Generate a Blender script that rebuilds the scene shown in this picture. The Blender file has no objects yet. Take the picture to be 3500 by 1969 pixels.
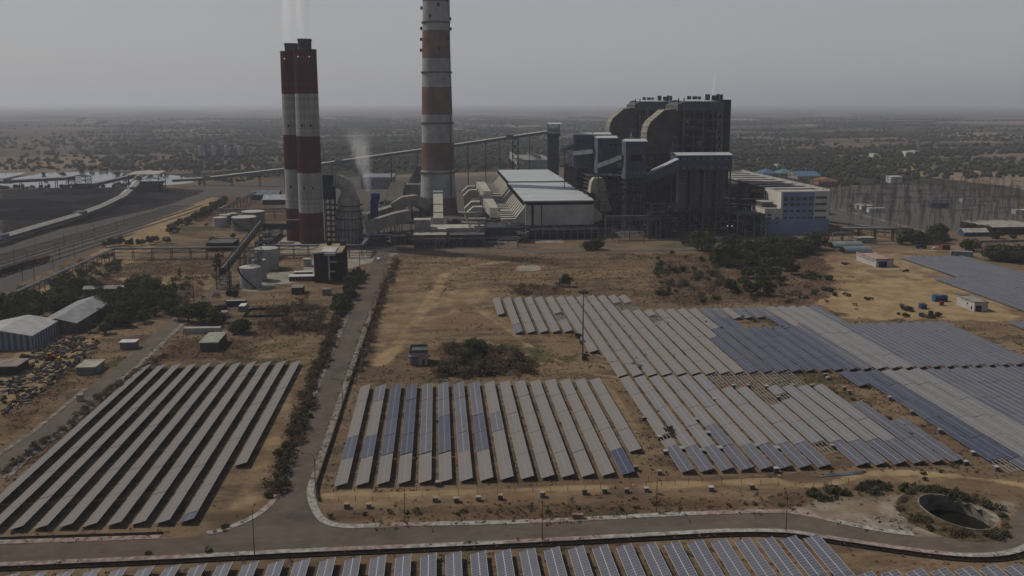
import bpy, math, random
import numpy as np
from mathutils import Vector, Matrix
random.seed(7); RNG = np.random.default_rng(7)
SC = bpy.context.scene; COL = SC.collection
# ------------------------------------------------------------------ camera geometry (used to survey the photo onto the ground)
F, CX, CY, HZ, H = 2850., 1750., 800., 350., 100.
PITCH = math.atan((CY-HZ)/F); YAW = math.atan((1492-1750)/math.hypot(F, CY-HZ))
def ray(px, py):
    x, u = px-CX, CY-py
    fw = F*math.cos(PITCH)+u*math.sin(PITCH); up = -F*math.sin(PITCH)+u*math.cos(PITCH); a = -YAW
    return (x*math.cos(a)+fw*math.sin(a), -x*math.sin(a)+fw*math.cos(a), up)
def G(px, py, z=0.):
    r = ray(px, py); t = (z-H)/r[2]; return (r[0]*t, r[1]*t)
def Q(px, py, Y):
    r = ray(px, py); t = Y/r[1]; return (r[0]*t, H+r[2]*t)
def GD(px, py, z=0.): return G(px*1.3587, py*1.3587, z)
SUN_AZ, SUN_EL = math.radians(151), math.radians(50)
# ------------------------------------------------------------------ materials
def nmat(name):
    m = bpy.data.materials.new(name); m.use_nodes = True; nt = m.node_tree; nt.nodes.clear()
    o = nt.nodes.new('ShaderNodeOutputMaterial'); return m, nt, o
def nd(nt, t, **k):
    n = nt.nodes.new(t)
    for a, v in k.items(): setattr(n, a, v)
    return n
def setin(n, **k):
    for a, v in k.items(): n.inputs[a.replace('_', ' ')].default_value = v
def mix(nt, fac, a, b, mode='MIX'):
    n = nd(nt, 'ShaderNodeMix', data_type='RGBA', blend_type=mode)
    for i, v in ((0, fac), (6, a), (7, b)):
        if isinstance(v, bpy.types.NodeSocket): nt.links.new(v, n.inputs[i])
        else: n.inputs[i].default_value = (*v, 1) if (i and len(v) == 3) else v
    return n.outputs[2]
def mth(nt, op, a, b=None, c=None, clamp=False):
    n = nd(nt, 'ShaderNodeMath', operation=op, use_clamp=clamp)
    for i, v in enumerate((a, b, c)):
        if v is None: continue
        if isinstance(v, bpy.types.NodeSocket): nt.links.new(v, n.inputs[i])
        else: n.inputs[i].default_value = v
    return n.outputs[0]
def rng(nt, v, a, b, c=0., d=1.):
    n = nd(nt, 'ShaderNodeMapRange', interpolation_type='SMOOTHSTEP'); nt.links.new(v, n.inputs[0])
    for i, x in enumerate((a, b, c, d)): n.inputs[i+1].default_value = x
    return n.outputs[0]
def noise(nt, vec, s, det=4, rough=.55, scale=None):
    if scale:
        mp = nd(nt, 'ShaderNodeMapping'); nt.links.new(vec, mp.inputs[0]); mp.inputs['Scale'].default_value = scale; vec = mp.outputs[0]
    n = nd(nt, 'ShaderNodeTexNoise'); nt.links.new(vec, n.inputs['Vector']); setin(n, Scale=s, Detail=det, Roughness=rough); return n.outputs[0]
def pos(nt): return nd(nt, 'ShaderNodeNewGeometry').outputs['Position']
def bsdf(nt, o, col, rough=.8, metal=0., spec=.3, bump=None, bs=.3, bd=.1):
    col = mix(nt, 1., col, (ALB, ALB, ALB), 'MULTIPLY') if isinstance(col, bpy.types.NodeSocket) else tuple(c*ALB for c in col)
    if rough >= .68 and metal == 0 and spec <= .3:                    # dusty, matt surfaces
        b = nd(nt, 'ShaderNodeBsdfDiffuse'); b.inputs['Roughness'].default_value = .3
        if isinstance(col, bpy.types.NodeSocket): nt.links.new(col, b.inputs['Color'])
        else: b.inputs['Color'].default_value = (*col, 1)
        if bump is not None:
            bn = nd(nt, 'ShaderNodeBump'); setin(bn, Strength=bs, Distance=bd); nt.links.new(bump, bn.inputs['Height']); nt.links.new(bn.outputs[0], b.inputs['Normal'])
        nt.links.new(b.outputs[0], o.inputs[0]); return b
    b = nd(nt, 'ShaderNodeBsdfPrincipled'); setin(b, Roughness=rough, Metallic=metal); b.inputs['Specular IOR Level'].default_value = spec
    if isinstance(col, bpy.types.NodeSocket): nt.links.new(col, b.inputs['Base Color'])
    else: b.inputs['Base Color'].default_value = (*col, 1)
    if bump is not None:
        bn = nd(nt, 'ShaderNodeBump'); setin(bn, Strength=bs, Distance=bd); nt.links.new(bump, bn.inputs['Height']); nt.links.new(bn.outputs[0], b.inputs['Normal'])
    nt.links.new(b.outputs[0], o.inputs[0]); return b
MATS = {}; ALB = .66
def M(name, col, var=.35, s=.25, rough=.8, metal=0., streak=.25, ribs=None, spec=.3):
    """weathered surface: patchy tone, vertical streaks of dirt, optional ribs of sheeting"""
    if name in MATS: return MATS[name]
    m, nt, o = nmat(name); p = pos(nt)
    n1 = noise(nt, p, s, 5); n2 = noise(nt, p, .9, 4, .6, (1, 1, .06))
    dark = tuple(c*(1-var) for c in col); lite = tuple(min(c*(1+var*.5), .9) for c in col)
    c = mix(nt, rng(nt, n1, .3, .7), dark, lite)
    c = mix(nt, mth(nt, 'MULTIPLY', rng(nt, n2, .5, .75), streak), c, tuple(x*.45 for x in col))
    bump = None
    if ribs:
        w = nd(nt, 'ShaderNodeTexWave', bands_direction=ribs[0]); nt.links.new(p, w.inputs[0]); setin(w, Scale=ribs[1]); bump = w.outputs['Fac']
    bsdf(nt, o, c, rough, metal, spec, bump, .35, .25)
    MATS[name] = m; return m
concrete = M('concrete', (.36, .345, .31)); pale = M('pale_concrete', (.52, .49, .44), .2); whitep = M('white_paint', (.62, .61, .58), .15)
dust_wall = M('grey_plaster', (.30, .285, .26)); roofw = M('white_sheet_roof', (.43, .45, .445), .12, .06, .5, ribs=('X', 1.2), streak=.1)
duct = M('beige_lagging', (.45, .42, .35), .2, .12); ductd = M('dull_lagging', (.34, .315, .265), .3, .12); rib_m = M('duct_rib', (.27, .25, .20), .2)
steel = M('grey_steel', (.085, .09, .095), .35); dsteel = M('dark_steel', (.028, .030, .035), .3, streak=.1); lsteel = M('pale_steel', (.25, .255, .26), .25)
blueclad = M('blue_cladding', (.046, .066, .102), .25, .1, .6, ribs=('Z', .6)); bluecl2 = M('slate_cladding', (.055, .075, .115), .25, .1, .6)
blueoff = M('blue_render', (.22, .28, .42), .15, .08, streak=.12); cream = M('cream_render', (.64, .60, .53), .15, .1, streak=.2); bluep = M('strong_blue_paint', (.03, .075, .20), .25)
glass = M('window_glass', (.015, .018, .025), .2, rough=.15, streak=0, spec=.6); dark = M('dark_opening', (.012, .012, .013), .2, streak=0)
red = M('red_band', (.175, .028, .026), .30, .07, .85, streak=.45); redf = M('faded_red_band', (.215, .125, .095), .3, .09, .85, streak=.55)
white_b = M('white_band', (.36, .35, .32), .22, .09, .85, streak=.35); white_m = M('grey_white_band', (.42, .41, .39), .25, .09, .85, streak=.5); soot = M('sooty_concrete', (.075, .07, .065), .35, .3)
rust = M('rust', (.13, .06, .038), .35); brownclad = M('brown_cladding', (.045, .028, .024), .3, .2); greenp = M('green_paint', (.03, .09, .055)); orange = M('orange_tile', (.32, .16, .105))
bluetin = M('blue_tin', (.10, .17, .24), .2); greentin = M('teal_tin', (.10, .22, .20), .2); tin = M('tin_roof', (.40, .41, .41), .22, .15, .5, ribs=('Y', 1.0)); oldtin = M('rusted_tin', (.33, .27, .24), .35, .3, ribs=('X', 1.0))
pinkw = M('pink_render', (.42, .31, .28), .2); asphalt = None; kerb_w = M('white_kerb_paint', (.36, .335, .295), .45, .6, streak=.5); kerb_p = M('pink_kerb_paint', (.33, .25, .22), .45, .6, streak=.5); kerb_d = M('worn_paving', (.27, .235, .195), .55, .45, streak=.7)
stonewall = M('dark_stone', (.05, .042, .035), .4, .6); sleeper = M('ballast', (.095, .083, .072), .4, .7); rail_m = M('rail_steel', (.13, .11, .10), .3)
yellow = M('yellow_paint', (.55, .33, .03), .25); woodm = M('bark', (.07, .05, .035), .3, 1.5); coalm = M('coal', (.018, .018, .020), .4, .2); tanred = M('rusty_red_paint', (.20, .055, .035), .3)
rubber = M('black_rubber', (.02, .02, .02), .2); carw = M('white_car_paint', (.6, .6, .6), .08, rough=.3, streak=0); galv = M('galvanised_rail', (.42, .42, .41), .2, metal=.0)
quon = M('grey_blue_sheet', (.20, .245, .28), .2, .2, ribs=('X', 1.5)); postm = M('rusty_post', (.10, .075, .055), .3); cardb = M('cardboard', (.42, .30, .18), .2)
def striped(name, a, b, w, axis):
    m, nt, o = nmat(name); sx = nd(nt, 'ShaderNodeSeparateXYZ'); nt.links.new(pos(nt), sx.inputs[0])
    s = mth(nt, 'ADD', sx.outputs[0], sx.outputs[1]); f = mth(nt, 'FRACT', mth(nt, 'DIVIDE', s, w))
    c = mix(nt, mth(nt, 'GREATER_THAN', f, .5), a, b); n = noise(nt, pos(nt), .8, 4, .6, (1, 1, .1))
    c = mix(nt, mth(nt, 'MULTIPLY', n, .5), c, (.08, .07, .06)); bsdf(nt, o, c, .7); MATS[name] = m; return m
bstripe = striped('blue_white_sheeting', (.10, .14, .24), (.36, .36, .37), 2.4, 0)
def ringed(name, col, step):                                         # slip-formed concrete: faint rings
    m, nt, o = nmat(name); p = pos(nt); sx = nd(nt, 'ShaderNodeSeparateXYZ'); nt.links.new(p, sx.inputs[0])
    k = mth(nt, 'FLOOR', mth(nt, 'DIVIDE', sx.outputs[2], step)); wn = nd(nt, 'ShaderNodeTexWhiteNoise', noise_dimensions='1D'); nt.links.new(k, wn.inputs['W'])
    c = mix(nt, wn.outputs[0], tuple(x*.84 for x in col), tuple(x*1.1 for x in col))
    c = mix(nt, mth(nt, 'MULTIPLY', rng(nt, noise(nt, p, .7, 4, .6, (1, 1, .04)), .42, .68), .65), c, tuple(x*.5 for x in col))
    bsdf(nt, o, c, .9, spec=.15); MATS[name] = m; return m
white_b = ringed('ringed_white_band', (.40, .39, .355), 1.6); red = ringed('ringed_red_band', (.105, .025, .026), 3.)
def lampmat(name, col, s):
    m, nt, o = nmat(name); e = nd(nt, 'ShaderNodeEmission'); setin(e, Strength=s); e.inputs[0].default_value = (*col, 1); nt.links.new(e.outputs[0], o.inputs[0]); return m
lamp = lampmat('lit_lamp', (1, 1, 1), 2.)
# ------------------------------------------------------------------ mesh builder
class MB:
    def __init__(s): s.v, s.f, s.m = [], [], []
    def add(s, vs, fs, m=0):
        b = len(s.v); s.v += [tuple(p) for p in vs]; s.f += [tuple(b+i for i in f) for f in fs]; s.m += [m]*len(fs); return s
    def hexa(s, p, m=0): return s.add(p, [(0, 3, 2, 1), (4, 5, 6, 7), (0, 1, 5, 4), (1, 2, 6, 5), (2, 3, 7, 6), (3, 0, 4, 7)], m)
    def box(s, x0, x1, y0, y1, z0, z1, m=0):
        return s.hexa([(x0, y0, z0), (x1, y0, z0), (x1, y1, z0), (x0, y1, z0), (x0, y0, z1), (x1, y0, z1), (x1, y1, z1), (x0, y1, z1)], m)
    def prism(s, prof, a, b, axis='y', m=0):
        f = {'y': lambda u, w, t: (u, t, w), 'x': lambda u, w, t: (t, u, w), 'z': lambda u, w, t: (u, w, t)}[axis]
        n = len(prof); vs = [f(u, w, a) for u, w in prof]+[f(u, w, b) for u, w in prof]
        return s.add(vs, [tuple(range(n)), tuple(range(2*n-1, n-1, -1))]+[(i, i+n, (i+1) % n+n, (i+1) % n) for i in range(n)], m)
    def beam(s, p, q, w, h=None, m=0):
        h = h or w; p, q = Vector(p), Vector(q); d = (q-p).normalized(); r = d.cross(Vector((0, 0, 1)))
        r = Vector((1, 0, 0)) if r.length < 1e-3 else r.normalized(); u = r.cross(d); r *= w/2; u *= h/2
        return s.hexa([p-r-u, p+r-u, q+r-u, q-r-u, p-r+u, p+r+u, q+r+u, q-r+u], m)
    def tube(s, pts, rad, n=8, m=0, caps=True):
        pts = [Vector(p) for p in pts]; rad = rad if isinstance(rad, (list, tuple)) else [rad]*len(pts); b = len(s.v)
        for i, p in enumerate(pts):
            d = (pts[min(i+1, len(pts)-1)]-pts[max(i-1, 0)]).normalized(); r = d.cross(Vector((0, 1, .001))); r = r.normalized() if r.length > 1e-3 else Vector((1, 0, 0)); u = d.cross(r)
            s.v += [tuple(p+(r*math.cos(t)+u*math.sin(t))*rad[i]) for t in (2*math.pi*k/n for k in range(n))]
        fs = [(b+i*n+k, b+i*n+(k+1) % n, b+(i+1)*n+(k+1) % n, b+(i+1)*n+k) for i in range(len(pts)-1) for k in range(n)]
        if caps: fs += [tuple(range(b+n-1, b-1, -1)), tuple(range(b+(len(pts)-1)*n, b+len(pts)*n))]
        s.f += fs; s.m += [m]*len(fs); return s
    def lathe(s, x, y, prof, n=32, m=0, cap=True):                   # prof: (r, z)
        b = len(s.v)
        for r, z in prof: s.v += [(x+r*math.cos(2*math.pi*k/n), y+r*math.sin(2*math.pi*k/n), z) for k in range(n)]
        fs = [(b+i*n+k, b+i*n+(k+1) % n, b+(i+1)*n+(k+1) % n, b+(i+1)*n+k) for i in range(len(prof)-1) for k in range(n)]
        if cap: fs += [tuple(range(b+(len(prof)-1)*n, b+len(prof)*n))]
        s.f += fs; s.m += [m]*len(fs); return s
    def mesh(s, name, mats, loc=(0, 0, 0), smooth=False):
        me = bpy.data.meshes.new(name); lx, ly, lz = loc
        me.from_pydata([(x-lx, y-ly, z-lz) for x, y, z in s.v], [], s.f)
        for mm in (mats if isinstance(mats, (list, tuple)) else [mats]): me.materials.append(mm)
        me.polygons.foreach_set('material_index', s.m)
        if smooth: me.polygons.foreach_set('use_smooth', [True]*len(s.f))
        me.update(); return me
    def build(s, name, mats, parent=None, smooth=False, loc=None):
        if loc is None:
            if parent is not None: loc = root_loc(parent)
            else:
                xs, ys, zs = zip(*s.v); loc = ((min(xs)+max(xs))/2, (min(ys)+max(ys))/2, min(zs))
        o = bpy.data.objects.new(name, s.mesh(name, mats, loc, smooth)); COL.objects.link(o)
        if parent is not None: o.parent = parent
        else: o.location = loc
        return o
def root_loc(o):
    l = Vector((0, 0, 0))
    while o is not None: l = l+o.location; o = o.parent
    return tuple(l)
def tag(o, label, cat, group=None, kind=None):
    if label: o['label'] = label
    if cat: o['category'] = cat
    if group: o['group'] = group
    if kind: o['kind'] = kind
    return o
def thing(name, label, cat, loc, group=None):
    o = bpy.data.objects.new(name, None); o.empty_display_size = .5; COL.objects.link(o); o.location = (loc[0], loc[1], loc[2] if len(loc) > 2 else 0.)
    return tag(o, label, cat, group)
def dup(o, loc, label=None, rz=None, sc=None):
    r = o.copy(); COL.objects.link(r); r.location = loc
    if rz is not None: r.rotation_euler = (0, 0, rz)
    if sc is not None: r.scale = sc if isinstance(sc, (tuple, list)) else (sc, sc, sc)
    if label: r['label'] = label
    for c in list(o.children):
        d = c.copy(); COL.objects.link(d); d.parent = r
        for g in list(c.children): e = g.copy(); COL.objects.link(e); e.parent = d
    return r
ONES = 'first second third fourth fifth sixth seventh eighth ninth tenth eleventh twelfth thirteenth fourteenth fifteenth sixteenth seventeenth eighteenth nineteenth'.split()
TENS = {20: 'twent', 30: 'thirt', 40: 'fort', 50: 'fift'}
def ordw(n):
    if n < 20: return ONES[n-1]
    t, u = n//10*10, n % 10; return TENS[t]+'ieth' if u == 0 else TENS[t]+'y-'+ONES[u-1]
# ------------------------------------------------------------------ ground: one sheet out to the horizon, soils painted in as masks
def lattice(x, y, s, seed):
    r = np.random.default_rng(seed).random((257, 257)); u, v = x/s+1000, y/s+1000
    i, j = np.floor(u).astype(int), np.floor(v).astype(int); a, b = u-i, v-j; a, b = a*a*(3-2*a), b*b*(3-2*b)
    i, j = i % 256, j % 256
    return (r[i, j]*(1-a)+r[i+1, j]*a)*(1-b)+(r[i, j+1]*(1-a)+r[i+1, j+1]*a)*b
def fbm(x, y, s, seed): return (lattice(x, y, s, seed)*.55+lattice(x, y, s/2.3, seed+1)*.3+lattice(x, y, s/5.1, seed+2)*.15)
gx = np.concatenate([-np.geomspace(640, 42000, 36)[::-1], np.arange(-630, -340, 8), np.arange(-340, 430, 1.5), np.arange(430, 720, 8), np.geomspace(730, 42000, 34)])
gy = np.concatenate([[-3000, -600, -100, 60, 110, 140], np.arange(150, 620, 1.5), np.arange(620, 1500, 7), np.geomspace(1510, 60000, 60)])
GX, GY = np.meshgrid(gx, gy); X, Y = GX.ravel(), GY.ravel()
def inpoly(poly, jit=0., sc=6., seed=3):
    x, y = X, Y
    if jit: x = X+(fbm(X, Y, sc, seed)-.5)*2*jit; y = Y+(fbm(X, Y, sc, seed+9)-.5)*2*jit
    xs, ys = [p[0] for p in poly], [p[1] for p in poly]
    bb = (x > min(xs)) & (x < max(xs)) & (y > min(ys)) & (y < max(ys)); out = np.zeros(len(x), bool); xx, yy = x[bb], y[bb]; ins = np.zeros(len(xx), bool)
    n = len(poly)
    for i in range(n):
        (x0, y0), (x1, y1) = poly[i], poly[(i+1) % n]
        if y0 == y1: continue
        c = ((y0 > yy) != (y1 > yy)) & (xx < (x1-x0)*(yy-y0)/(y1-y0)+x0); ins ^= c
    out[bb] = ins; return out.astype(float)
def seg_dist(pts):
    d = np.full(len(X), 1e9)
    for (x0, y0), (x1, y1) in zip(pts, pts[1:]):
        dx, dy = x1-x0, y1-y0; t = np.clip(((X-x0)*dx+(Y-y0)*dy)/(dx*dx+dy*dy), 0, 1); d = np.minimum(d, np.hypot(X-x0-t*dx, Y-y0-t*dy))
    return d
def line(pts, w, soft=1.): return np.clip((w/2+soft-seg_dist(pts))/(2*soft), 0, 1)
def blur(m, k=2):
    a = m.reshape(GX.shape)
    for _ in range(k):
        a = np.pad(a, 1, mode='edge'); a = (a[:-2, 1:-1]+a[2:, 1:-1]+a[1:-1, :-2]+a[1:-1, 2:]+2*a[1:-1, 1:-1])/6
    return a.ravel()
PX = lambda pts, z=0: [G(*p, z) for p in pts]
n12, n40 = fbm(X, Y, 12, 11), fbm(X, Y, 45, 21)
sand = np.zeros(len(X)); darkm = sand.copy(); pal = sand.copy(); grey = sand.copy(); coal = sand.copy(); green = sand.copy()
z4 = lambda x0, y0, s, l: [(x0+a/s, y0+b/s) for a, b in l]
# light sandy tracks and worn ground
TRACKS = [(z4(2212, 1245, 2, [(-2200, 900), (-1500, 885), (-700, 850), (0, 832), (400, 812), (880, 792), (1060, 832), (1250, 828), (1450, 752), (1700, 735), (2100, 760), (2400, 800), (2700, 850)]), 2.6),
          (z4(1600, 980, 2, [(-60, 60), (40, 95), (170, 190), (300, 270), (330, 350), (420, 405), (560, 480), (720, 550), (860, 600), (1050, 620)]), 3.0),
          (z4(1600, 980, 2, [(330, 350), (200, 400), (60, 350)]), 3.),
          (z4(1600, 980, 2, [(930, 640), (1010, 760), (1100, 900), (1180, 1060), (1230, 1180)]), 3.),
          (z4(1200, 880, 4, [(400, 1450), (620, 1200), (830, 950), (1000, 700), (1180, 440), (1270, 240), (1500, 130), (2100, 60)]), 8.),
          (z4(1200, 880, 4, [(1000, 700), (1250, 600), (1600, 600), (1900, 830), (2300, 1090)]), 4.),
          (z4(2856, 780, 4, [(-100, 480), (250, 540), (520, 640), (760, 760), (900, 830), (820, 900), (560, 980), (200, 1010)]), 4.),
          (z4(2856, 780, 4, [(520, 540), (800, 560), (1050, 640), (1390, 765), (1100, 820), (900, 900), (700, 960), (350, 1040), (-300, 1040)]), 4.),
          (z4(2856, 780, 4, [(1390, 765), (1500, 820), (1900, 1000), (2300, 1120), (2600, 1180)]), 4.),
          (z4(2856, 780, 4, [(870, 1050), (790, 1090), (850, 1190), (1000, 1250), (1600, 1200), (2400, 1180)]), 5.),
          (z4(2856, 780, 4, [(600, 420), (900, 330), (1350, 300)]), 5.),
          ([(0, 1330), (130, 1270), (250, 1180), (330, 1150)], 5.)]
for k_, (pts, w) in enumerate(TRACKS): sand = np.maximum(sand, line(PX(pts), w*(1.1 if k_ == 0 else .9), 1.0 if k_ == 0 else 1.8)*((.62 if k_ == 0 else .38)+.6*n12))
# areas: (mask, polygon in display pixels, strength, edge jitter)
D = lambda l: [GD(*p) for p in l]
def area(arr, l, k=1., jit=4.): return np.maximum(arr, blur(inpoly(D(l), jit), 3)*k)
sand = area(sand, [(2080, 760), (2100, 690), (2060, 640), (2290, 640), (2576, 780), (2576, 806), (2120, 806)], .55, 8)
sand = area(sand, [(2040, 760), (2250, 690), (2576, 790), (2576, 806), (2150, 806)], .8, 8)
sand = area(sand, [(0, 930), (60, 870), (150, 850), (230, 850), (260, 860), (180, 920), (60, 1010), (0, 1050)], .8, 3)
sand = area(sand, [(960, 690), (1100, 660), (1240, 680), (1240, 740), (1080, 840), (1000, 900), (930, 930), (950, 800)], .45, 6)
sand = area(sand, [(250, 700), (420, 690), (560, 690), (540, 730), (420, 720)], .6, 4); sand = area(sand, [(300, 600), (440, 530), (530, 495), (560, 500), (460, 570), (330, 660), (180, 730), (60, 760), (150, 690)], .75, 5)
sand = area(sand, [(600, 1240), (680, 1040), (730, 940), (760, 905), (780, 905), (745, 1000), (690, 1200), (640, 1280), (560, 1300)], .55, 3)
sand = area(sand, [(640, 860), (800, 840), (800, 900), (640, 905)], .4, 5)
darkm = area(darkm, [(960, 640), (1640, 640), (1640, 745), (1300, 740), (1000, 690)], .25, 10)
darkm = area(darkm, [(1100, 860), (1200, 860), (1330, 900), (1320, 950), (1100, 950)], .85, 4); darkm = area(darkm, [(1270, 715), (1400, 715), (1460, 740), (1300, 745)], .7, 4)
darkm = area(darkm, [(1640, 640), (2080, 640), (2110, 770), (1640, 765)], .6, 6); darkm = area(darkm, [(890, 900), (930, 780), (985, 650), (1010, 650), (960, 780), (905, 950)], .7, 3)
darkm = area(darkm, [(640, 770), (800, 770), (800, 840), (640, 850)], .65, 5); darkm = area(darkm, [(430, 850), (640, 850), (640, 905), (400, 905)], .6, 4)
darkm = area(darkm, [(820, 1290), (1250, 1262), (1800, 1250), (2150, 1215), (2250, 1230), (2000, 1285), (1300, 1310), (820, 1318)], .55, 1.5)
darkm = area(darkm, [(0, 1180), (400, 900), (440, 905), (30, 1220)], .6, 3); darkm = area(darkm, [(690, 1200), (760, 1010), (850, 860), (870, 870), (790, 1010), (705, 1270)], .65, 2)
darkm = area(darkm, [(1560, 950), (2576, 935), (2576, 1190), (1700, 1195)], .35, 5); darkm = area(darkm, [(1600, 960), (1620, 960), (1750, 1190), (1620, 1170)], .5, 4)
darkm = area(darkm, [(0, 1010), (160, 860), (260, 880), (60, 1080), (0, 1100)], .55, 3); darkm = area(darkm, [(150, 720), (560, 640), (560, 700), (420, 800), (100, 850), (0, 800)], .6, 6)
sand = area(sand, [(830, 1235), (1500, 1215), (2150, 1200), (2300, 1195), (2500, 1210), (2576, 1230), (2400, 1225), (2150, 1225), (1500, 1250), (830, 1275)], .5, 2.5); pal = area(pal, [(600, 735), (640, 690), (760, 680), (790, 640), (1000, 620), (1000, 640), (800, 700), (690, 720), (650, 733)], .8, 1.5); pal = area(pal, [(700, 615), (830, 615), (830, 640), (700, 640)], .6, 2)
pal = area(pal, [(1940, 1285), (2130, 1235), (2240, 1240), (2330, 1240), (2470, 1250), (2576, 1255), (2576, 1290), (2480, 1340), (2350, 1370), (2200, 1350), (2060, 1320)], .52, 4.)
darkm = area(darkm, [(2050, 1310), (2200, 1290), (2260, 1270), (2330, 1330), (2300, 1350), (2150, 1330)], .7, 3); pal = area(pal, [(1300, 668), (1360, 668), (1360, 680), (1300, 682)], .8, 3); pal = area(pal, [(1160, 600), (1320, 590), (1420, 600), (1420, 612), (1160, 612)], .6, 2)
pal = area(pal, [(1800, 620), (2320, 600), (2400, 640), (2060, 640)], .3, 3)
grey = area(grey, [(0, 612), (120, 588), (300, 525), (420, 482), (560, 455), (650, 466), (545, 492), (430, 535), (240, 625), (100, 690), (0, 742)], 1., 2); grey = area(grey, [(480, 470), (700, 452), (1050, 425), (1445, 432), (1450, 600), (960, 612), (830, 600), (740, 545), (640, 500), (560, 490)], .85, 6); grey = area(grey, [(2060, 560), (2090, 470), (2330, 455), (2576, 470), (2576, 575), (2300, 585)], .85, 4)
grey = area(grey, [(960, 612), (1700, 600), (2060, 610), (2060, 632), (1000, 640)], .4, 2); grey = area(grey, [(830, 610), (1000, 540), (1300, 440), (1900, 440), (2060, 600), (1400, 600)], .6, 4)
coal = area(coal, [(0, 478), (250, 468), (420, 472), (520, 480), (410, 520), (230, 560), (60, 592), (0, 600)], .93, 5); coal = area(coal, [(0, 590), (60, 580), (140, 560), (230, 545), (0, 620)], .6, 5)
darkm = area(darkm, [(440, 470), (700, 455), (900, 430), (1300, 420), (1450, 440), (1250, 480), (700, 560), (500, 560)], .6, 8)
sand = area(sand, [(1140, 425), (1430, 425), (1430, 440), (1140, 450)], .35, 4)
green = np.clip((n40-.52)*3.2, 0, .7)*(fbm(X, Y, 7, 31) > .45); green = area(green, [(1900, 1240), (2250, 1215), (2420, 1260), (2330, 1250), (2060, 1290), (1960, 1290)], .5, 2)
darkm = np.clip(darkm*(.5+n12), 0, 1); sand = np.clip(sand*(.6+.8*n12), 0, 1)
far = np.clip((Y-980)/300, 0, 1); far = np.maximum(far, np.clip((X-520)/150, 0, 1)*(Y > 500)); far = np.maximum(far, np.clip((-X-560)/100, 0, 1)); far = np.maximum(far, inpoly(D([(1860, 470), (2576, 460), (2576, 420), (1860, 400)]), 10))
grey *= 1-far*.5
PIT = (125.6, 181.0, 8.6)
nx, ny = len(gx), len(gy); ii = (np.arange(ny-1)[:, None]*nx+np.arange(nx-1)[None, :]).ravel()
faces = np.stack([ii, ii+1, ii+1+nx, ii+nx], 1); fx, fy = X[faces].mean(1), Y[faces].mean(1)
faces = faces[np.hypot(fx-PIT[0], fy-PIT[1]) > PIT[2]-.6]
me = bpy.data.meshes.new('ground'); me.vertices.add(len(X)); me.vertices.foreach_set('co', np.stack([X, Y, np.zeros(len(X))], 1).ravel())
me.loops.add(faces.size); me.loops.foreach_set('vertex_index', faces.ravel().astype(np.int32)); me.polygons.add(len(faces)); me.polygons.foreach_set('loop_start', np.arange(0, faces.size, 4, dtype=np.int32))
me.update(calc_edges=True); me.validate()
for nm, ch in (('soil_a', (sand, darkm, pal, grey)), ('soil_b', (coal, green, far, far*0+1))):
    a = me.color_attributes.new(nm, 'FLOAT_COLOR', 'POINT'); a.data.foreach_set('color', np.stack(ch, 1).astype(np.float32).ravel())
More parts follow.
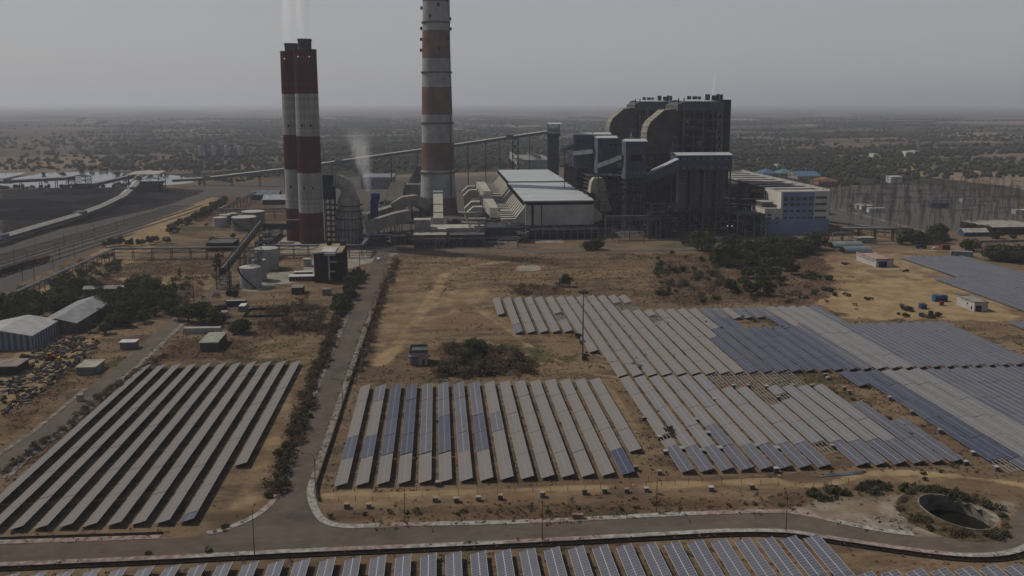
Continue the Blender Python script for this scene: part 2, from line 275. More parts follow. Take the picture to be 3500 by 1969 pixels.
def ground_mat():
    m, nt, o = nmat('ground_soil'); p = pos(nt)
    A = nd(nt, 'ShaderNodeAttribute', attribute_name='soil_a'); B = nd(nt, 'ShaderNodeAttribute', attribute_name='soil_b')
    sa = nd(nt, 'ShaderNodeSeparateColor'); nt.links.new(A.outputs['Color'], sa.inputs[0]); sb = nd(nt, 'ShaderNodeSeparateColor'); nt.links.new(B.outputs['Color'], sb.inputs[0])
    nb, nm_, nf = noise(nt, p, .018, 5, .6), noise(nt, p, .11, 5, .65), noise(nt, p, .9, 4, .7)
    wisp = noise(nt, p, .06, 5, .7, (.45, 1.6, 1))
    def msk(sock, lo=.35, hi=.65, k=.55):                            # ragged edge: mask pushed about by fine noise
        v = mth(nt, 'ADD', sock, mth(nt, 'MULTIPLY', mth(nt, 'SUBTRACT', nm_, .5), k)); v = mth(nt, 'ADD', v, mth(nt, 'MULTIPLY', mth(nt, 'SUBTRACT', nf, .5), k*.6)); return mth(nt, 'MULTIPLY', rng(nt, v, lo, hi), rng(nt, sock, .01, .12))
    c = mix(nt, rng(nt, nb, .38, .62), (.165, .114, .070), (.230, .162, .098)); n3 = noise(nt, p, .35, 5, .7)
    c = mix(nt, mth(nt, 'MULTIPLY', rng(nt, n3, .48, .68), .6), c, (.105, .074, .050))
    c = mix(nt, mth(nt, 'MULTIPLY', rng(nt, noise(nt, p, .03, 5, .65, (1, 1.4, 1)), .50, .64), .75), c, (.200, .122, .069)); c = mix(nt, mth(nt, 'MULTIPLY', rng(nt, wisp, .46, .62), .9), c, (.105, .075, .052)); c = mix(nt, mth(nt, 'MULTIPLY', rng(nt, nm_, .56, .7), .6), c, (.29, .205, .115))
    c = mix(nt, mth(nt, 'MULTIPLY', rng(nt, nf, .52, .72), .75), c, (.075, .055, .038))
    c = mix(nt, mth(nt, 'MULTIPLY', msk(sb.outputs[1]), .8), c, (.075, .072, .034))
    dk = mix(nt, rng(nt, nf, .4, .6), (.060, .040, .028), (.135, .085, .052)); c = mix(nt, mth(nt, 'MULTIPLY', msk(sa.outputs[1], .25, .7, .7), .85), c, dk)
    sd = mix(nt, rng(nt, nm_, .35, .65), (.245, .172, .095), (.35, .252, .138)); c = mix(nt, msk(sa.outputs[0], .3, .75), c, sd)
    gr = mix(nt, rng(nt, nf, .35, .65), (.085, .078, .070), (.135, .122, .108)); c = mix(nt, msk(A.outputs['Alpha']), c, gr)
    c = mix(nt, msk(sa.outputs[2], .3, .7), c, mix(nt, rng(nt, nm_, .35, .65), (.235, .205, .158), (.35, .312, .25)))
    cl = mix(nt, rng(nt, nm_, .4, .62), (.016, .016, .018), (.045, .038, .036)); c = mix(nt, msk(sb.outputs[0], .3, .6, .4), c, cl)
    # far plain: small dry and green fields with hedges
    mp = nd(nt, 'ShaderNodeMapping'); nt.links.new(p, mp.inputs[0]); mp.inputs['Rotation'].default_value = (0, 0, .3); mp.inputs['Scale'].default_value = (.0040, .0022, 0)
    wv = nd(nt, 'ShaderNodeTexNoise'); nt.links.new(p, wv.inputs[0]); setin(wv, Scale=.004, Detail=3)
    vv = nd(nt, 'ShaderNodeVectorMath', operation='ADD'); nt.links.new(mp.outputs[0], vv.inputs[0]); vs = nd(nt, 'ShaderNodeVectorMath', operation='SCALE'); nt.links.new(wv.outputs['Color'], vs.inputs[0]); vs.inputs['Scale'].default_value = .5; nt.links.new(vs.outputs[0], vv.inputs[1])
    vo = nd(nt, 'ShaderNodeTexVoronoi', distance='CHEBYCHEV'); nt.links.new(vv.outputs[0], vo.inputs['Vector']); setin(vo, Scale=1., Randomness=.95)
    hs = nd(nt, 'ShaderNodeSeparateColor'); nt.links.new(vo.outputs['Color'], hs.inputs[0]); ramp = nd(nt, 'ShaderNodeValToRGB'); nt.links.new(hs.outputs[0], ramp.inputs[0])
    el = ramp.color_ramp.elements; el[0].position = 0; el[0].color = (.040, .044, .026, 1); el[1].position = 1.; el[1].color = (.24, .18, .11, 1)
    for q, cc in ((.2, (.058, .052, .040)), (.4, (.095, .078, .060)), (.62, (.145, .112, .083)), (.82, (.22, .17, .12))): e = el.new(q); e.color = (*cc, 1)
    ramp.color_ramp.interpolation = 'CONSTANT'
    fc = mix(nt, mth(nt, 'MULTIPLY', rng(nt, noise(nt, p, .02, 5, .65), .54, .66), .4), ramp.outputs[0], (.042, .040, .029))
    fc = mix(nt, mth(nt, 'MULTIPLY', rng(nt, noise(nt, p, .0035, 4, .6), .46, .6), .45), fc, (.045, .044, .034))
    c = mix(nt, rng(nt, mth(nt, 'ADD', sb.outputs[2], mth(nt, 'MULTIPLY', mth(nt, 'SUBTRACT', nb, .5), .5)), .3, .7), c, fc)
    bsdf(nt, o, c, .95, spec=.1, bump=nf, bs=.5, bd=.25); return m
me.materials.append(ground_mat()); og = bpy.data.objects.new('ground', me); COL.objects.link(og); tag(og, None, None, kind='structure')
# ------------------------------------------------------------------ roads, kerbed pavements, drains
def asphalt_mat(name, a, b, dusty):
    m, nt, o = nmat(name); p = pos(nt); c = mix(nt, rng(nt, noise(nt, p, .12, 5, .65), .35, .65), a, b)
    c = mix(nt, mth(nt, 'MULTIPLY', rng(nt, noise(nt, p, .5, 5, .7, (.5, 1.5, 1)), .5, .72), .6), c, dusty); c = mix(nt, mth(nt, 'MULTIPLY', rng(nt, noise(nt, p, .05, 3), .5, .7), .45), c, tuple(x*.6 for x in a))
    bsdf(nt, o, c, .9, spec=.2, bump=noise(nt, p, 3.), bs=.2); return m
asph = asphalt_mat('dusty_asphalt', (.112, .091, .073), (.142, .115, .091), (.205, .158, .11)); asph2 = asphalt_mat('sandy_asphalt', (.13, .11, .09), (.165, .135, .105), (.22, .17, .12))
def sheet(name, pts, z, mat_, label=None, cat=None):
    mb = MB(); mb.add([(x, y, z) for x, y in pts], [tuple(range(len(pts)))]); o = mb.build(name, mat_)
    return tag(o, label, cat, kind='structure')
def strip(mb, L, R, z, m=0):
    for (a, b), (c, d) in zip(zip(L, R), zip(L[1:], R[1:])): mb.add([(*a, z), (*b, z), (*d, z), (*c, z)], [(0, 1, 2, 3)], m)
def resample(pts, step):
    out = [pts[0]]; carry = 0
    for (x0, y0), (x1, y1) in zip(pts, pts[1:]):
        L = math.hypot(x1-x0, y1-y0); n = max(1, round(L/step)); out += [(x0+(x1-x0)*k/n, y0+(y1-y0)*k/n) for k in range(1, n+1)]
    return out
def offset(pts, d):
    out = []
    for i, p in enumerate(pts):
        a, b = pts[max(i-1, 0)], pts[min(i+1, len(pts)-1)]; dx, dy = b[0]-a[0], b[1]-a[1]; L = math.hypot(dx, dy) or 1; out.append((p[0]-dy/L*d, p[1]+dx/L*d))
    return out
def smooth_line(pts, it=2):
    for _ in range(it):
        q = [pts[0]]
        for a, b in zip(pts, pts[1:]): q += [(a[0]*.75+b[0]*.25, a[1]*.75+b[1]*.25), (a[0]*.25+b[0]*.75, a[1]*.25+b[1]*.75)]
        pts = q+[pts[-1]]
    return pts
SOUTH = smooth_line(PX([(-400, 1938), (0, 1924), (632, 1897), (1000, 1877), (1650, 1852), (2288, 1818), (2512, 1806), (2687, 1809), (2762, 1821), (2912, 1844), (3062, 1866), (3212, 1886), (3337, 1894), (3437, 1885), (3500, 1862), (3560, 1815), (3600, 1740)]), 2)
NORTH_W = PX([(-400, 1880), (0, 1861), (545, 1843)]); CORNER_W = smooth_line(PX([(545, 1843), (700, 1833), (790, 1810), (880, 1770), (935, 1727), (965, 1680), (985, 1640)]), 2)
SIDE_L = [G(985, 1640), (-41.6, 240), (-42.8, 287), (-42.9, 321), (-42.6, 400), (-42.4, 476), (-41.8, 560)]
SIDE_R = [(-32.6, 560), (-32.8, 475), (-33.6, 400), (-34.6, 320), (-34.8, 287), (-35.0, 240), (-35.3, 215)]
CORNER_E = smooth_line([(-35.3, 215), (-35.2, 207)]+PX([(1062, 1742), (1085, 1780), (1130, 1801), (1200, 1808), (1295, 1804)]), 2)
NORTH_E = smooth_line(PX([(1295, 1804), (1350, 1801), (1850, 1790), (2288, 1765), (2662, 1752), (2762, 1765), (2887, 1795), (3012, 1820), (3162, 1838), (3312, 1843), (3412, 1818), (3457, 1775), (3490, 1735), (3530, 1690)]), 1)
def quad_sheet(name, L, R, z, mt, n=60):
    def at(pts, n):
        ds = [0]
        for a, b in zip(pts, pts[1:]): ds.append(ds[-1]+math.hypot(b[0]-a[0], b[1]-a[1]))
        return [(float(np.interp(t, ds, [p[0] for p in pts])), float(np.interp(t, ds, [p[1] for p in pts]))) for t in np.linspace(0, ds[-1], n)]
    mb = MB(); strip(mb, at(L, n), at(R, n), z); return tag(mb.build(name, mt), None, None, kind='structure')
NW = NORTH_W+CORNER_W[1:]
sheet('main_road', SOUTH+NORTH_E[::-1]+CORNER_E[::-1]+[(-40.9, 214)]+CORNER_W[::-1][4:]+NORTH_W[::-1][1:], .02, asph)
quad_sheet('side_road', SIDE_L, SIDE_R[::-1], .026, asph, 40)
quad_sheet('plant_road', [(-240, 563), (-60, 563), (120, 557), (260, 561), (420, 585)], [(-240, 556), (-60, 556), (120, 550), (260, 553), (420, 577)], .016, asph2, 30)
LR = [G(*p) for p in [(-90, 1640), (0, 1560), (130, 1470), (300, 1330), (460, 1200), (560, 1110), (700, 1000), (760, 950)]]; LR2 = [(x+7.2, y) for x, y in LR]
quad_sheet('yard_road', LR, LR2, .018, asph2, 30)
def pavement(name, label, edge, w, z=.13, paint=True, dash=7.):
    e = resample(edge, 1.2); o = offset(e, w); mb = MB(); s = 0.
    for i in range(len(e)-1):
        a, b, c, d = e[i], e[i+1], o[i+1], o[i]; s += math.hypot(b[0]-a[0], b[1]-a[1]); m = (0 if math.sin(s*.11+1.3*math.sin(s*.043+len(e)))+.15 > 0 else 1) if paint else 2
        mb.hexa([(*a, 0), (*b, 0), (*c, 0), (*d, 0), (*a, z), (*b, z), (*c, z), (*d, z)] if w > 0 else [(*d, 0), (*c, 0), (*b, 0), (*a, 0), (*d, z), (*c, z), (*b, z), (*a, z)], m)
    return tag(mb.build(name, [kerb_w, kerb_p, kerb_d]), None, None, kind='structure')
i0 = 8
pavement('pavement', '', SOUTH, -1.9); pavement('pavement', '', NORTH_W, 1.9); pavement('pavement', '', CORNER_W[6:], 1.7); pavement('pavement', '', SIDE_L[:5], 2.0, paint=False)
pavement('pavement', '', SIDE_R[2:], 1.9, paint=False); pavement('pavement', '', CORNER_E[1:], 1.9); pavement('pavement', '', NORTH_E[2:17], 1.9)
pavement('pavement', '', [p for p in LR2[:6]], -2.0, paint=False); pavement('pavement', '', LR[:4], 1.6, paint=False)
pavement('kerb', '', [(-60, 549.6), (120, 549.2), (175, 551)], -.7, .25, False)
def drain(label, edge, d0, d1, depth=1.0):
    e = resample(edge, 3.); a, b = offset(e, d0), offset(e, d1); mb = MB(); s = 1 if d1 > d0 else -1
    for k in range(len(e)-1):                                        # two low stone lips; near-black bed paints in the shaded band
        for p in (a, b):
            q = offset(p, .14*s); mb.hexa([(*p[k], -.2), (*p[k+1], -.2), (*q[k+1], -.2), (*q[k], -.2), (*p[k], .34), (*p[k+1], .34), (*q[k+1], .34), (*q[k], .34)])
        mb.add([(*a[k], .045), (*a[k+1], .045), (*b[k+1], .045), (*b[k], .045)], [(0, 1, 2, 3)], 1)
    return tag(mb.build('roadside_drain', [stonewall, M('drain_painted_shade', (.018, .015, .012), .4)]), label, 'drain')
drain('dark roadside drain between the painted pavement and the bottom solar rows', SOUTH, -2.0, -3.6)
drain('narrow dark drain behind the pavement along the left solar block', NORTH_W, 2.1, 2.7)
mb = MB(); e = resample(offset(SIDE_R[1:]+CORNER_E[1:9], 2.3), 2.)
for a, b, c, d in zip(e, e[1:], offset(e, .35), offset(e, .35)[1:]): mb.hexa([(*a, 0), (*b, 0), (*d, 0), (*c, 0), (*a, 1.15), (*b, 1.15), (*d, 1.15), (*c, 1.15)])
tag(mb.build('boundary_wall', stonewall), 'low dark stone wall curving along the right side of the side road', 'wall')
# pond
PONDM, nt, o = nmat('pond_water'); bsdf(nt, o, (.05, .055, .06), .12, spec=.6, bump=noise(nt, pos(nt), .25, 3), bs=.06)
sheet('pond_water', smooth_line(PX([(-200, 640), (-100, 625), (0, 622), (70, 604), (180, 588), (315, 587), (455, 592), (595, 596), (680, 620), (600, 632), (420, 640), (210, 643), (0, 640), (-200, 660)]), 1), .03, PONDM)
sheet('pond_water', smooth_line(PX([(-200, 600), (0, 592), (100, 588), (60, 600), (0, 612), (-200, 628)]), 1), .03, PONDM)
# big round pit with concrete wall, set in a low bank
pt = thing('round_pit', 'large round concrete pit with dark water beside the curving road end', 'pit', (PIT[0], PIT[1], 0)); N = 48; rim = []
for k in range(N):
    t = 2*math.pi*k/N; rim.append((t, .95-1.15*math.cos(t)*.9+.25*math.sin(t)))
def ringpts(r, f): return [(PIT[0]+r*math.cos(t), PIT[1]+r*math.sin(t), f(h)) for t, h in rim]
def ringmesh(rings):
    mb = MB(); b = 0; mb.v = [p for r in rings for p in r]
    for i in range(len(rings)-1):
        for k in range(N): mb.f.append((i*N+k, i*N+(k+1) % N, (i+1)*N+(k+1) % N, (i+1)*N+k)); mb.m.append(0)
    return mb
ringmesh([ringpts(8.3, lambda h: -5.), ringpts(8.3, lambda h: h), ringpts(8.7, lambda h: h), ringpts(8.7, lambda h: -.5)]).build('pit_wall', M('pit_concrete', (.21, .185, .15), .4, .5, streak=.6), pt)
mb = MB(); mb.lathe(*PIT[:2], [(8.35, -3.0)], N); mb.build('pit_water', M('stagnant_water', (.012, .012, .010), .3, rough=.2), pt)
bank = ringmesh([ringpts(8.68, lambda h: h-.15), ringpts(10.2, lambda h: max(h*.7-.1, .06)), ringpts(13.5, lambda h: -.05)]).build('pit_bank', M('bank_earth', (.105, .078, .046), .5, .8)); tag(bank, None, None, kind='structure'); bank.name = 'ground_bank'
# ------------------------------------------------------------------ solar rows
PW, TILT = 3.62, math.radians(15.6)
def panel_mat(name, base, line, lw, dust, dustamt, rough, spec):
    m, nt, o = nmat(name); tc = nd(nt, 'ShaderNodeTexCoord'); sx = nd(nt, 'ShaderNodeSeparateXYZ'); nt.links.new(tc.outputs['Object'], sx.inputs[0]); oi = nd(nt, 'ShaderNodeObjectInfo')
    u = mth(nt, 'DIVIDE', sx.outputs[0], PW/2*math.cos(TILT)); v = mth(nt, 'DIVIDE', sx.outputs[1], .99)
    def ln(t, w):
        f = mth(nt, 'FRACT', t); return mth(nt, 'LESS_THAN', mth(nt, 'MINIMUM', f, mth(nt, 'SUBTRACT', 1., f)), w)
    g = mth(nt, 'MAXIMUM', mth(nt, 'MULTIPLY', ln(u, .035*lw), 1.), mth(nt, 'MULTIPLY', ln(v, .028*lw), .75))
    g = mth(nt, 'MAXIMUM', g, mth(nt, 'MULTIPLY', ln(mth(nt, 'MULTIPLY', u, 5.), .05), .22)); 
    cv = nd(nt, 'ShaderNodeCombineXYZ'); nt.links.new(mth(nt, 'FLOOR', u), cv.inputs[0]); nt.links.new(mth(nt, 'FLOOR', v), cv.inputs[1]); nt.links.new(oi.outputs['Random'], cv.inputs[2])
    wn = nd(nt, 'ShaderNodeTexWhiteNoise', noise_dimensions='3D'); nt.links.new(cv.outputs[0], wn.inputs[0])
    c = mix(nt, wn.outputs[0], tuple(x*.86 for x in base), tuple(x*1.12 for x in base)); c = mix(nt, g, c, line)
    n = noise(nt, pos(nt), .35, 5, .65); d = mth(nt, 'ADD', mth(nt, 'MULTIPLY', n, .5), mth(nt, 'MULTIPLY', oi.outputs['Random'], .5)); d = mth(nt, 'MULTIPLY_ADD', d, .35, dustamt-.17, clamp=True)
    c = mix(nt, d, c, dust); bsdf(nt, o, c, rough, spec=spec); MATS[name] = m; return m
PM = {'g': panel_mat('dusty_panel', (.15, .15, .155), (.38, .365, .35), 1.2, (.236, .217, .198), .76, .75, .1), 's': panel_mat('greyed_panel', (.050, .055, .074), (.33, .33, .35), 1.2, (.16, .155, .16), .22, .5, .22),
      'b': panel_mat('clean_blue_panel', (.026, .034, .066), (.21, .22, .25), 1.2, (.15, .14, .135), .16, .35, .22), 'm': panel_mat('half_dusty_panel', (.085, .088, .105), (.42, .41, .40), 1.2, (.205, .192, .180), .54, .6, .2), 'n': panel_mat('near_panel', (.044, .050, .082), (.46, .46, .46), 1.25, (.175, .165, .16), .26, .45, .25)}
_pm, _fm = {}, {}
def panel_mesh(t, L):
    k = (t, round(L, 1))
    if k not in _pm:
        mb = MB(); c, s = PW*math.cos(TILT), PW*math.sin(TILT); th = .06
        mb.hexa([(0, 0, -th), (c, 0, s-th), (c, L, s-th), (0, L, -th), (0, 0, 0), (c, 0, s), (c, L, s), (0, L, 0)]); _pm[k] = mb.mesh('panel_table', [PM[t]])
    return _pm[k]
def frame_mesh(L, bare):
    k = (round(L, 1), bare)
    if k not in _fm:
        mb = MB(); c, s = PW*math.cos(TILT), PW*math.sin(TILT); n = max(2, round(L/3.2)+1)
        for i in range(n):
            y = .25+(L-.5)*i/(n-1)
            for u in (.18, .8): mb.box(c*u-.05, c*u+.05, y-.05, y+.05, -.68, s*u-.12)
            mb.beam((c*.05, y, s*.05-.12), (c*.95, y, s*.95-.12), .07, .1)
        for u in (.08, .36, .64, .92): mb.beam((c*u, 0, s*u-.09), (c*u, L, s*u-.09), .09 if bare else .05, .08)
        _fm[k] = mb.mesh('support_frame', [galv if bare else steel])
    return _fm[k]
def row(x, segs, label, group):
    ys = [s[0] for s in segs]+[s[1] for s in segs]; y0 = min(ys); root = thing('solar_row', label, 'solar panels', (x, y0, 0), group); R = random.Random(int(x*10)+int(y0))
    for a, b, t in segs:
        n = max(1, round((b-a)/15.9)) if t != 'f' else 1; L = (b-a)/n
        for i in range(n):
            dz = R.uniform(-.06, .06) ; gap = .16
            for nm, me_ in (('panel_table', None if t == 'f' else panel_mesh(t, L-gap)), ('support_frame' if t != 'f' else 'bare_rail_frame', frame_mesh(L-gap, t == 'f'))):
                if me_ is None: continue
                o = bpy.data.objects.new(nm, me_); COL.objects.link(o); o.parent = root; o.location = (0, a-y0+i*L, .7+dz)
            if t == 'f': o['label'] = 'bare rails where panels are missing'
            elif t == 'b': o['label' ] = 'clean blue panels'
    return root
# left block
for i in range(11):
    x = -112.9+5.575*i; lo = 192.5 if i < 10 else 223.6; seg = [(lo, 316.8, 'g')] if i != 9 else [(196.5, 316.8, 'g'), (192.5, 196.5, 'b')]
    row(x, seg, f'{ordw(i+1)} long dusty solar row from the yard road in the leftmost block', 'dusty solar rows of the leftmost block')
# middle block
L0, L1, L2, L3, L4, L5 = 208.5, 224.3, 240.2, 256.0, 271.3, 286.3
midb = {0: 'gbgg', 1: 'gbg+', 2: 'gbbb', 3: 'gbbb', 4: 'gbbb', 5: 'gbbb', 6: 'gbbb', 7: 'gbbb', 8: 'ggbgg'}
for i in range(16):
    x = -28.1+5.465*i
    if i == 0: s = [(L0, 225, 'g'), (225, 240.5, 'b'), (240.5, L5, 'g')]
    elif i == 1: s = [(L0, 225.5, 'g'), (225.5, 241, 'b'), (241, 270.6, 'g'), (270.6, L5, 's')]
    elif i < 8: s = [(L0, 226.5+(.6 if i > 5 else 0), 'g'), (227, 255, 's' if i in (4, 6) else 'b'), (255, L5, 'b' if i < 4 else 's')]
    elif i == 8: s = [(L0, L2+1, 'g'), (L2+1, L3, 's'), (L3, L5, 'g')]
    elif i == 14: s = [(L0, L1, 'b'), (L1, L5, 'g')]
    elif i == 15: s = [(223.2, L5, 'g')]
    else: s = [(L0, L5, 'g')]
    row(x, s, f'{ordw(i+1)} solar row to the right of the side road in the middle block', 'solar rows of the middle block')
# right block, on the common grid X = 65 + 5.51 j
XJ = lambda j: 64.9+5.505*j
for j in range(15):
    s = [(L0, L1, 's'), (L1, 287.2, 'm')]
    if j == 0: s = [(L0, 225, 's'), (225, 230, 'g'), (230, 233.5, 'f'), (233.5, 287.2, 'g')]
    if j == 3: s = [(L0, 240, 's'), (240, 287.2, 'g')]
    if j in (6, 7): s = [(L0, L1, 's'), (L1, 272.4, 'g'), (272.4, 287.5, 'f')]
    if j == 8: s = [(216.5, 224.3, 'f'), (224.3, 255.8, 'g'), (255.8, 287.5, 'f')]
    if j == 9: s = [(L0, L1, 's'), (L1, 259.5, 'g'), (259.5, 264.8, 'f'), (264.8, 272.6, 'g'), (272.6, 287.5, 'f')]
    if j in (10, 11): s = [(L0, L1, 's'), (L1, 272.4, 'g'), (272.4, 287.5, 'f')]
    if j == 12: s = [(L0, L1, 's'), (L1, 272.4, 'g')]
    if j == 13: s = [(L0, L1, 's'), (L1, 255.5, 's')]
    if j == 14: s = [(L0, L1, 's'), (L1, 239.7, 's')]
    s = [(a, b, 'm' if (t_ == 'g' and j > 1) else t_) for a, b, t_ in s]
    row(XJ(j), s, f'{ordw(j+1)} solar row from the sandy path in the right block above the pit', 'solar rows of the right block above the pit')
for k in range(15):
    x = XJ(15+k); lo = 176.6
    if k == 0: s = [(271, 286.2, 'b')]
    elif k == 1: s = [(200.5, 207.9, 'f'), (208, 286.2, 'b')]
    else:
        t = 's' if k in (2,) or k >= 6 else 'm'; s = [(lo if k > 3 else 192.6, 208.3, 's' if k < 6 else t), (208.5, 286.4, t)]
        if k == 2: s = [(192.6, 208.3, 's'), (208.5, 286.4, 'b')]
    row(x, s, f'{ordw(k+1)} solar row from the pit side in the far right block below the gap', 'solar rows of the far right block below the gap')
# upper block
M0, M1, M2, M3, M4, M5, M6, M7 = 288.9, 304.3, 319.6, 334.9, 350.2, 366.3, 382.6, 415.8
for i in range(37):
    j = i-7; x = 27.2+5.44*i if i < 7 else XJ(j)
    if i == 0: s = [(382.1, M7, 'g')]
    elif i == 1: s = [(M4, 364, 's'), (364, M7, 'g')]
    elif i in (2, 3, 4): s = [(M4, M7, 'g')]
    elif i == 5: s = [(M4, 369, 'g'), (369, 382.4, 'f'), (382.4, M7, 'g')]
    elif i == 6: s = [(M2, M7, 'g')]
    elif i in (7, 8, 9, 10): s = [(M0, M7, 'g')]
    elif i in (11, 12): s = [(M0, 384.6, 'g'), (384.8, 400, 'f'), (400.2, M7, 'g')]
    elif i == 13: s = [(M0, 362, 'g'), (362, 374, 'f'), (374, 384, 'g')]
    elif i in (14, 15): s = [(M0, 384.6, 'g')]
    elif i == 16: s = [(M0, M3-.2, 'b'), (M3, 384.6, 'g')]
    elif i == 17: s = [(M0, M4-1, 'b'), (M4-1, 384.6, 'g')]
    elif i in (18, 19): s = [(M0, M5, 'b'), (M5, 384.6, 's')]
    elif i in (20, 21, 22): s = [(M0, 349.5, 'b'), (349.5+16.5, 384.6, 's' if i > 20 else 'g')]
    elif i == 23: s = [(M0, M5, 'b'), (M5, 384.6, 's')]
    elif i == 24: s = [(M0, M4, 's'), (M4, 384.6, 'g')]
    elif i in (25, 26, 27): s = [(M0, 384.8, 'm')]
    elif i == 28: s = [(M0, 384.8, 's')]
    else: s = [(M0, 351.0, 's')]
    row(x, s, f'{ordw(i+1)} solar row from the floodlight mast side in the big upper block', 'solar rows of the big upper block')
for k in range(3): row(XJ(35+k)+.6, [(337.5, 348.2, 's'), (M0, 337, 's')][:1 if k else 2], f'{ordw(k+1)} greyed solar row at the right edge of the upper block', 'greyed solar rows at the right edge')
# far right field
for k in range(12):
    x = 281.+5.51*k-(.3 if k > 2 else 0)
    s = [(352, 442.5 if k < 3 else 506.5 if k < 11 else 440-k*3, 's')]
    row(x, s, f'{ordw(k+1)} greyed solar row from the small substation in the far right field', 'greyed solar rows of the far right field')
# bottom edge
for k in range(33): row(-89.3-3.4+5.487*k, [(140.5, 172.4, 'n')], f'{ordw(k+1)} clean blue-grey solar row counted along the bottom edge', 'solar rows along the bottom edge')
for k in range(9): row(90.7-3.4+5.52*k, [(124.5, 156.6, 'n')], f'{ordw(k+1)} clean solar row of the set-back group at the bottom right corner', 'set-back solar rows at the bottom right')
# ------------------------------------------------------------------ chimneys
def bands(x, y, rz, cuts, mats, n=48):
    """cuts: rising z list; mats index per interval; rz: radius as function of z"""
    mb = MB()
    for (a, b), m in zip(zip(cuts, cuts[1:]), mats):
        k = max(1, int((b-a)/8)); zs = [a+(b-a)*i/k for i in range(k+1)]; mb.lathe(x, y, [(rz(z), z) for z in zs], n, m, cap=False)
    return mb
def twin(x, y, ztop, pys, label, yf, zfl):
    t = thing('striped_chimney', label, 'chimney', (x, y, 0), 'twin red and white chimneys'); rz = lambda z: 8.55-.75*z/ztop
    zs = [0]+[Q(1040, p, yf)[1] for p in pys]+[ztop]
    for i, (a, b) in enumerate(zip(zs, zs[1:])):
        bands(x, y, rz, [a, b], [0]).build('red_band' if i % 2 == 0 else 'white_band', red if i % 2 == 0 else white_b, t, smooth=True)
    mb = MB(); mb.lathe(x, y, [(8.05, ztop-.01), (8.05, ztop+.5), (7.4, ztop+.5), (7.4, ztop-.4), (4.4, ztop-.4)], 48, 0, cap=False); mb.build('top_rim', soot, t, smooth=False)
    mb = MB(); mb.lathe(x, y, [(4.45, ztop-.5), (4.6, zfl-2), (5.0, zfl), (4.5, zfl), (4.3, zfl-3)], 32, 0, cap=True); mb.build('flue', soot, t)
    for da in (-118, -62):
        a = math.radians(da); r = rz(ztop-4)+.25; MB().box(x+r*math.cos(a)-.2, x+r*math.cos(a)+.2, y+r*math.sin(a)-.2, y+r*math.sin(a)+.2, ztop-5, ztop-4.6).build('warning_light', lamp, t)
    for pz in (.62, .30):
        for da in (-110, -68):
            a = math.radians(da); r = rz(ztop*pz)+.1; MB().box(x+r*math.cos(a)-.5, x+r*math.cos(a)+.5, y+r*math.sin(a)-.5, y+r*math.sin(a)+.5, ztop*pz-1, ztop*pz+.8).build('opening', dark, t)
    mb = MB(); mb.box(x-12, x+10, y-10.5, y+9, 0, .8); mb.build('base_slab', concrete, t)
    return t
twin(-90.2, 600.2, 135.7, (730, 593, 466, 320), 'nearer and taller of the twin red and white striped chimneys', 592, 143.2)
twin(-101.6, 613.5, 135.0, (713, 580, 461, 322), 'farther red and white chimney half hidden behind its twin', 606, 141)
mx, my = 0.4, 762.; t = thing('tall_chimney', 'tall faded orange and white banded chimney rising out of the top of the photo', 'chimney', (mx, my, 0))
def mrz(z): return float(np.interp(z, [0, 10, 27, 62, 130, 190, 275], [17.6, 16.6, 15.6, 14.3, 12.9, 11.3, 9.2]))
zz = lambda p: Q(1498, p, 748)[1]
cut = [0, zz(678), zz(583), zz(489), zz(392), zz(297), zz(198), zz(101), zz(2), 215, 240, 262, 275]
for i, (a, b) in enumerate(zip(cut, cut[1:])): bands(mx, my, mrz, [a, b], [0]).build('orange_band' if i % 2 == 0 else 'white_band', redf if i % 2 == 0 else white_m, t, smooth=True)
for p in (593, 421, 246, 73):
    z = zz(p); r = mrz(z); mb = MB(); mb.lathe(mx, my, [(r-.1, z-1.0), (r+1.0, z-.4), (r+1.1, z+.7), (r+.95, z+.7), (r+.9, z-.1), (r-.1, z-.1)], 48, 0, cap=False); mb.build('gallery_ring', M('ring_concrete', (.15, .14, .13)), t)
mb = MB(); mb.lathe(mx, my, [(9.3, 275), (8.6, 275.3)], 32); mb.build('top_cap', soot, t)
for px, py, s in ((1445, 22, -1), (1538, 59, 1), (1538, 94, 1), (1454, 93, -1), (1444, 131, -1), (1445, 169, -1), (1526, 129, .82), (1503, 166, .2), (1499, 14, .2), (1478, 53, -.4)):
    z = zz(py); r = mrz(z)+1.; a = -math.acos(max(-1, min(1, s))); x, y = mx+r*math.cos(a), my+r*math.sin(a); MB().box(x-1., x+1., y-.8, y+.8, z-1.3, z+1.3).build('antenna_box', dsteel, t)
MB().box(mx+11.2, mx+12.2, my-12.5, my-11.6, 0, 190).build('ladder_run', steel, t).location = (0, 0, 0)
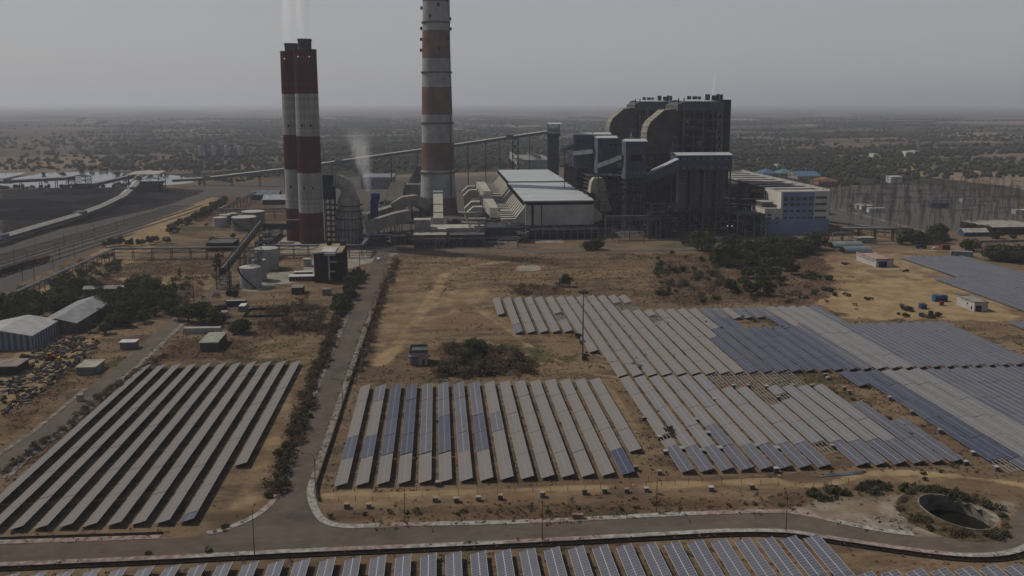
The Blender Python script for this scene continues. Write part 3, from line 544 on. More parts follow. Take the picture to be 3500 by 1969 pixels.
# ------------------------------------------------------------------ dust precipitators
def precip(x0, x1, y0, y1, label):
    t = thing('dust_precipitator', label, 'precipitator', ((x0+x1)/2, y0, 0), 'white roofed dust precipitators')
    mb = MB(); mb.box(x0+1, x1-1, y0, y1, 9, 24); 
    for k in range(1, 9): mb.box(x0+1+(x1-x0-2)*k/9-.15, x0+1+(x1-x0-2)*k/9+.15, y0-.25, y0, 9, 24)
    mb.build('casing', M('casing_lagging', (.56, .52, .45), .2, .1, ribs=('Z', .45)), t)
    MB().box(x0+1.6, x1-1.6, y0+.6, y1-.6, 24, 26.6).build('louvre_band', dark, t)
    mb = MB(); n = 14; d = (y1-y0)/n
    for k in range(n): mb.box(x0, x1+(.9 if k % 2 else 0)-1.2, y0-.6+d*k, y0-.6+d*(k+1), 26.6, 27.5+.06*(k % 3))
    mb.build('roof', roofw, t)
    mb = MB(); nx_, ny_ = 6, 9
    for i in range(nx_):
        for k in range(ny_):
            a, b = x0+2+(x1-x0-4)*i/nx_, x0+2+(x1-x0-4)*(i+1)/nx_; c, e = y0+1+(y1-y0-2)*k/ny_, y0+1+(y1-y0-2)*(k+1)/ny_; mxx, myy = (a+b)/2, (c+e)/2
            mb.hexa([(mxx-.5, myy-.5, 3.6), (mxx+.5, myy-.5, 3.6), (mxx+.5, myy+.5, 3.6), (mxx-.5, myy+.5, 3.6), (a, c, 9), (b, c, 9), (b, e, 9), (a, e, 9)])
    mb.build('hopper', ductd, t)
    mb = MB()
    for i in range(7):
        for k in range(8):
            x, y = x0+2+(x1-x0-4)*i/6, y0+1.5+(y1-y0-3)*k/7; mb.box(x-.35, x+.35, y-.35, y+.35, 0, 9)
    for i in range(6): mb.beam((x0+2+(x1-x0-4)*i/6, y0+1, .5), (x0+2+(x1-x0-4)*(i+1)/6, y0+1, 8.5), .3)
    mb.build('support_legs', steel, t)
    for x in (x0+6, x0+13): MB().box(x-.6 if x < x0+9 else x-.3, x+1 if x < x0+9 else x+.4, y0-.6, y0-.26, 8.5, 24).build('cable_riser', dark, t)
    n = 12; d = (y1-y0-8)/n
    for k in range(n):                                                # slanting outlet funnels down the sunny side
        ya = y0+3+d*k; yb = ya+d*.62
        mb = MB(); mb.hexa([(x0-6.0, ya+1, 10.5), (x0+1, ya, 9.5), (x0+1, yb, 9.5), (x0-6.0, yb-1, 10.5), (x0-6.0, ya+1, 14.0), (x0+1, ya, 23), (x0+1, yb, 23), (x0-6.0, yb-1, 14.0)])
        mb.box(x0-16.5, x0-6.0, ya+1.4, yb-1.4, 11.0, 13.4); mb.build('outlet_funnel', duct, t)
        mb = MB(); mb.hexa([(x1-1, ya, 9.5), (x1+6, ya+1, 12), (x1+6, yb-1, 12), (x1-1, yb, 9.5), (x1-1, ya, 22), (x1+6, ya+1, 16.5), (x1+6, yb-1, 16.5), (x1-1, yb, 22)]); mb.build('inlet_funnel', duct, t)
    mb = MB(); rr = random.Random(int(y0))
    for k in range(26): y = y0+2+(y1-y0-4)*k/25; mb.box(x0-1.2, x0+.6, y, y+1.6, 24.2, 25.6+rr.random()*1.6)
    mb.build('rapper_boxes', dsteel, t)
    return t
precip(64.2, 118, 615, 757, 'nearer precipitator with a white sheet roof crossed by the chimney shadow')
precip(66, 121, 771, 904, 'farther precipitator with a plain sunlit white sheet roof')
def fan_ducts(x0, ya, yb, label, e):
    t = thing('outlet_duct', label, 'duct', (x0, ya, 0), 'beige outlet ducts beside the precipitators')
    mb = MB(); mb.hexa([(x0+3, ya, 9), (x0+9.5, ya-6, 9), (x0+9.5, yb, 9), (x0, yb, 9), (x0+3, ya, 17), (x0+9.5, ya-6, 17), (x0+9.5, yb, 17), (x0, yb, 17)]); mb.box(x0+9.5, x0+24, ya-6, ya+1, 9.4, 14.6); mb.build('manifold', duct, t)
    for y in e:
        mb = MB(); mb.prism([(x0-2.5, 9), (x0-2.5, 16.5), (x0-10, 16.5), (x0-16, 11), (x0-16, 0), (x0-9, 0), (x0-9, 7.5), (x0-6, 9)], y, y+9, 'y'); mb.build('elbow_duct', duct, t)
        mb = MB()
        for k in range(5): mb.box(x0-2.6, x0-1.9, y+1.8*k, y+1.8*k+.3, 8.5, 17.2)
        mb.build('damper_frame', dsteel, t)
    mb = MB()
    for k in range(4):
        for x in (x0+1.5, x0+8.5): y = ya+4+(yb-ya-8)*k/3; mb.box(x-.3, x+.3, y-.3, y+.3, 0, 9)
    mb.box(x0-4, x0+22, ya-9, ya-6.4, 7.4, 8.0); 
    for x in range(0, 24, 4): mb.beam((x0-2+x, ya-8.5, 0), (x0-2+x, ya-8.5, 7.4), .35); mb.beam((x0-2+x, ya-8.5, 1), (x0+2+x, ya-8.5, 7), .22)
    mb.build('support_frame', steel, t); return t
fan_ducts(38.5, 662, 752, 'nearer pair of beige elbow ducts joined to a long box by the precipitator', (668, 704))
fan_ducts(40.5, 788, 880, 'farther pair of beige elbow ducts behind the nearer pair', (800, 838))
t = thing('riser_duct', 'pale upright stepped duct standing in front of the tall chimney', 'duct', (.2, 625, 0))
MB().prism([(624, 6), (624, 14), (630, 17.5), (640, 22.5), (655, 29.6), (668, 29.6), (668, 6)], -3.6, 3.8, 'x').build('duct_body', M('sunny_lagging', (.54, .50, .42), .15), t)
mb = MB(); mb.box(-3.9, 4.1, 654.5, 668, 29.6, 30.3)
for x in (-3.8, 4): mb.beam((x, 654.6, 30.3), (x, 668, 31.2), .12)
mb.box(-3.7, 3.9, 639.8, 640.4, 22.5, 22.9); mb.box(-3.7, 3.9, 629.8, 630.3, 17.4, 17.9); mb.build('top_platform', lsteel, t)
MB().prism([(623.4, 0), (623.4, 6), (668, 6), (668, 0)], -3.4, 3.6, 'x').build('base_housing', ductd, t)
def ribduct(name, label, pts, w, h, step=2.2, mt=None):
    """rectangular lagged duct along a path with raised stiffener ribs"""
    t = thing(name, label, 'duct', (pts[0][0], pts[0][1], 0)); mb = MB()
    P = [Vector(p) for p in pts]; secs = []
    for i, p in enumerate(P):
        d = (P[min(i+1, len(P)-1)]-P[max(i-1, 0)]).normalized(); r = Vector((d.y, -d.x, 0)); r = r.normalized() if r.length > .01 else Vector((1, 0, 0)); u = r.cross(d); secs.append((r, u))
    def ring(p, r, u, f=1.): return [p+r*(-w/2*f)+u*(-h/2*f), p+r*(w/2*f)+u*(-h/2*f), p+r*(w/2*f)+u*(h/2*f), p+r*(-w/2*f)+u*(h/2*f)]
    rings = [ring(p, *s) for p, s in zip(P, secs)]
    for a, b in zip(rings, rings[1:]): mb.add(a+b, [(0, 1, 5, 4), (1, 2, 6, 5), (2, 3, 7, 6), (3, 0, 4, 7)])
    mb.add(rings[0], [(3, 2, 1, 0)]); mb.add(rings[-1], [(0, 1, 2, 3)]); mb.build('duct_body', mt or ductd, t)
    rb = MB(); legs = MB()
    for i in range(len(P)-1):
        L = (P[i+1]-P[i]).length; n = max(1, int(L/step))
        for k in range(n):
            f = (k+.5)/n; p = P[i].lerp(P[i+1], f); r = secs[i][0].lerp(secs[i+1][0], f).normalized(); u = secs[i][1].lerp(secs[i+1][1], f).normalized(); d = (P[i+1]-P[i]).normalized()*.14
            a = [q-d for q in ring(p, r, u, 1.07)]; b = [q+d for q in ring(p, r, u, 1.07)]; rb.add(a+b, [(0, 1, 5, 4), (1, 2, 6, 5), (2, 3, 7, 6), (3, 0, 4, 7), (3, 2, 1, 0), (4, 5, 6, 7)])
            if k % 4 == 0 and p.z-h/2 > 2: legs.beam((p.x-w*.35, p.y, 0), (p.x-w*.35, p.y, p.z-h/2), .5); legs.beam((p.x+w*.35, p.y, 0), (p.x+w*.35, p.y, p.z-h/2), .5)
    rb.build('stiffener_ribs', rib_m, t)
    if legs.v: legs.build('support_legs', dsteel, t)
    return t
ribduct('ribbed_duct', 'lowest ribbed duct rising from the round absorber towards the tall chimney', [(-52, 599, 11), (-46.5, 600, 12.4), (-38, 603, 15), (-30, 606, 17), (-21, 610, 18.2)], 7, 8.4)
ribduct('ribbed_duct', 'curved ribbed duct bending right behind the lowest ribbed duct', [(-34, 640, 20), (-26, 640, 25), (-18, 641, 26), (-11, 645, 22), (-6, 655, 16), (-3, 680, 12)], 9, 8)
ribduct('ribbed_duct', 'middle ribbed duct sloping down behind the strong blue tower', [(-56, 640, 12), (-46, 650, 13.5), (-36, 655, 16), (-28, 662, 17)], 8, 8)
ribduct('ribbed_duct', 'upper ribbed duct running level into the left side of the tall chimney', [(-37, 700, 14), (-36.5, 740, 20), (-35.5, 765, 23.5)], 13, 10)
ribduct('ribbed_duct', 'level ribbed duct end joined to the left flank of the tall chimney', [(-42, 775, 20), (-30, 775, 20), (-14, 773, 20)], 12, 11)
# absorber and its bend duct
ax, ay = -64.2, 608.; t = thing('absorber_tower', 'round grey absorber tower with ring platforms to the right of the twin chimneys', 'tower', (ax, ay, 0))
def shell(prof, name, mt): mb = MB(); mb.lathe(ax, ay, prof, 40, 0, cap=True); return mb.build(name, mt, t, smooth=False)
shell([(8.8, 0), (8.8, 23)], 'shell', M('shell_plate', (.30, .30, .28), .3, .3, streak=.45)); shell([(8.0, 23.01), (8.0, 30), (5.6, 35), (5.2, 36.5)], 'upper_shell', ductd)
for z in (9.5, 17, 22.6, 26.5): mb = MB(); mb.lathe(ax, ay, [(8.8, z), (10.2, z), (10.2, z+.25), (8.75, z+.25)], 40, 0, cap=False); [mb.box(ax+10.1*math.cos(k*.392)-.06, ax+10.1*math.cos(k*.392)+.06, ay+10.1*math.sin(k*.392)-.06, ay+10.1*math.sin(k*.392)+.06, z, z+1.2) for k in range(16)]; mb.build('ring_platform', dsteel, t)
mb = MB()
for k in range(20): a = k*math.pi/10; mb.box(ax+8.85*math.cos(a)-.12, ax+8.85*math.cos(a)+.12, ay+8.85*math.sin(a)-.12, ay+8.85*math.sin(a)+.12, 0, 22)
mb.build('stiffener', dsteel, t)
tt = thing('bend_duct', 'round segmented bend duct from the absorber top across to the twin chimneys', 'duct', (ax, ay, 36)); pts = [(ax, ay, 36.3), (ax-.3, ay, 38.4), (ax-1.4, ay-.3, 40.6), (ax-3.4, ay-.8, 42.6), (ax-6.2, ay-1.4, 44), (ax-8.6, ay-2, 44.6), (ax-10.6, ay-2.6, 44.8)]
MB().tube(pts, [5.0, 5.0, 4.9, 4.8, 4.7, 4.6, 4.6], 24).build('duct_body', M('bend_lagging', (.46, .43, .37), .2), tt, smooth=False)
mb = MB()
for p, q in zip(pts, pts[1:]): a, b = Vector(p), Vector(q); c = a.lerp(b, .5); d = (b-a).normalized()*.16; mb.tube([c-d, c+d], 5.15, 24)
mb.build('stiffener_ribs', rib_m, tt)
t = thing('blue_stair_tower', 'dark blue clad stair tower between the near striped chimney and the absorber', 'tower', (-77, 606, 0))
MB().box(-82, -73.8, 604, 612, 31, 48.2).build('blue_cladding', M('dark_blue_sheet', (.030, .042, .085), .25, .2), t)
mb = MB()
for x in (-81, -77.5, -74.2):
    for y in (604.4, 611.6): mb.box(x-.3, x+.3, y-.3, y+.3, 0, 31)
for z in range(3, 31, 4): mb.box(-81.6, -73.7, 603.8, 612.2, z, z+.35); mb.beam((-81, 604.2, z), (-74.2, 604.2, z+4), .25)
mb.build('steel_frame', dsteel, t)
t = thing('blue_tower', 'narrow strong blue tower standing among the ribbed ducts', 'tower', (-46.8, 622, 0)); MB().box(-50, -44.6, 620, 626, 6, 28).build('blue_cladding', bluep, t); MB().box(-49.2, -43.2, 619.6, 626.4, 28, 33.2).build('blue_head', bluep, t)
mb = MB()
for x in (-49.7, -45): mb.box(x-.25, x+.25, 620.2, 620.8, 0, 6); mb.box(x-.25, x+.25, 625.2, 625.8, 0, 6)
mb.build('legs', dsteel, t)
# ------------------------------------------------------------------ blue coal towers, bunkers, boilers
def lattice_tower(mb, x0, x1, y0, y1, z0, z1, n, w=.5, br=.28):
    for x in (x0, x1):
        for y in (y0, y1): mb.box(x-w/2, x+w/2, y-w/2, y+w/2, z0, z1)
    for k in range(n):
        a, b = z0+(z1-z0)*k/n, z0+(z1-z0)*(k+1)/n
        for y in (y0, y1): mb.beam((x0, y, b), (x1, y, b), br*1.3); mb.beam((x0, y, a), ((x0+x1)/2, y, b), br); mb.beam((x1, y, a), ((x0+x1)/2, y, b), br)
        for x in (x0, x1): mb.beam((x, y0, b), (x, y1, b), br*1.3); mb.beam((x, y0, a), (x, y1, b), br)
def gable(mb, x0, x1, y0, y1, z, h, axis='x', ov=.4, th=.25, m=0):   # thin gabled roof, ridge along axis
    if axis == 'x':
        ym = (y0+y1)/2; mb.prism([(y0-ov, z), (ym, z+h), (y1+ov, z), (y1+ov, z-th), (ym, z+h-th), (y0-ov, z-th)], x0-ov, x1+ov, 'x', m)
    else:
        xm = (x0+x1)/2; mb.prism([(x0-ov, z), (xm, z+h), (x1+ov, z), (x1+ov, z-th), (xm, z+h-th), (x0-ov, z-th)], y0-ov, y1+ov, 'y', m)
def blue_tower(x0, x1, y0, y1, zc, zt, label, rows=2, big=False):
    t = thing('junction_tower', label, 'tower', ((x0+x1)/2, y0, 0), 'blue clad coal junction towers')
    MB().box(x0, x1, y0, y1, zc, zt-1.2).build('cladding', blueclad, t)
    mb = MB(); mb.prism([(y0-.5, zt-1.2), (y0-.5, zt-.9), ((y0+y1)/2, zt+.6), (y1+.5, zt-.9), (y1+.5, zt-1.2)], x0-.4, x1+.4, 'x'); mb.build('roof', roofw, t)
    mb = MB(); mb.box(x0-.35, x0+.9, y0-.3, y1+.1, zc-1, zt-1.4); mb.build('pilaster', M('light_blue_sheet', (.11, .135, .18), .2), t)
    for r in range(rows):
        z = zt-7-r*6.2
        for k in range(4): x = x0+2.4+(x1-x0-4)*k/3; MB().box(x-.75, x+.75, y0-.12, y0+.1, z, z+1.5).build('window', glass, t)
    if big:
        MB().box(x0+3.5, x1-3.2, y0-.14, y0+.1, zc+12.6, zc+17.2).build('opening', dark, t); MB().box(x1-3.2, x1-3.0, y0-.2, y0+.1, zc+15.6, zc+15.9).build('lamp', lamp, t)
        for k in range(4): x = x0+3+(x1-x0-5)*k/3; MB().box(x-.7, x+.7, y0-.12, y0+.1, zc+3.2, zc+4.6).build('window', M('pale_blind', (.2, .23, .28)), t)
    mb = MB(); lattice_tower(mb, x0+.6, x1-.6, y0+.6, y1-.6, 0, zc, max(4, int(zc/7)), .55); mb.build('steel_legs', steel, t)
    return t
blue_tower(138.6, 154.2, 606, 619, 44.6, 72.6, 'nearest blue junction tower with rows of square windows and a dark opening', 2, True)
blue_tower(124.6, 139.8, 642, 656, 46, 73.6, 'middle blue junction tower left of the nearest blue tower', 1)
blue_tower(116.5, 131.0, 700, 714, 46, 74.0, 'farthest left blue junction tower beside the dark transfer tower', 1)
blue_tower(133.5, 147.0, 700, 714, 46, 74.2, 'short roofed blue junction tower right of the farthest left one', 1)
for k, (a, b, w) in enumerate((((125.5, 641, 51), (137.8, 612, 60), 3.2), ((111, 699, 57), (123.5, 651, 62), 3.2), ((104, 700, 60), (116, 706, 63), 3.))):
    t = thing('chute', ('slanting pale grey chute rising to the nearest blue tower', 'slanting pale chute rising to the middle blue tower', 'short pale chute at the left of the farthest blue tower')[k], 'chute', a, 'slanting chutes between the blue towers'); mb = MB(); mb.beam(a, b, w, 3.4); mb.build('chute_box', M('chute_sheet', (.20, .21, .23), .2), t); mb = MB(); c = Vector(a).lerp(Vector(b), .3); mb.box(c.x-.3, c.x+.3, c.y-.3, c.y+.3, 0, c.z-1.5); mb.build('post', steel, t)
t = thing('transfer_tower', 'tall dark transfer tower with a white roof at the top of the long conveyor', 'tower', (131, 930, 0)); MB().box(124.2, 136, 930, 942, 0, 62).build('shaft', M('dark_sheet', (.036, .040, .048), .25), t)
mb = MB(); lattice_tower(mb, 124.6, 136.4, 930.4, 941.6, 62, 75.5, 2, .5); mb.box(124, 137, 929.8, 942.2, 62, 65); mb.build('open_head', dsteel, t); mb = MB(); gable(mb, 124, 138, 929, 943, 76, 1.6); mb.build('roof', roofw, t)
for k in range(3): MB().box(126+3.4*k, 128.4+3.4*k, 929.7, 929.95, 67, 72).build('window', M('pale_glass', (.16, .17, .19)), t)
# bunker bay
t = thing('coal_bunker', 'long blue bunker house on steel legs over four round silos', 'bunker', (200, 612, 0))
MB().box(179, 221.4, 612, 630, 49.8, 60.6).build('blue_cladding', blueclad, t)
mb = MB(); gable(mb, 179, 221.4, 612, 630, 60.9, 1.6); mb.build('roof', roofw, t)
for z, h in ((57.2, 1.7), (50.6, 1.5)):
    for k in range(4): MB().box(180.8+10.1*k, 189.2+10.1*k, 611.86, 612.1, z, z+h).build('window_band', M('band_sheet', (.13, .155, .20), .2), t)
    for k in range(8): x = 181.5+5.3*k; MB().box(x-.5, x+.5, 611.8, 612.1, z-.1, z+h+.1).build('window', dark, t)
for x in (185.6, 195.6, 205.5, 215.3):
    mb = MB(); mb.lathe(x, 620, [(1.0, 12.5), (4.1, 20.5), (4.1, 49.6)], 28, 0); o = mb.build('silo', M('silo_plate', (.10, .10, .095), .3, .4), t)
    mb = MB()
    for k in range(11): z = 21.5+2.5*k; mb.lathe(x, 620, [(4.1, z), (4.35, z), (4.35, z+.35), (4.1, z+.35)], 28, 0, cap=False)
    mb.build('hoop', M('hoop_steel', (.15, .146, .135), .2), o)
mb = MB()
for x in (180.2, 190.4, 200.6, 210.6, 220.6):
    for y in (613, 629): mb.box(x-.45, x+.45, y-.45, y+.45, 0, 49.8)
for k in range(4):
    a, b = (180.2, 190.4, 200.6, 210.6)[k], (190.4, 200.6, 210.6, 220.6)[k]
    for z in (5, 19, 21.3, 33, 40): mb.beam((a, 613, z), (b, 613, z), .5 if z < 25 else .25)
    for z0, z1 in ((0.5, 5), (5.5, 14), (21.6, 29)): mb.beam((a, 613, z0), ((a+b)/2, 613, z1), .4); mb.beam((b, 613, z0), ((a+b)/2, 613, z1), .4)
mb.build('steel_frame', M('frame_steel', (.11, .115, .13), .25), t)
MB().box(156, 222, 632.4, 640, 0, 49).build('back_wall', M('near_black_sheet', (.017, .016, .018), .4), t)
mb = MB(); mb.box(160, 222.5, 612.5, 632, 18.2, 18.9); mb.box(160, 222.5, 611, 612.4, 18.2, 19.2); mb.build('floor_deck', dsteel, t)
mb = MB(); rr = random.Random(5)
for k in range(46):
    x, z = rr.uniform(156, 181), rr.uniform(2, 46); w, h = rr.uniform(.6, 4), rr.uniform(.5, 5); y = rr.uniform(622, 631); mb.box(x, x+w, y, y+1.2, z, z+h)
for k in range(40): x, z = rr.uniform(158, 221), rr.uniform(.5, 17); mb.box(x, x+rr.uniform(.5, 4), 616+rr.random()*12, 630, z, z+rr.uniform(.5, 3))
mb.build('mill_machinery', M('dirty_brown', (.05, .036, .032), .4), t)
MB().box(178, 178.5, 611.4, 611.8, 18.9, 19.4).build('lamp', lamp, t); MB().box(219.5, 219.9, 611.5, 611.9, 6.7, 7.1).build('lamp', lamp, t); MB().box(223, 223.4, 611.5, 611.9, 6.7, 7.1).build('lamp', lamp, t)
t = thing('coal_gallery', 'sloping blue gallery with a pale roof joining the nearest tower to the bunker', 'gallery', (166, 612, 45)); 
MB().prism([(154.2, 40), (179, 48.5), (179, 57.8), (154.2, 46)], 608.5, 617, 'y').build('gallery_box', blueclad, t); MB().prism([(160.5, 49.2), (179.2, 58.0), (179.2, 58.5), (160.5, 49.7)], 608, 617.5, 'y').build('roof', roofw, t)
def boiler(y0, y1, label, rear=False):
    t = thing('boiler_house', label, 'boiler house', (220, y0, 0), 'dark steel boiler houses'); x0, x1 = 201, 234.5
    MB().box(x0+2.2, x1-1, y0+4, y1-2, 0, 93).build('boiler_casing', M('boiler_casing', (.026, .024, .025), .4, .15), t)
    MB().box(x0, x1, y0, y1, 93.4, 100.6).build('top_cladding', bluecl2, t); MB().prism([(x0, 93.4), (x0, 100.6), (x0-4.5, 97.5), (x0-4.5, 93.4)], y0+3, y1-6, 'y').build('side_cladding', M('grey_sheet', (.12, .125, .13), .2), t)
    mb = MB(); gable(mb, x0-.5, x1-6, y0, y1, 100.9, 1.3); mb.build('roof', roofw, t)
    MB().box(x1, x1+6.4, y0+2, y1, 0, 102.2).build('lift_shaft', M('shaft_sheet', (.034, .036, .045), .2), t)
    mb = MB(); n = 5
    for k in range(n):
        x = x0+.6+(x1-x0-1.4)*k/(n-1); mb.box(x-.45, x+.45, y0+.2, y0+1.0, 0, 93.4)
    for z in range(8, 93, 7): mb.box(x0, x1, y0+.1, y0+1.2, z, z+.5); mb.box(x0, x0+.6, y0, y1, z, z+.5)
    for z in range(8, 93, 7):
        for k in range(3): xa = x0+2+k*10.5; mb.beam((xa, y0+.6, z+1.2), (xa+8, y0+.6, z+1.2), .14)
    for k in range(4): y = y0+1+(y1-y0-2)*k/3; mb.box(x0-.2, x0+.6, y-.4, y+.4, 0, 93.4)
    mb.beam((x0+12, y0+.3, 64), (x0+22, y0+.3, 79), .3); mb.build('steel_frame', M('boiler_steel', (.13, .125, .13), .3), t)
    mb = MB(); r5 = random.Random(int(y0)+1)
    for k in range(90):
        x, z = r5.uniform(x0+.5, x1-1), r5.uniform(3, 88); q = r5.random()
        if q < .4: mb.tube([(x, y0+r5.uniform(-.4, 3), z), (min(x+r5.uniform(2, 9), x1), y0+r5.uniform(-.4, 3), z)], r5.uniform(.12, .4), 6)
        elif q < .7: mb.tube([(x, y0+r5.uniform(-.4, 3), z), (x, y0+r5.uniform(-.4, 3), z+r5.uniform(3, 11))], r5.uniform(.12, .45), 6)
        else: mb.box(x, x+r5.uniform(.8, 3), y0+1.2, y0+3.6, z, z+r5.uniform(.8, 3))
    for z in range(8, 93, 7): mb.box(x0, x1, y0-.1, y0+.02, z+1.5, z+1.62); mb.beam((x0+((z*3) % 20), y0+.2, z), (x0+((z*3) % 20)+8, y0+.2, z+7), .28)
    mb.build('pipework', M('boiler_pipe', (.22, .205, .20), .3), t)
    mb = MB(); lattice_tower(mb, x1-5.6, x1-1.2, y0-1.6, y0-.2, 20, 93, 12, .35, .3); mb.build('stair_tower', lsteel, t)
    rr = random.Random(3+int(y0))
    for k, (xx, w, h) in enumerate(((x0+3.5, 3, 3.4), (x0+8, 3.6, 3.2), (x0+12.5, 2.2, 3), (x0+18.5, 4, 4.8), (x0+24, 4.4, 3.9), (x0+28, 2.4, 5), (x0+30.6, 2.8, 4.6))):
        mb = MB(); mb.lathe(xx+w/2, y0+4, [(w/2, 101.8), (w/2, 101.8+h)], 14) if k > 2 else mb.box(xx, xx+w, y0+3, y0+5, 102.4, 102.4+h*.8); mb.build('roof_vent', M('vent_steel', (.07, .075, .08), .2), t)
    mb = MB()
    for x in (x0-4, x0+.5): mb.box(x-.4, x+.4, y0+2.6, y0+3.4, 93, 103.5)
    for k in range(12): x = x0+k*2.8; mb.box(x-.05, x+.05, y0-.1, y0+.05, 101, 102.2)
    mb.build('mast', steel, t)
    # big curved flue duct on the sunny side
    d = thing('flue_duct', ('farther' if rear else 'nearer')+' huge curved flue duct bending down the sunny side of the '+('back' if rear else 'front')+' boiler house', 'duct', (180, y0+8, 0), 'huge curved flue ducts')
    prof = [(173, 22), (172.6, 75), (173.6, 80), (176.2, 84.6), (187, 93.6), (197, 94.6), (x0-.4, 94.6), (x0-.4, 80), (197, 77), (194, 70), (192.4, 60), (192, 22)]
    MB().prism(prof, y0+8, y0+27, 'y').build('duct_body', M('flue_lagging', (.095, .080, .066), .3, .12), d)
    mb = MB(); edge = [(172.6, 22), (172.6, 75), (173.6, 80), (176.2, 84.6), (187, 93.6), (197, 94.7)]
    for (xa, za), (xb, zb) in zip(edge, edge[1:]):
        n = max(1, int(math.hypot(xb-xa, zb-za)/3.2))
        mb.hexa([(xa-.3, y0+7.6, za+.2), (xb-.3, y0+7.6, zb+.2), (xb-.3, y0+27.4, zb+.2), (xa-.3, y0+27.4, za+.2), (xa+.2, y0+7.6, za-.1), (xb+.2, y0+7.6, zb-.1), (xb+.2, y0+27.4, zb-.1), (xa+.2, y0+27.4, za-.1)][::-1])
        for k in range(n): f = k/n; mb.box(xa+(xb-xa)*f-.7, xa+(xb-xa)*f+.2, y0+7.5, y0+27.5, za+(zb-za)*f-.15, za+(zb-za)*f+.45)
    mb.build('sunlit_back', M('painted_sunlit_lagging', (.31, .29, .23), .2), d)  # sun-side skin of the duct, sunlight put into its paler colour
    mb = MB()
    for z in (57, 44, 33, 26): mb.box(170.5, 200.5, y0+6.4, y0+7.4, z, z+.7); [mb.box(171+3*k, 171.1+3*k, y0+6.4, y0+6.5, z+.7, z+1.8) for k in range(10)]
    for x in (173, 180, 187, 193, 199): mb.box(x-.4, x+.4, y0+6.6, y0+7.4, 0, 57)
    mb.build('platform', dsteel, d)
    return t
boiler(672, 718, 'nearer tall dark boiler house with open steel floors and a row of roof vents'); boiler(822, 868, 'farther tall boiler house partly hidden behind the nearer one', True)
def inlet(x, y, z, label):
    t = thing('inlet_duct', label, 'duct', (x, y, 0), 'tapering beige inlet ducts'); MB().prism([(x, z-12), (x+1, z-3), (x+3, z), (x+10.5, z), (x+13.5, z-9), (x+14.5, z-10), (x+14.5, z-17.5), (x+7, z-17.5), (x+4, z-12)], y, y+12, 'y').build('duct_body', M('inlet_lagging', (.46, .415, .335), .18), t)
    MB().box(x+6.9, x+14.6, y-.4, y, z-17, z-10.2).build('end_plate', ductd, t); MB().prism([(x+8, z-17.5), (x+15, z-17.5), (x+17, z-23), (x+18, z-26), (x+9, z-26)], y-1, y+8, 'y').build('lower_duct', M('inlet_lagging', (.46, .415, .335)), t)
    mb = MB(); [mb.box(x+a-.4, x+a+.4, y+b-.4, y+b+.4, 0, z-17) for a in (8, 13.5) for b in (1, 11)]; mb.build('legs', dsteel, t)
inlet(120.7, 652, 40.6, 'nearer tapering beige inlet duct right of the white precipitator roofs'); inlet(122.5, 790, 39, 'farther tapering beige inlet duct behind the nearer one')
# ------------------------------------------------------------------ long conveyor and coal yard machinery
def conveyor(label, pts, w, h, posts, heads=(), side=blueclad, zpost=0.):
    t = thing('conveyor_gallery', label, 'conveyor', (pts[0][0], pts[0][1], 0)); mb, rf = MB(), MB()
    for a, b in zip(pts, pts[1:]):
        a, b = Vector(a), Vector(b); mb.beam(a, b, w, h*.8); d = (b-a).normalized(); sd_ = d.cross(Vector((0, 0, 1))).normalized()*(w/2+.6); u0, u1 = Vector((0, 0, h*.4)), Vector((0, 0, h*.4+w*.26)); rf.hexa([a-sd_+u0, a+sd_+u0, b+sd_+u0, b-sd_+u0, a-sd_*.08+u1, a+sd_*.08+u1, b+sd_*.08+u1, b-sd_*.08+u1])
    mb.build('gallery', side, t); rf.build('roof', M('sunny_gallery_roof', (.44, .42, .36), .2), t)
    lens = [0]
    for a, b in zip(pts, pts[1:]): lens.append(lens[-1]+(Vector(b)-Vector(a)).length)
    def at(f):
        d = f*lens[-1]
        for i in range(len(pts)-1):
            if d <= lens[i+1]: return Vector(pts[i]).lerp(Vector(pts[i+1]), (d-lens[i])/(lens[i+1]-lens[i]))
        return Vector(pts[-1])
    for f, kind in posts:
        p = at(f); z = p.z-h/2; mb = MB()
        if kind == 'l': lattice_tower(mb, p.x-w*.7, p.x+w*.7, p.y-2, p.y+2, 0, z, max(2, int(z/7)), .6, .35)
        else:
            for s in (-1, 1): mb.beam((p.x+s*.3, p.y+s*w*.6, 0), (p.x+s*.2, p.y+s*w*.4, z), .65)
            for q in np.arange(5, z, 6.): mb.beam((p.x, p.y-w*.55, q), (p.x, p.y+w*.55, q), .3)
        if z > 1: mb.build('trestle', dsteel, t)
    for f in heads: p = at(f); MB().box(p.x-4.2, p.x+4.2, p.y-w*.7, p.y+w*.7, p.z-h*.5, p.z+h*.5+2.0).build('drive_house', M('pale_blue_sheet', (.16, .18, .21), .2), t)
    return t
conveyor('very long covered conveyor climbing behind the chimneys to the dark transfer tower', [(-322, 1048, 5.5), (-283.5, 1047, 7.5), (-180, 1018, 20.5), (124, 936, 66.5)], 4.6, 3.6, [(.075, 'l'), (.16, 's'), (.24, 's'), (.31, 's'), (.37, 's'), (.44, 's'), (.52, 's'), (.60, 's'), (.67, 's'), (.715, 's'), (.76, 's'), (.80, 's'), (.845, 's'), (.88, 's'), (.92, 'l'), (.955, 's')], (.09, .46, .755, .905))
conveyor('wide pale roofed conveyor curving down beside the rail tracks', [(-348, 1046, 17), (-346, 1005, 15), (-331, 945, 10), (-317, 870, 6), (-309, 790, 4.5), (-307, 735, 4), (-310, 640, 4), (-313, 520, 4)], 7.0, 2.8, [(.1, 's'), (.2, 's'), (.3, 's')], (.26, .58, .82))
conveyor('blue conveyor rising from the left edge in front of the pond', [(-560, 1010, 8), (-500, 1005, 9.5), (-408, 978, 15.5)], 4.6, 4.2, [(.3, 's'), (.55, 's'), (.72, 's'), (.85, 's'), (.94, 's')], (.45,))
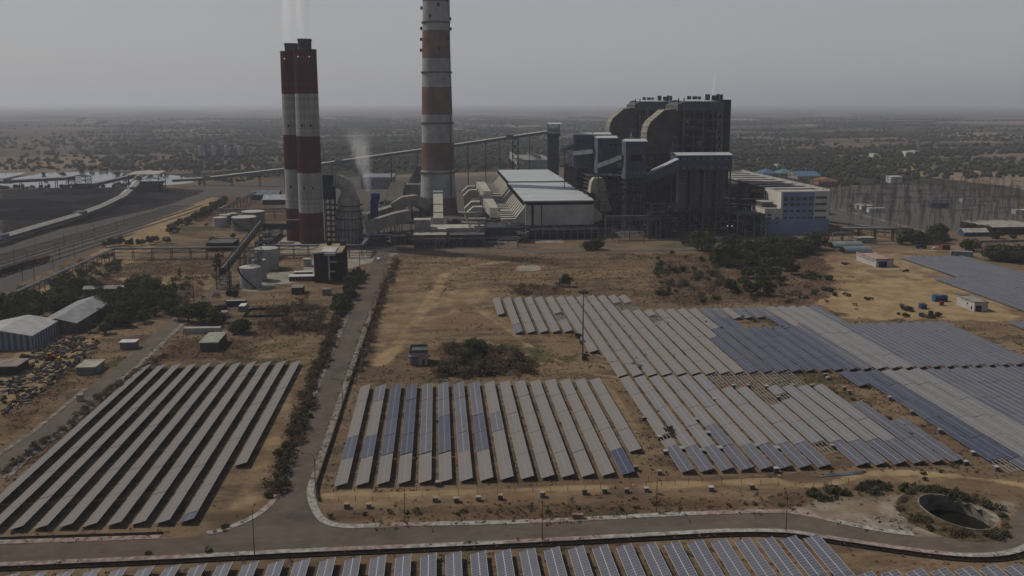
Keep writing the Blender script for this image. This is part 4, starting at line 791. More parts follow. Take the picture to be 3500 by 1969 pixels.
conveyor('blue conveyor linking the two open junction houses by the pond', [(-398, 985, 6), (-385, 990, 8), (-345, 1005, 17)], 4.6, 4.2, [(.5, 's'), (.75, 's'), (.9, 's')])
def open_house(x0, x1, y0, y1, z, label, flat):
    t = thing('junction_house', label, 'tower', ((x0+x1)/2, y0, 0)); mb = MB(); lattice_tower(mb, x0, x1, y0, y1, 0, z, 4, .7, .35); mb.box(x0, x1, y0, y1, z*.45, z*.5); mb.box(x0+2, x1-2, y0+2, y1-2, 0, z*.45); mb.build('steel_frame', dsteel, t); mb = MB()
    if flat: mb.prism([(y0-2, z), (y1+2, z+1.8), (y1+2, z+2.2), (y0-2, z+.4)], x0-1, x1+1, 'x')
    else: gable(mb, x0, x1, y0, y1, z, 2.4, 'y')
    mb.build('roof', M('sunny_gallery_roof', (.50, .48, .42)) if flat else steel, t)
open_house(-345, -313, 968, 992, 20, 'open junction house with a large flat pale roof in front of the pond', True); open_house(-410, -392, 968, 984, 17.5, 'open dark steel junction house with a small gable by the pond', False)
for k, (px, py, r) in enumerate(((400, 690, 26), (150, 735, 34), (60, 700, 30), (260, 660, 22))):
    x, y = G(px, py); mb = MB(); rr = random.Random(k); mb.lathe(x, y, [(r, -.1), (r*.75, 2.2), (r*.4, 4.4), (r*.1, 5.4)], 26); mb.v = [(vx*1+(vx-x)*.9+rr.uniform(-1, 1), vy+rr.uniform(-1, 1), vz+rr.uniform(-.3, .3)) for vx, vy, vz in mb.v]; tag(mb.build('coal_heap', coalm, smooth=True), ('small coal heap nearest the curving conveyor', 'broad coal heap in the middle of the coal yard', 'coal heap near the left edge of the yard', 'coal heap in front of the open dark junction house')[k], 'coal heap', 'coal heaps in the yard')
t = None
for k, px in enumerate((684, 728.5, 773, 817.5)):
    x, z1 = Q(px, 496, 1515); x2 = x+14; t = thing('far_silo', f'{ordw(k+1)} pale far silo from the left on its dark steel stand', 'silo', (x, 1515, 0), 'four pale silos far behind the pond')
    mb = MB(); mb.lathe(x, 1515, [(3.7, 7), (3.7, 24), (2, 25.5)], 18); mb.lathe(x+9, 1518, [(3.0, 7), (3.0, 23.5), (2, 25)], 18, 1); mb.build('silo_shell', [M('hazy_white_silo', (.42, .42, .44), .1), M('slate_silo', (.12, .14, .19), .1)], t)
    mb = MB(); lattice_tower(mb, x-4, x+12.5, 1511, 1522, 0, 7, 1, 1., .6); mb.box(x-5, x+13.5, 1512, 1521, 3, 6.9); mb.build('stand', M('slate_stand', (.045, .055, .075), .2), t); mb = MB(); mb.box(x-2, x+11, 1514, 1517, 25.2, 26.4); mb.box(x-.5, x+.5, 1514, 1515, 26, 31); mb.build('head_walkway', M('slate_stand', (.045, .055, .075)), t)
# ------------------------------------------------------------------ office block and turbine hall
t = thing('office_block', 'blue and cream office block with rows of windows at the end of the turbine hall', 'office block', (275, 612, 0))
MB().box(261, 299.6, 612, 646, 0, 32.4).build('main_wall', cream, t); MB().box(249.6, 261, 612, 642, 0, 19.4).build('low_wing', cream, t)
MB().box(262.6, 287.4, 611.85, 612, 11.6, 32.1).build('blue_panel', blueoff, t); MB().box(249.5, 299.7, 611.8, 612.001, 0, 11.55).build('blue_base', blueoff, t)
MB().box(249.4, 261, 614, 642.1, 0, 9.5).build('side_glazing', M('pale_glazing', (.36, .37, .33), .1), t)
for z in (0.2, 4.6, 9.4, 13.8): MB().box(249.1, 249.6, 612.5, 642.2, z, z+.5).build('side_band', M('pale_band', (.46, .46, .44), .1), t)
for r, (z0, z1) in enumerate(((26, 28.7), (22.1, 23.7), (17.1, 18.6), (11.9, 13.3))):
    for x in (263.2, 268.3, 273.1, 278, 283.1):
        f = MB().box(x-.15, x+3.05, 611.7, 611.9, z0-.15, z1+.15).build('window', M('window_frame', (.20, .23, .30), .1), t); mb = MB(); mb.box(x, x+1.35, 611.62, 611.75, z0, z1); mb.box(x+1.55, x+2.9, 611.62, 611.75, z0, z1); mb.build('pane', glass, f)
    f = MB().box(288.2, 297.3, 611.75, 611.95, z0+(1.2 if r == 0 else 0)-.1, z1+.1).build('window', M('grey_frame', (.2, .2, .2), .1), t); mb = MB(); [mb.box(288.4+2.95*k, 291.1+2.95*k, 611.65, 611.8, z0+(1.3 if r == 0 else .1), z1) for k in range(3)]; mb.build('pane', glass, f)
for x in (251, 257.1):
    for z0 in ((14.3, 11.7, 8.1) if x < 255 else (11.7, 8.1)):
        f = MB().box(x-.1, x+2.8, 611.7, 611.95, z0-.1, z0+1.5).build('window', M('window_frame', (.20, .23, .30)), t); MB().box(x, x+2.7, 611.6, 611.75, z0, z0+1.35).build('pane', glass, f)
MB().box(249.4, 261, 611.9, 642.2, 19.4, 19.7).build('wing_roof', concrete, t); MB().box(250.5, 258.5, 622, 634, 19.7, 23.4).build('roof_room', M('dull_plaster', (.16, .15, .13)), t); MB().box(249.8, 259.4, 620.6, 635, 23.4, 23.9).build('roof_slab', concrete, t)
t = thing('turbine_hall', 'long turbine hall with ridged skylight roof running back behind the office block', 'hall', (280, 646, 0))
MB().box(261.4, 299.4, 646.2, 800, 0, 30.8).build('hall_wall', M('hall_sheet', (.16, .165, .16), .2), t); mb = MB(); mb.box(260.8, 299.8, 612.2, 800.5, 32.5, 32.8); mb.build('roof', M('hall_roof', (.42, .40, .36), .25, .1), t)
for k in range(9): MB().box(262, 296.5, 626+20*k, 634+20*k, 32.8, 32.9).build('skylight', dark, t)
mb = MB(); mb.box(298.9, 299.9, 612, 800, 32.8, 34.2); mb.build('parapet', M('pale_parapet', (.46, .45, .42)), t)
t = thing('unclad_bay', 'rusty unclad steel bay between the bunker house and the turbine hall', 'steel frame', (241, 640, 0)); mb = MB()
for x in np.arange(224, 261, 7.2):
    for y in np.arange(640, 760, 16.): mb.box(x-.4, x+.4, y-.4, y+.4, 0, 38-(x-224)*.22)
for z in (6, 13, 19.6, 24, 30): mb.box(224, 260, 638.5, 642, z, z+.5); mb.box(224, 260, 700, 701, z, z+.5)
mb.build('steel_frame', M('reddish_steel', (.050, .032, .030), .3), t); MB().box(226, 260.5, 652, 760, 0, 27).build('inner_casing', M('near_black_sheet', (.017, .016, .018)), t); mb = MB()
for z in (20, 24.4): mb.beam((240, 638, z), (260.8, 638, z), .5); mb.beam((240, 638, z), (224, 660, z), .5)
mb.build('pipe', lsteel, t)
rr = random.Random(9); mb = MB()
for k in range(60): x, y, z = rr.uniform(224, 258), rr.uniform(638, 690), rr.choice((6.5, 13.5, 20, 24.5)); mb.box(x, x+rr.uniform(.6, 4), y, y+2, z, z+rr.uniform(.6, 4))
mb.build('equipment', M('dirty_brown', (.05, .036, .032)), t)
t = thing('dark_backing', 'dark mill bay block behind the legs of the blue junction towers', 'building', (148, 720, 0)); MB().box(119, 178, 720, 780, 0, 43).build('wall', M('near_black_sheet', (.017, .016, .018)), t); MB().box(118.5, 178.5, 719.5, 780.5, 43, 43.4).build('roof', dsteel, t); mb = MB(); [mb.box(120+7.2*k, 120.6+7.2*k, 719.2, 719.9, 0, 43) for k in range(9)]; [mb.box(119, 178, 719.2, 719.8, z, z+.5) for z in range(6, 43, 6)]; mb.build('frame', steel, t)  # near-black block added to make the space under the towers dark
# ------------------------------------------------------------------ simple buildings
def house(label, cat, x0, x1, y0, y1, h, wall, roof, kind='flat', name='building', win=(), door=None, par=.35, rz=0., rise=1.5, ax='x', winm=None, group=None):
    t = thing(name, label, cat, ((x0+x1)/2, (y0+y1)/2, 0), group); MB().box(x0, x1, y0, y1, 0, h).build('wall', wall, t); mb = MB()
    if kind == 'flat': mb.box(x0-.35, x1+.35, y0-.35, y1+.35, h, h+.28)
    elif kind == 'parapet':
        mb.box(x0-.2, x1+.2, y0-.2, y1+.2, h, h+.15); [mb.box(a, b, c, d, h+.15, h+.15+par) for a, b, c, d in ((x0-.2, x1+.2, y0-.2, y0+.1), (x0-.2, x1+.2, y1-.1, y1+.2), (x0-.2, x0+.1, y0+.1, y1-.1), (x1-.1, x1+.2, y0+.1, y1-.1))]
    elif kind == 'gable':
        gable(mb, x0, x1, y0, y1, h+.02, rise, ax); 
        if ax == 'y': MB().prism([(x0+.05, h), ((x0+x1)/2, h+rise-.3), (x1-.05, h)], y0+.02, y1-.02, 'y').build('gable_wall', wall, t)
        else: MB().prism([(y0+.05, h), ((y0+y1)/2, h+rise-.3), (y1-.05, h)], x0+.02, x1-.02, 'x').build('gable_wall', wall, t)
    elif kind == 'hip':
        m_ = min(x1-x0, y1-y0)*.45; mb.hexa([(x0-.6, y0-.6, h), (x1+.6, y0-.6, h), (x1+.6, y1+.6, h), (x0-.6, y1+.6, h), (x0+m_, y0+m_, h+rise), (x1-m_, y0+m_, h+rise), (x1-m_, y1-m_, h+rise), (x0+m_, y1-m_, h+rise)])
    mb.build('roof', roof, t)
    for side, a, w, z0, z1 in win:
        if side == 'f': MB().box(a, a+w, y0-.08, y0+.05, z0, z1).build('window', winm or glass, t)
        elif side == 'l': MB().box(x0-.08, x0+.05, a, a+w, z0, z1).build('window', winm or glass, t)
    if door: a, w, z1, m_ = door; MB().box(a, a+w, y0-.1, y0+.05, .05, z1).build('door', m_, t)
    if rz: t.rotation_euler = (0, 0, rz)
    return t
house('white substation with a pink parapet and a row of small side windows', 'substation', 267, 278, 480, 504.5, 4.4, M('limewash', (.50, .47, .45), .15), M('pink_roof', (.42, .30, .26)), 'parapet', par=.9, win=[('l', 482+1.9*k, .9, 3, 3.6) for k in range(11)], door=(268.6, 5.2, 3.6, M('dark_blue_shutter', (.03, .04, .09))))
house('small white control house with a dark door beside blue transformers', 'control house', 257.5, 264.4, 371, 385, 4.4, M('limewash', (.50, .47, .45)), M('grey_roof', (.30, .27, .23)), 'parapet', win=[('l', 372.5, .9, .6, 2.4), ('l', 376, .9, 2.4, 3.2)], door=(258.1, 3, 3.0, M('maroon_shutter', (.06, .02, .025))))
k = house('flat roofed pink kiosk with a roof parapet alone in the open field', 'kiosk', -11.6, -4.8, 311.2, 319, 5.0, pinkw, M('kiosk_roof', (.13, .14, .13)), 'parapet', par=.9, win=[('f', -6.9, .9, .2, 2.3)], door=(-11, 2.7, 3.6, M('grey_shutter', (.14, .15, .17)))); MB().box(-12.2, -4.2, 310.2, 311.2, 3.6, 4.0).build('canopy', pinkw, k)
t = thing('transformer', 'dark green transformer standing behind the pink kiosk', 'transformer', (-7.5, 324, 0)); MB().box(-9.5, -5.7, 322.8, 325.2, .3, 2.6).build('tank', M('dark_green', (.02, .045, .05)), t)
for k in range(3): MB().tube([(-9+1.4*k, 324, 2.6), (-9+1.4*k, 324, 3.5)], .16, 8).build('bushing', postm, t)
mb = MB(); [mb.box(-9.4+.5*k, -9.2+.5*k, 322.3, 322.8, .5, 2.3) for k in range(8)]; mb.build('radiator', M('dark_green', (.02, .045, .05)), t)
for nm, lab, x0, y0, z1, mt in (('transformer', 'bright blue transformer by the white control house', 250.2, 392, 3.2, M('mid_blue_paint', (.05, .16, .26))), ('transformer', 'dark blue transformer beside the bright blue one', 254.4, 392, 3.0, M('navy_paint', (.035, .07, .16))), ('transformer', 'lone blue transformer in the scrub left of the control house', 234.8, 378, 2.4, M('slate_blue_paint', (.06, .095, .17)))):
    t = thing(nm, lab, 'transformer', (x0+1.6, y0+1, 0)); MB().box(x0, x0+3, y0, y0+2.4, .2, z1).build('tank', mt, t); mb = MB(); [mb.box(x0+.2+.45*k, x0+.4+.45*k, y0-.5, y0, .4, z1-.5) for k in range(6)]; mb.build('radiator', mt, t); [MB().tube([(x0+.5+k, y0+1.2, z1), (x0+.5+k, y0+1.2, z1+.8)], .14, 8).build('bushing', postm, t) for k in range(3)]
for lab, x0, y0, z1, mt in (('small red fire box beside the blue transformers', 248.6, 384, 1.9, tanred), ('dark cabinet in the green scrub below the lone blue transformer', 231, 364.5, 2.3, M('dark_slate', (.04, .05, .06))), ('squat dark tank beside the dark cabinet in the scrub', 226, 364, 1.6, M('dark_slate', (.04, .05, .06)))):
    t = thing('cabinet', lab, 'cabinet', (x0+.8, y0+.6, 0)); MB().box(x0, x0+1.7, y0, y0+1.3, .15, z1).build('body', mt, t); MB().box(x0-.1, x0+1.8, y0-.1, y0+1.4, z1, z1+.1).build('lid', mt, t); MB().box(x0+.1, x0+.8, y0-.05, y0, .3, z1-.2).build('door', mt, t)
# plant front
t = house('long low grey control building with a row of dark windows before the tall chimney', 'control building', -17.2, 5.4, 574, 586, 8.8, M('dusty_plaster', (.14, .135, .12)), M('pale_flat_roof', (.40, .38, .32)), 'parapet', win=[('f', -16.4+2.5*k, 1.5, 2.2, 4) for k in range(8)])
house('square beige block behind the long control building', 'block', -17, -5.6, 592, 602, 17.0, ductd, M('sunny_roof', (.46, .44, .36)), 'flat'); house('flat roofed beige hall right of the square beige block', 'hall', 6, 33, 588, 606, 11.4, ductd, M('sunny_roof', (.46, .44, .36)), 'flat'); house('pale slab roofed block at the foot of the stepped riser duct', 'block', -5.3, 5.8, 590, 612, 10.5, ductd, M('sunny_roof', (.46, .44, .36)), 'flat')
house('low dark machine house with blue machinery along the plant front', 'machine house', 8, 32, 576, 586, 8.4, M('dark_blue_grey', (.05, .058, .075), .3), M('dull_slab', (.14, .135, .125)), 'flat', win=[('f', 9+3.2*k, 1.6, 1, 6) for k in range(7)])
t = thing('feed_hopper', 'pale framed hopper platform above the machine house', 'hopper', (27, 594, 0)); mb = MB(); lattice_tower(mb, 22, 34, 589, 597, 8, 17.4, 2, .35, .25); mb.build('frame', M('pale_frame', (.24, .24, .22)), t); mb = MB(); [mb.box(21.6+1.6*k, 22.8+1.6*k, 588.4, 597.5, 17.4, 17.9) for k in range(8)]; mb.build('deck', M('pale_frame', (.24, .24, .22)), t); mb = MB(); mb.tube([(29, 590, 16), (29.4, 589, 12), (28, 588, 9), (28, 588, 4)], .9, 10); mb.build('bent_pipe', duct, t)
for k, (x0, z) in enumerate(((20, 19), (22, 14))): tag(MB().tube([(x0-4, 650-20*k, z-4), (x0, 648-20*k, z-4.6), (x0+6, 648-20*k, z-4.8), (x0+14, 647-20*k, z-4.5)], [.6, 1, 1.1, 1.1], 10).build('curved_pipe', duct, smooth=True), ('upper', 'lower')[k]+' pale curved pipe between the riser duct and the elbow ducts', 'pipe', 'pale curved pipes')
t = thing('pump_gallery', 'dark blue pump gallery on columns below the nearer precipitator', 'gallery', (92, 604, 0)); mb = MB()
for k in range(11): x = 66+5.2*k; mb.box(x-.2, x+.2, 601, 601.4, 0, 8.6); mb.box(x-.2, x+.2, 610, 610.4, 0, 8.6)
for z in (5, 7.4, 8.4): mb.box(65.6, 119, 600.9, 601.2, z, z+.3)
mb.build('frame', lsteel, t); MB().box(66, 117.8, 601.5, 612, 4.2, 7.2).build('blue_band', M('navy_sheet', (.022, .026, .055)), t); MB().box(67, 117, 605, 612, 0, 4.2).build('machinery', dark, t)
t = thing('side_gallery', 'steel framed gallery with small cells left of the pump gallery', 'gallery', (48, 598, 0)); mb = MB()
for k in range(9): x = 34+4*k; mb.box(x-.18, x+.18, 596, 596.4, 0, 10.4)
for z in (4.5, 7.5, 10.2): mb.box(33.6, 66.2, 595.8, 596.2, z, z+.3)
mb.build('frame', steel, t); MB().box(34, 66, 600, 606, 0, 9.4).build('back_panel', M('dark_blue_grey', (.05, .058, .075)), t)
t = thing('steel_portal', 'long grey steel bridge frame standing in front of the nearest blue tower', 'frame', (143, 598, 0)); mb = MB(); mb.box(122, 164.5, 597, 599.4, 14.2, 17); mb.box(122, 164.5, 597, 599.4, 17.4, 17.7)
for x in (122.6, 127.5, 140.4, 154.5, 160.5, 163.8): mb.box(x-.4, x+.4, 597.2, 598, 0, 14.2)
for x in (122.6, 140.4): mb.box(x, x+5, 597.3, 597.8, 8, 8.5); mb.box(x, x+5, 597.3, 597.8, 4, 4.5)
mb.box(127, 140, 597.3, 597.8, 12, 12.5); mb.box(127, 140, 597.3, 597.8, 6, 6.6); [mb.beam((160.5, 597.6, z), (163.8, 597.6, z+2.4), .25) for z in np.arange(0, 14, 2.4)]; mb.build('frame', M('frame_steel', (.11, .115, .13)), t)
def pipes(name, label, cat, pts, rads, z, post_step, postw=.35, offs=(-.8, 0., .8), mt=None, deck=True):
    """elevated pipe rack along plan points"""
    t = thing(name, label, cat, (pts[0][0], pts[0][1], 0), 'elevated pipe racks')
    for k, o in enumerate(offs):
        q = offset(pts, o); MB().tube([(x, y, z+.3+rads) for x, y in q], rads, 7).build('pipe', mt or lsteel, t, smooth=True)
    mb = MB(); P = resample(pts, post_step); A, B = offset(P, -1.4), offset(P, 1.4)
    for (a, b), (c, d) in zip(A, B):
        mb.box(a-postw/2, a+postw/2, b-postw/2, b+postw/2, 0, z); mb.box(c-postw/2, c+postw/2, d-postw/2, d+postw/2, 0, z); mb.beam((a, b, z-.2), (c, d, z-.2), .3); mb.beam((a, b, z-2.4), (c, d, z-2.4), .25)
    if deck:
        for P2 in (A, B):
            for p, q in zip(P2, P2[1:]): mb.beam((*p, z), (*q, z), .3); mb.beam((*p, z-2.4), (*q, z-2.4), .22); mb.beam((*p, z-2.4), (*q, z), .16)
    mb.build('rack_frame', steel, t); return t
pipes('pipe_rack', 'pipe rack with a pale pipe running beside the rail yard and turning towards the tanks', 'pipe rack', [(-210, 330), (-209.3, 411), (-208.8, 504), (-208.5, 549.5), (-160, 548), (-119, 547)], .35, 6.6, 11)
pipes('pipe_rack', 'dark pipe rack passing in front of the twin chimneys behind the brown building', 'pipe rack', [(-114, 548), (-103.7, 546.7), (-75, 544), (-49.5, 542), (-48.8, 560), (-48.4, 584), (-32, 583)], .35, 7.6, 9, offs=(-1, -.3, .4, 1.1))
pipes('pipe_rack', 'thin pipe line on posts along the front of the control building', 'pipe rack', [(-23.3, 571.5), (38.5, 571), (41, 574), (56, 573.5), (56.3, 573)], .22, 6.4, 8, .2, offs=(0,), deck=False)
pipes('pipe_rack', 'pipe rack with a deep girder crossing right of the office block', 'pipe rack', [(295, 580), (318, 576), (344, 574)], .4, 8.6, 12, .7, offs=(-.8, .4))
pipes('pipe_rack', 'pipe rack running back towards the switchyard fence', 'pipe rack', [(302, 640), (318, 615), (344, 574)], .3, 6.2, 9, .3, offs=(-.6, .5))
pipes('pipe_rack', 'distant pipe rack forming an angle behind the oil tanks', 'pipe rack', [(-118, 745), (-182, 745), (-192, 750), (-190, 900)], .35, 7, 14, .35, offs=(-.6, .5))
for lab, x0, x1, y, h in (('goal shaped pipe frame in front of the steel bridge frame', 128.5, 146.5, 578, 9.0), ('goal shaped pipe frame on the kerb right of the office block', 283.6, 298.6, 572, 7.2), ('goal shaped pipe frame left of the dark shrub clump by the plant kerb', 41.5, 55, 567, 6.6)):
    tag(MB().tube([(x0, y, 0), (x0, y, h-.6), (x0+.6, y, h), (x1-.6, y, h), (x1, y, h-.6), (x1, y, 0)], .3, 8).build('pipe_portal', M('galvanised_pipe', (.30, .31, .31), .15), smooth=True), lab, 'pipe frame', 'goal shaped pipe frames')
def clutter(label, x0, x1, y0, y1, zm, n, seed, mts, name='process_unit'):
    t = thing(name, label, 'process unit', ((x0+x1)/2, y0, 0)); rr = random.Random(seed); mb, pb, fb = MB(), MB(), MB()
    for k in range(n):
        w, d, h = rr.uniform(.8, 4.5), rr.uniform(.8, 4), rr.uniform(.8, 4.2); x, y, z = rr.uniform(x0, x1-w), rr.uniform(y0, y1), rr.choice((0, 0, rr.uniform(0, zm*.8)))
        if rr.random() < .3: mb.lathe(x, y, [(w*.4, z), (w*.4, z+h)], 12, rr.randrange(3))
        else: mb.box(x, x+w, y, y+d, z, z+h, rr.randrange(3))
    for k in range(n*2//3):
        x, y, z = rr.uniform(x0, x1), rr.uniform(y0, y1), rr.uniform(.5, zm); a = rr.choice(((rr.uniform(3, 12), 0, 0), (0, rr.uniform(3, 10), 0), (0, 0, -z))); p = Vector((x, y, z)); q = p+Vector(a); q.x = min(q.x, x1); pb.tube([p, q], rr.uniform(.12, .4), 6, rr.randrange(2)) if (q-p).length > .5 else None
    nx_ = max(2, int((x1-x0)/5))
    for i in range(nx_+1):
        x = x0+(x1-x0)*i/nx_
        for y in (y0, y1): fb.box(x-.14, x+.14, y-.14, y+.14, 0, zm)
    for z in np.arange(3.2, zm+.1, 3.2):
        for y in (y0, y1): fb.box(x0, x1, y-.12, y+.12, z-.25, z); fb.box(x0, x1, y-.05, y+.05, z+1., z+1.08)
        fb.box(x0, x1, y0, y1, z-.06, z)
    mb.build('machinery', mts, t); pb.build('pipework', [lsteel, duct], t); fb.build('platform_frame', steel, t); return t
mt1 = [ductd, steel, M('dusty_plaster', (.14, .135, .12))]; mt2 = [dsteel, M('dirty_brown', (.05, .036, .032)), M('dark_blue_grey', (.05, .058, .075))]
clutter('crowded pumps and pipes at the foot of the round absorber tower', -54, -36, 586, 597, 6.5, 40, 1, mt1); clutter('pipes and machinery between the lowest ribbed duct and the square beige block', -33, -18.5, 588, 604, 7, 40, 2, mt1); clutter('grey machinery frame under the nearer elbow ducts', 34, 62, 604, 650, 6.8, 90, 3, mt1); clutter('low machinery between the stepped riser duct and the elbow ducts', 7, 26, 612, 664, 8.5, 60, 4, mt1)
clutter('dark multi level steel frame full of pipes below the blue towers', 156, 178, 600, 610, 26, 130, 5, mt2); clutter('dark pipe crowded frame right of the bunker legs', 224, 248, 604, 634, 19, 110, 6, mt2); clutter('steel frame crowded with ducts behind the middle blue tower', 120, 152, 662, 690, 44, 170, 7, mt2); clutter('low machinery yard left of the tall chimney', -60, -44, 690, 770, 12, 90, 8, mt1); clutter('tall narrow pipe frame rising beside the nearer boiler house', 160, 172, 660, 676, 50, 120, 9, mt2); clutter('pipes and small tanks between the twin chimneys and the oil tanks', -128, -118, 590, 640, 5, 50, 10, mt1); clutter('grey pipe crowded frame before the plant road left of the pump gallery', 57, 65, 588, 612, 9, 40, 11, mt1)
# ------------------------------------------------------------------ tanks and silos
def tank(label, pxl, pxr, pyb, pyt, mt, group, stair=0, legs=False, cone=False):
    mid = (pxl+pxr)/2; yb = G(mid, pyb)[1]; yc = yb
    for _ in range(4): r = (pxr-pxl)/2/2885*yc; yc = yb+r
    xc = Q(mid, pyb, yc)[0]; h = Q(mid, pyt, yc)[1]; t = thing('tank', label, 'tank', (xc, yc, 0), group)
    mb = MB(); mb.lathe(xc, yc, [(r, 0), (r, h)], 40); o = mb.build('shell', mt, t)
    mb = MB(); mb.lathe(xc, yc, [(r+.12, h-.15), (r+.12, h+.06), (r*.98, h+.1), (.3, h+(r*.18 if cone else .35))], 40); mb.build('roof', M('tank_roof', (.50, .48, .43), .2, .4), t)
    mb = MB(); mb.lathe(xc, yc, [(r+.35, 0), (r+.35, .35)], 40); mb.build('base_ring', concrete, t)
    if stair:
        mb = MB(); n = 30
        for k in range(n): a = math.radians(200)+stair*k/n*1.9; z = h*(1-k/n) if stair > 0 else h*k/n; mb.beam(((xc+(r+.1)*math.cos(a)), yc+(r+.1)*math.sin(a), z), (xc+(r+1)*math.cos(a), yc+(r+1)*math.sin(a), z), .85, .25)
        mb.build('spiral_stair', dsteel, t)
    mb = MB()
    for k in range(24): a = k*math.pi/12; mb.box(xc+r*math.cos(a)-.05, xc+r*math.cos(a)+.05, yc+r*math.sin(a)-.05, yc+r*math.sin(a)+.05, h, h+1.1)
    mb.build('railing', steel, t); return (xc, yc, r, h, t)
grim = M('grimy_tank', (.20, .185, .155), .3, .2); wht = M('whitewashed_tank', (.40, .40, .385), .2, .2)
tank('large grimy oil tank nearest the camera with a diagonal stair', 795, 877, 793, 741, grim, 'grimy oil tanks', 1); tank('large grimy oil tank behind the one with the diagonal stair', 829, 905, 772, 722, grim, 'grimy oil tanks'); tank('small grey oil tank at the left of the oil tank group', 730, 777, 777, 743, wht, 'grimy oil tanks'); tank('small oil tank half hidden behind the leftmost oil tank', 750, 790, 768, 734, grim, 'grimy oil tanks'); tank('farthest small oil tank with a bright top in the oil tank group', 778, 812, 756, 729, grim, 'grimy oil tanks')
s1 = tank('front whitewashed silo with a spiral stair on the pale concrete apron', 822, 894, 988, 912, wht, 'whitewashed silos', 1); s2 = tank('whitewashed silo directly behind the front one', 862, 912, 962, 888, wht, 'whitewashed silos'); tank('widest whitewashed silo with a cone roof at the back', 873, 953, 925, 848, wht, 'whitewashed silos', 0, cone=True); tank('little whitewashed tank left of the brown building', 1034, 1066, 912, 884, wht, 'whitewashed silos')
t = thing('silo_headworks', 'tangle of grey steel frames on top of the front whitewashed silos', 'steel frame', (-102, 462, 12)); mb = MB(); rr = random.Random(4)
lattice_tower(mb, -105, -98.5, 460, 470, 12.2, 20, 2, .22, .16)
for k in range(40): x, y, z = rr.uniform(-106, -97.5), rr.uniform(459, 472), rr.uniform(12.4, 19); mb.beam((x, y, z), (x+rr.uniform(-3, 3), y+rr.uniform(-2, 2), z+rr.uniform(-1, 2)), .2)
mb.build('frame', steel, t); mb = MB(); [mb.box(x, x+1.4, y, y+1.6, 12.3, 14.4) for x, y in ((-104, 461), (-101, 463), (-100, 467))]; mb.build('hopper', lsteel, t)
t = thing('inclined_bridge', 'inclined steel pipe bridge climbing from the silo legs to the twin chimneys', 'pipe bridge', (-117, 460, 0)); A, B = Vector((-117, 455, 8.0)), Vector((-117, 560, 19.6)); mb = MB()
for s in (-1.6, 1.6):
    o = Vector((s, 0, 0)); mb.beam(A+o, B+o, .35); mb.beam(A+o+Vector((0, 0, 3)), B+o+Vector((0, 0, 3)), .35)
    for k in range(18): p, q = A.lerp(B, k/18)+o, A.lerp(B, (k+1)/18)+o; mb.beam(p, p+Vector((0, 0, 3)), .2); mb.beam(p, q+Vector((0, 0, 3)), .18)
mb.box(-118.6, -115.4, 455, 456, 7.5, 11.5); mb.box(-116, -92, 558.6, 561.4, 16.6, 17); mb.box(-116, -92, 558.6, 559, 17, 20.4); mb.build('truss', M('truss_steel', (.06, .066, .066), .3), t)
MB().tube([A+Vector((0, 0, 3.2)), B+Vector((0, 0, 3.2)), (-92, 560, 22.8)], .4, 8).build('pipe', M('pale_pipe', (.33, .34, .32)), t); MB().beam(A+Vector((0, 0, .4)), B+Vector((0, 0, .4)), 2.8, .3).build('walkway', dsteel, t)
mb = MB(); lattice_tower(mb, -120, -114, 454, 462, 0, 8, 3, .35, .2); lattice_tower(mb, -119, -112, 548, 562, 0, 18, 4, .4, .25); lattice_tower(mb, -118.5, -115.5, 500, 504, 0, 12.5, 3, .3, .2); mb.build('trestle', steel, t)
tag(MB().box(-112.9, -112.2, 452, 452.7, 0, 16).build('vent_mast', M('dark_green', (.02, .045, .05))), 'dark upright post beside the front whitewashed silo', 'post')
# brown building
t = thing('brown_building', 'tall dark brown tiled building with a pale roof frame before the pipe rack', 'building', (-62, 466, 0)); MB().box(-69.5, -54.2, 466, 496, 0, 16.6).build('wall', brownclad, t); MB().box(-69.6, -54.1, 465.8, 496.2, 16.6, 17.1).build('roof', M('tan_roof', (.36, .29, .2)), t); MB().box(-65.8, -57.6, 465.6, 482, 17.1, 17.6).build('roof_slab', M('sunny_white', (.5, .49, .46)), t)
for z in (4.6, 8.6, 12.6): MB().box(-69.3, -63, 465.85, 466, z, z+.25).build('string_course', dark, t)
mb = MB(); mb.box(-61.6, -60.7, 464.6, 465.6, 1.6, 16.4); mb.box(-63.6, -57.4, 464, 465.7, 15.6, 17.0); mb.box(-60.6, -57, 464.4, 465.8, 11.6, 12.2); mb.box(-60.6, -57.8, 464.4, 465.8, 6.2, 6.7); mb.build('pale_fin', M('sunny_white', (.5, .49, .46)), t); MB().box(-60.5, -54.4, 465.8, 466.01, 1, 15.4).build('glazing', dark, t)
mb = MB(); mb.box(-57.5, -54.6, 489, 494, 17.1, 19.8); mb.build('roof_plant', steel, t); mb = MB(); mb.lathe(-64, 491, [(1.3, 17.1), (1.3, 19.4)], 14); mb.build('roof_tank', M('black_tank', (.03, .03, .03)), t)
house('long low white framed pump house left of the brown building', 'pump house', -84.5, -70.6, 471, 476, 2.6, M('dull_cream', (.22, .21, .18)), whitep, 'flat', win=[('f', -84+1.7*k, 1.2, .5, 2) for k in range(8)], winm=dark)
house('second narrow white roofed pump house behind the framed one', 'pump house', -83, -73, 480, 482.6, 3.2, M('dull_cream', (.22, .21, .18)), whitep, 'flat'); house('small dark shed with a grey flat roof below the brown building', 'shed', -77.3, -71.8, 437, 445, 3.6, M('dark_shed', (.05, .055, .05)), M('grey_flat', (.24, .22, .19)), 'flat'); house('little cream shed at the foot of the brown building', 'shed', -61, -57, 434, 438, 3, M('dull_cream', (.22, .21, .18)), M('grey_flat', (.24, .22, .19)), 'flat')
house('dark flat roofed store between the rail yard trees and the silos', 'store', -157.5, -139.5, 575, 593, 5.2, M('dark_store', (.045, .04, .036)), M('grey_slab', (.16, .15, .14)), 'parapet')
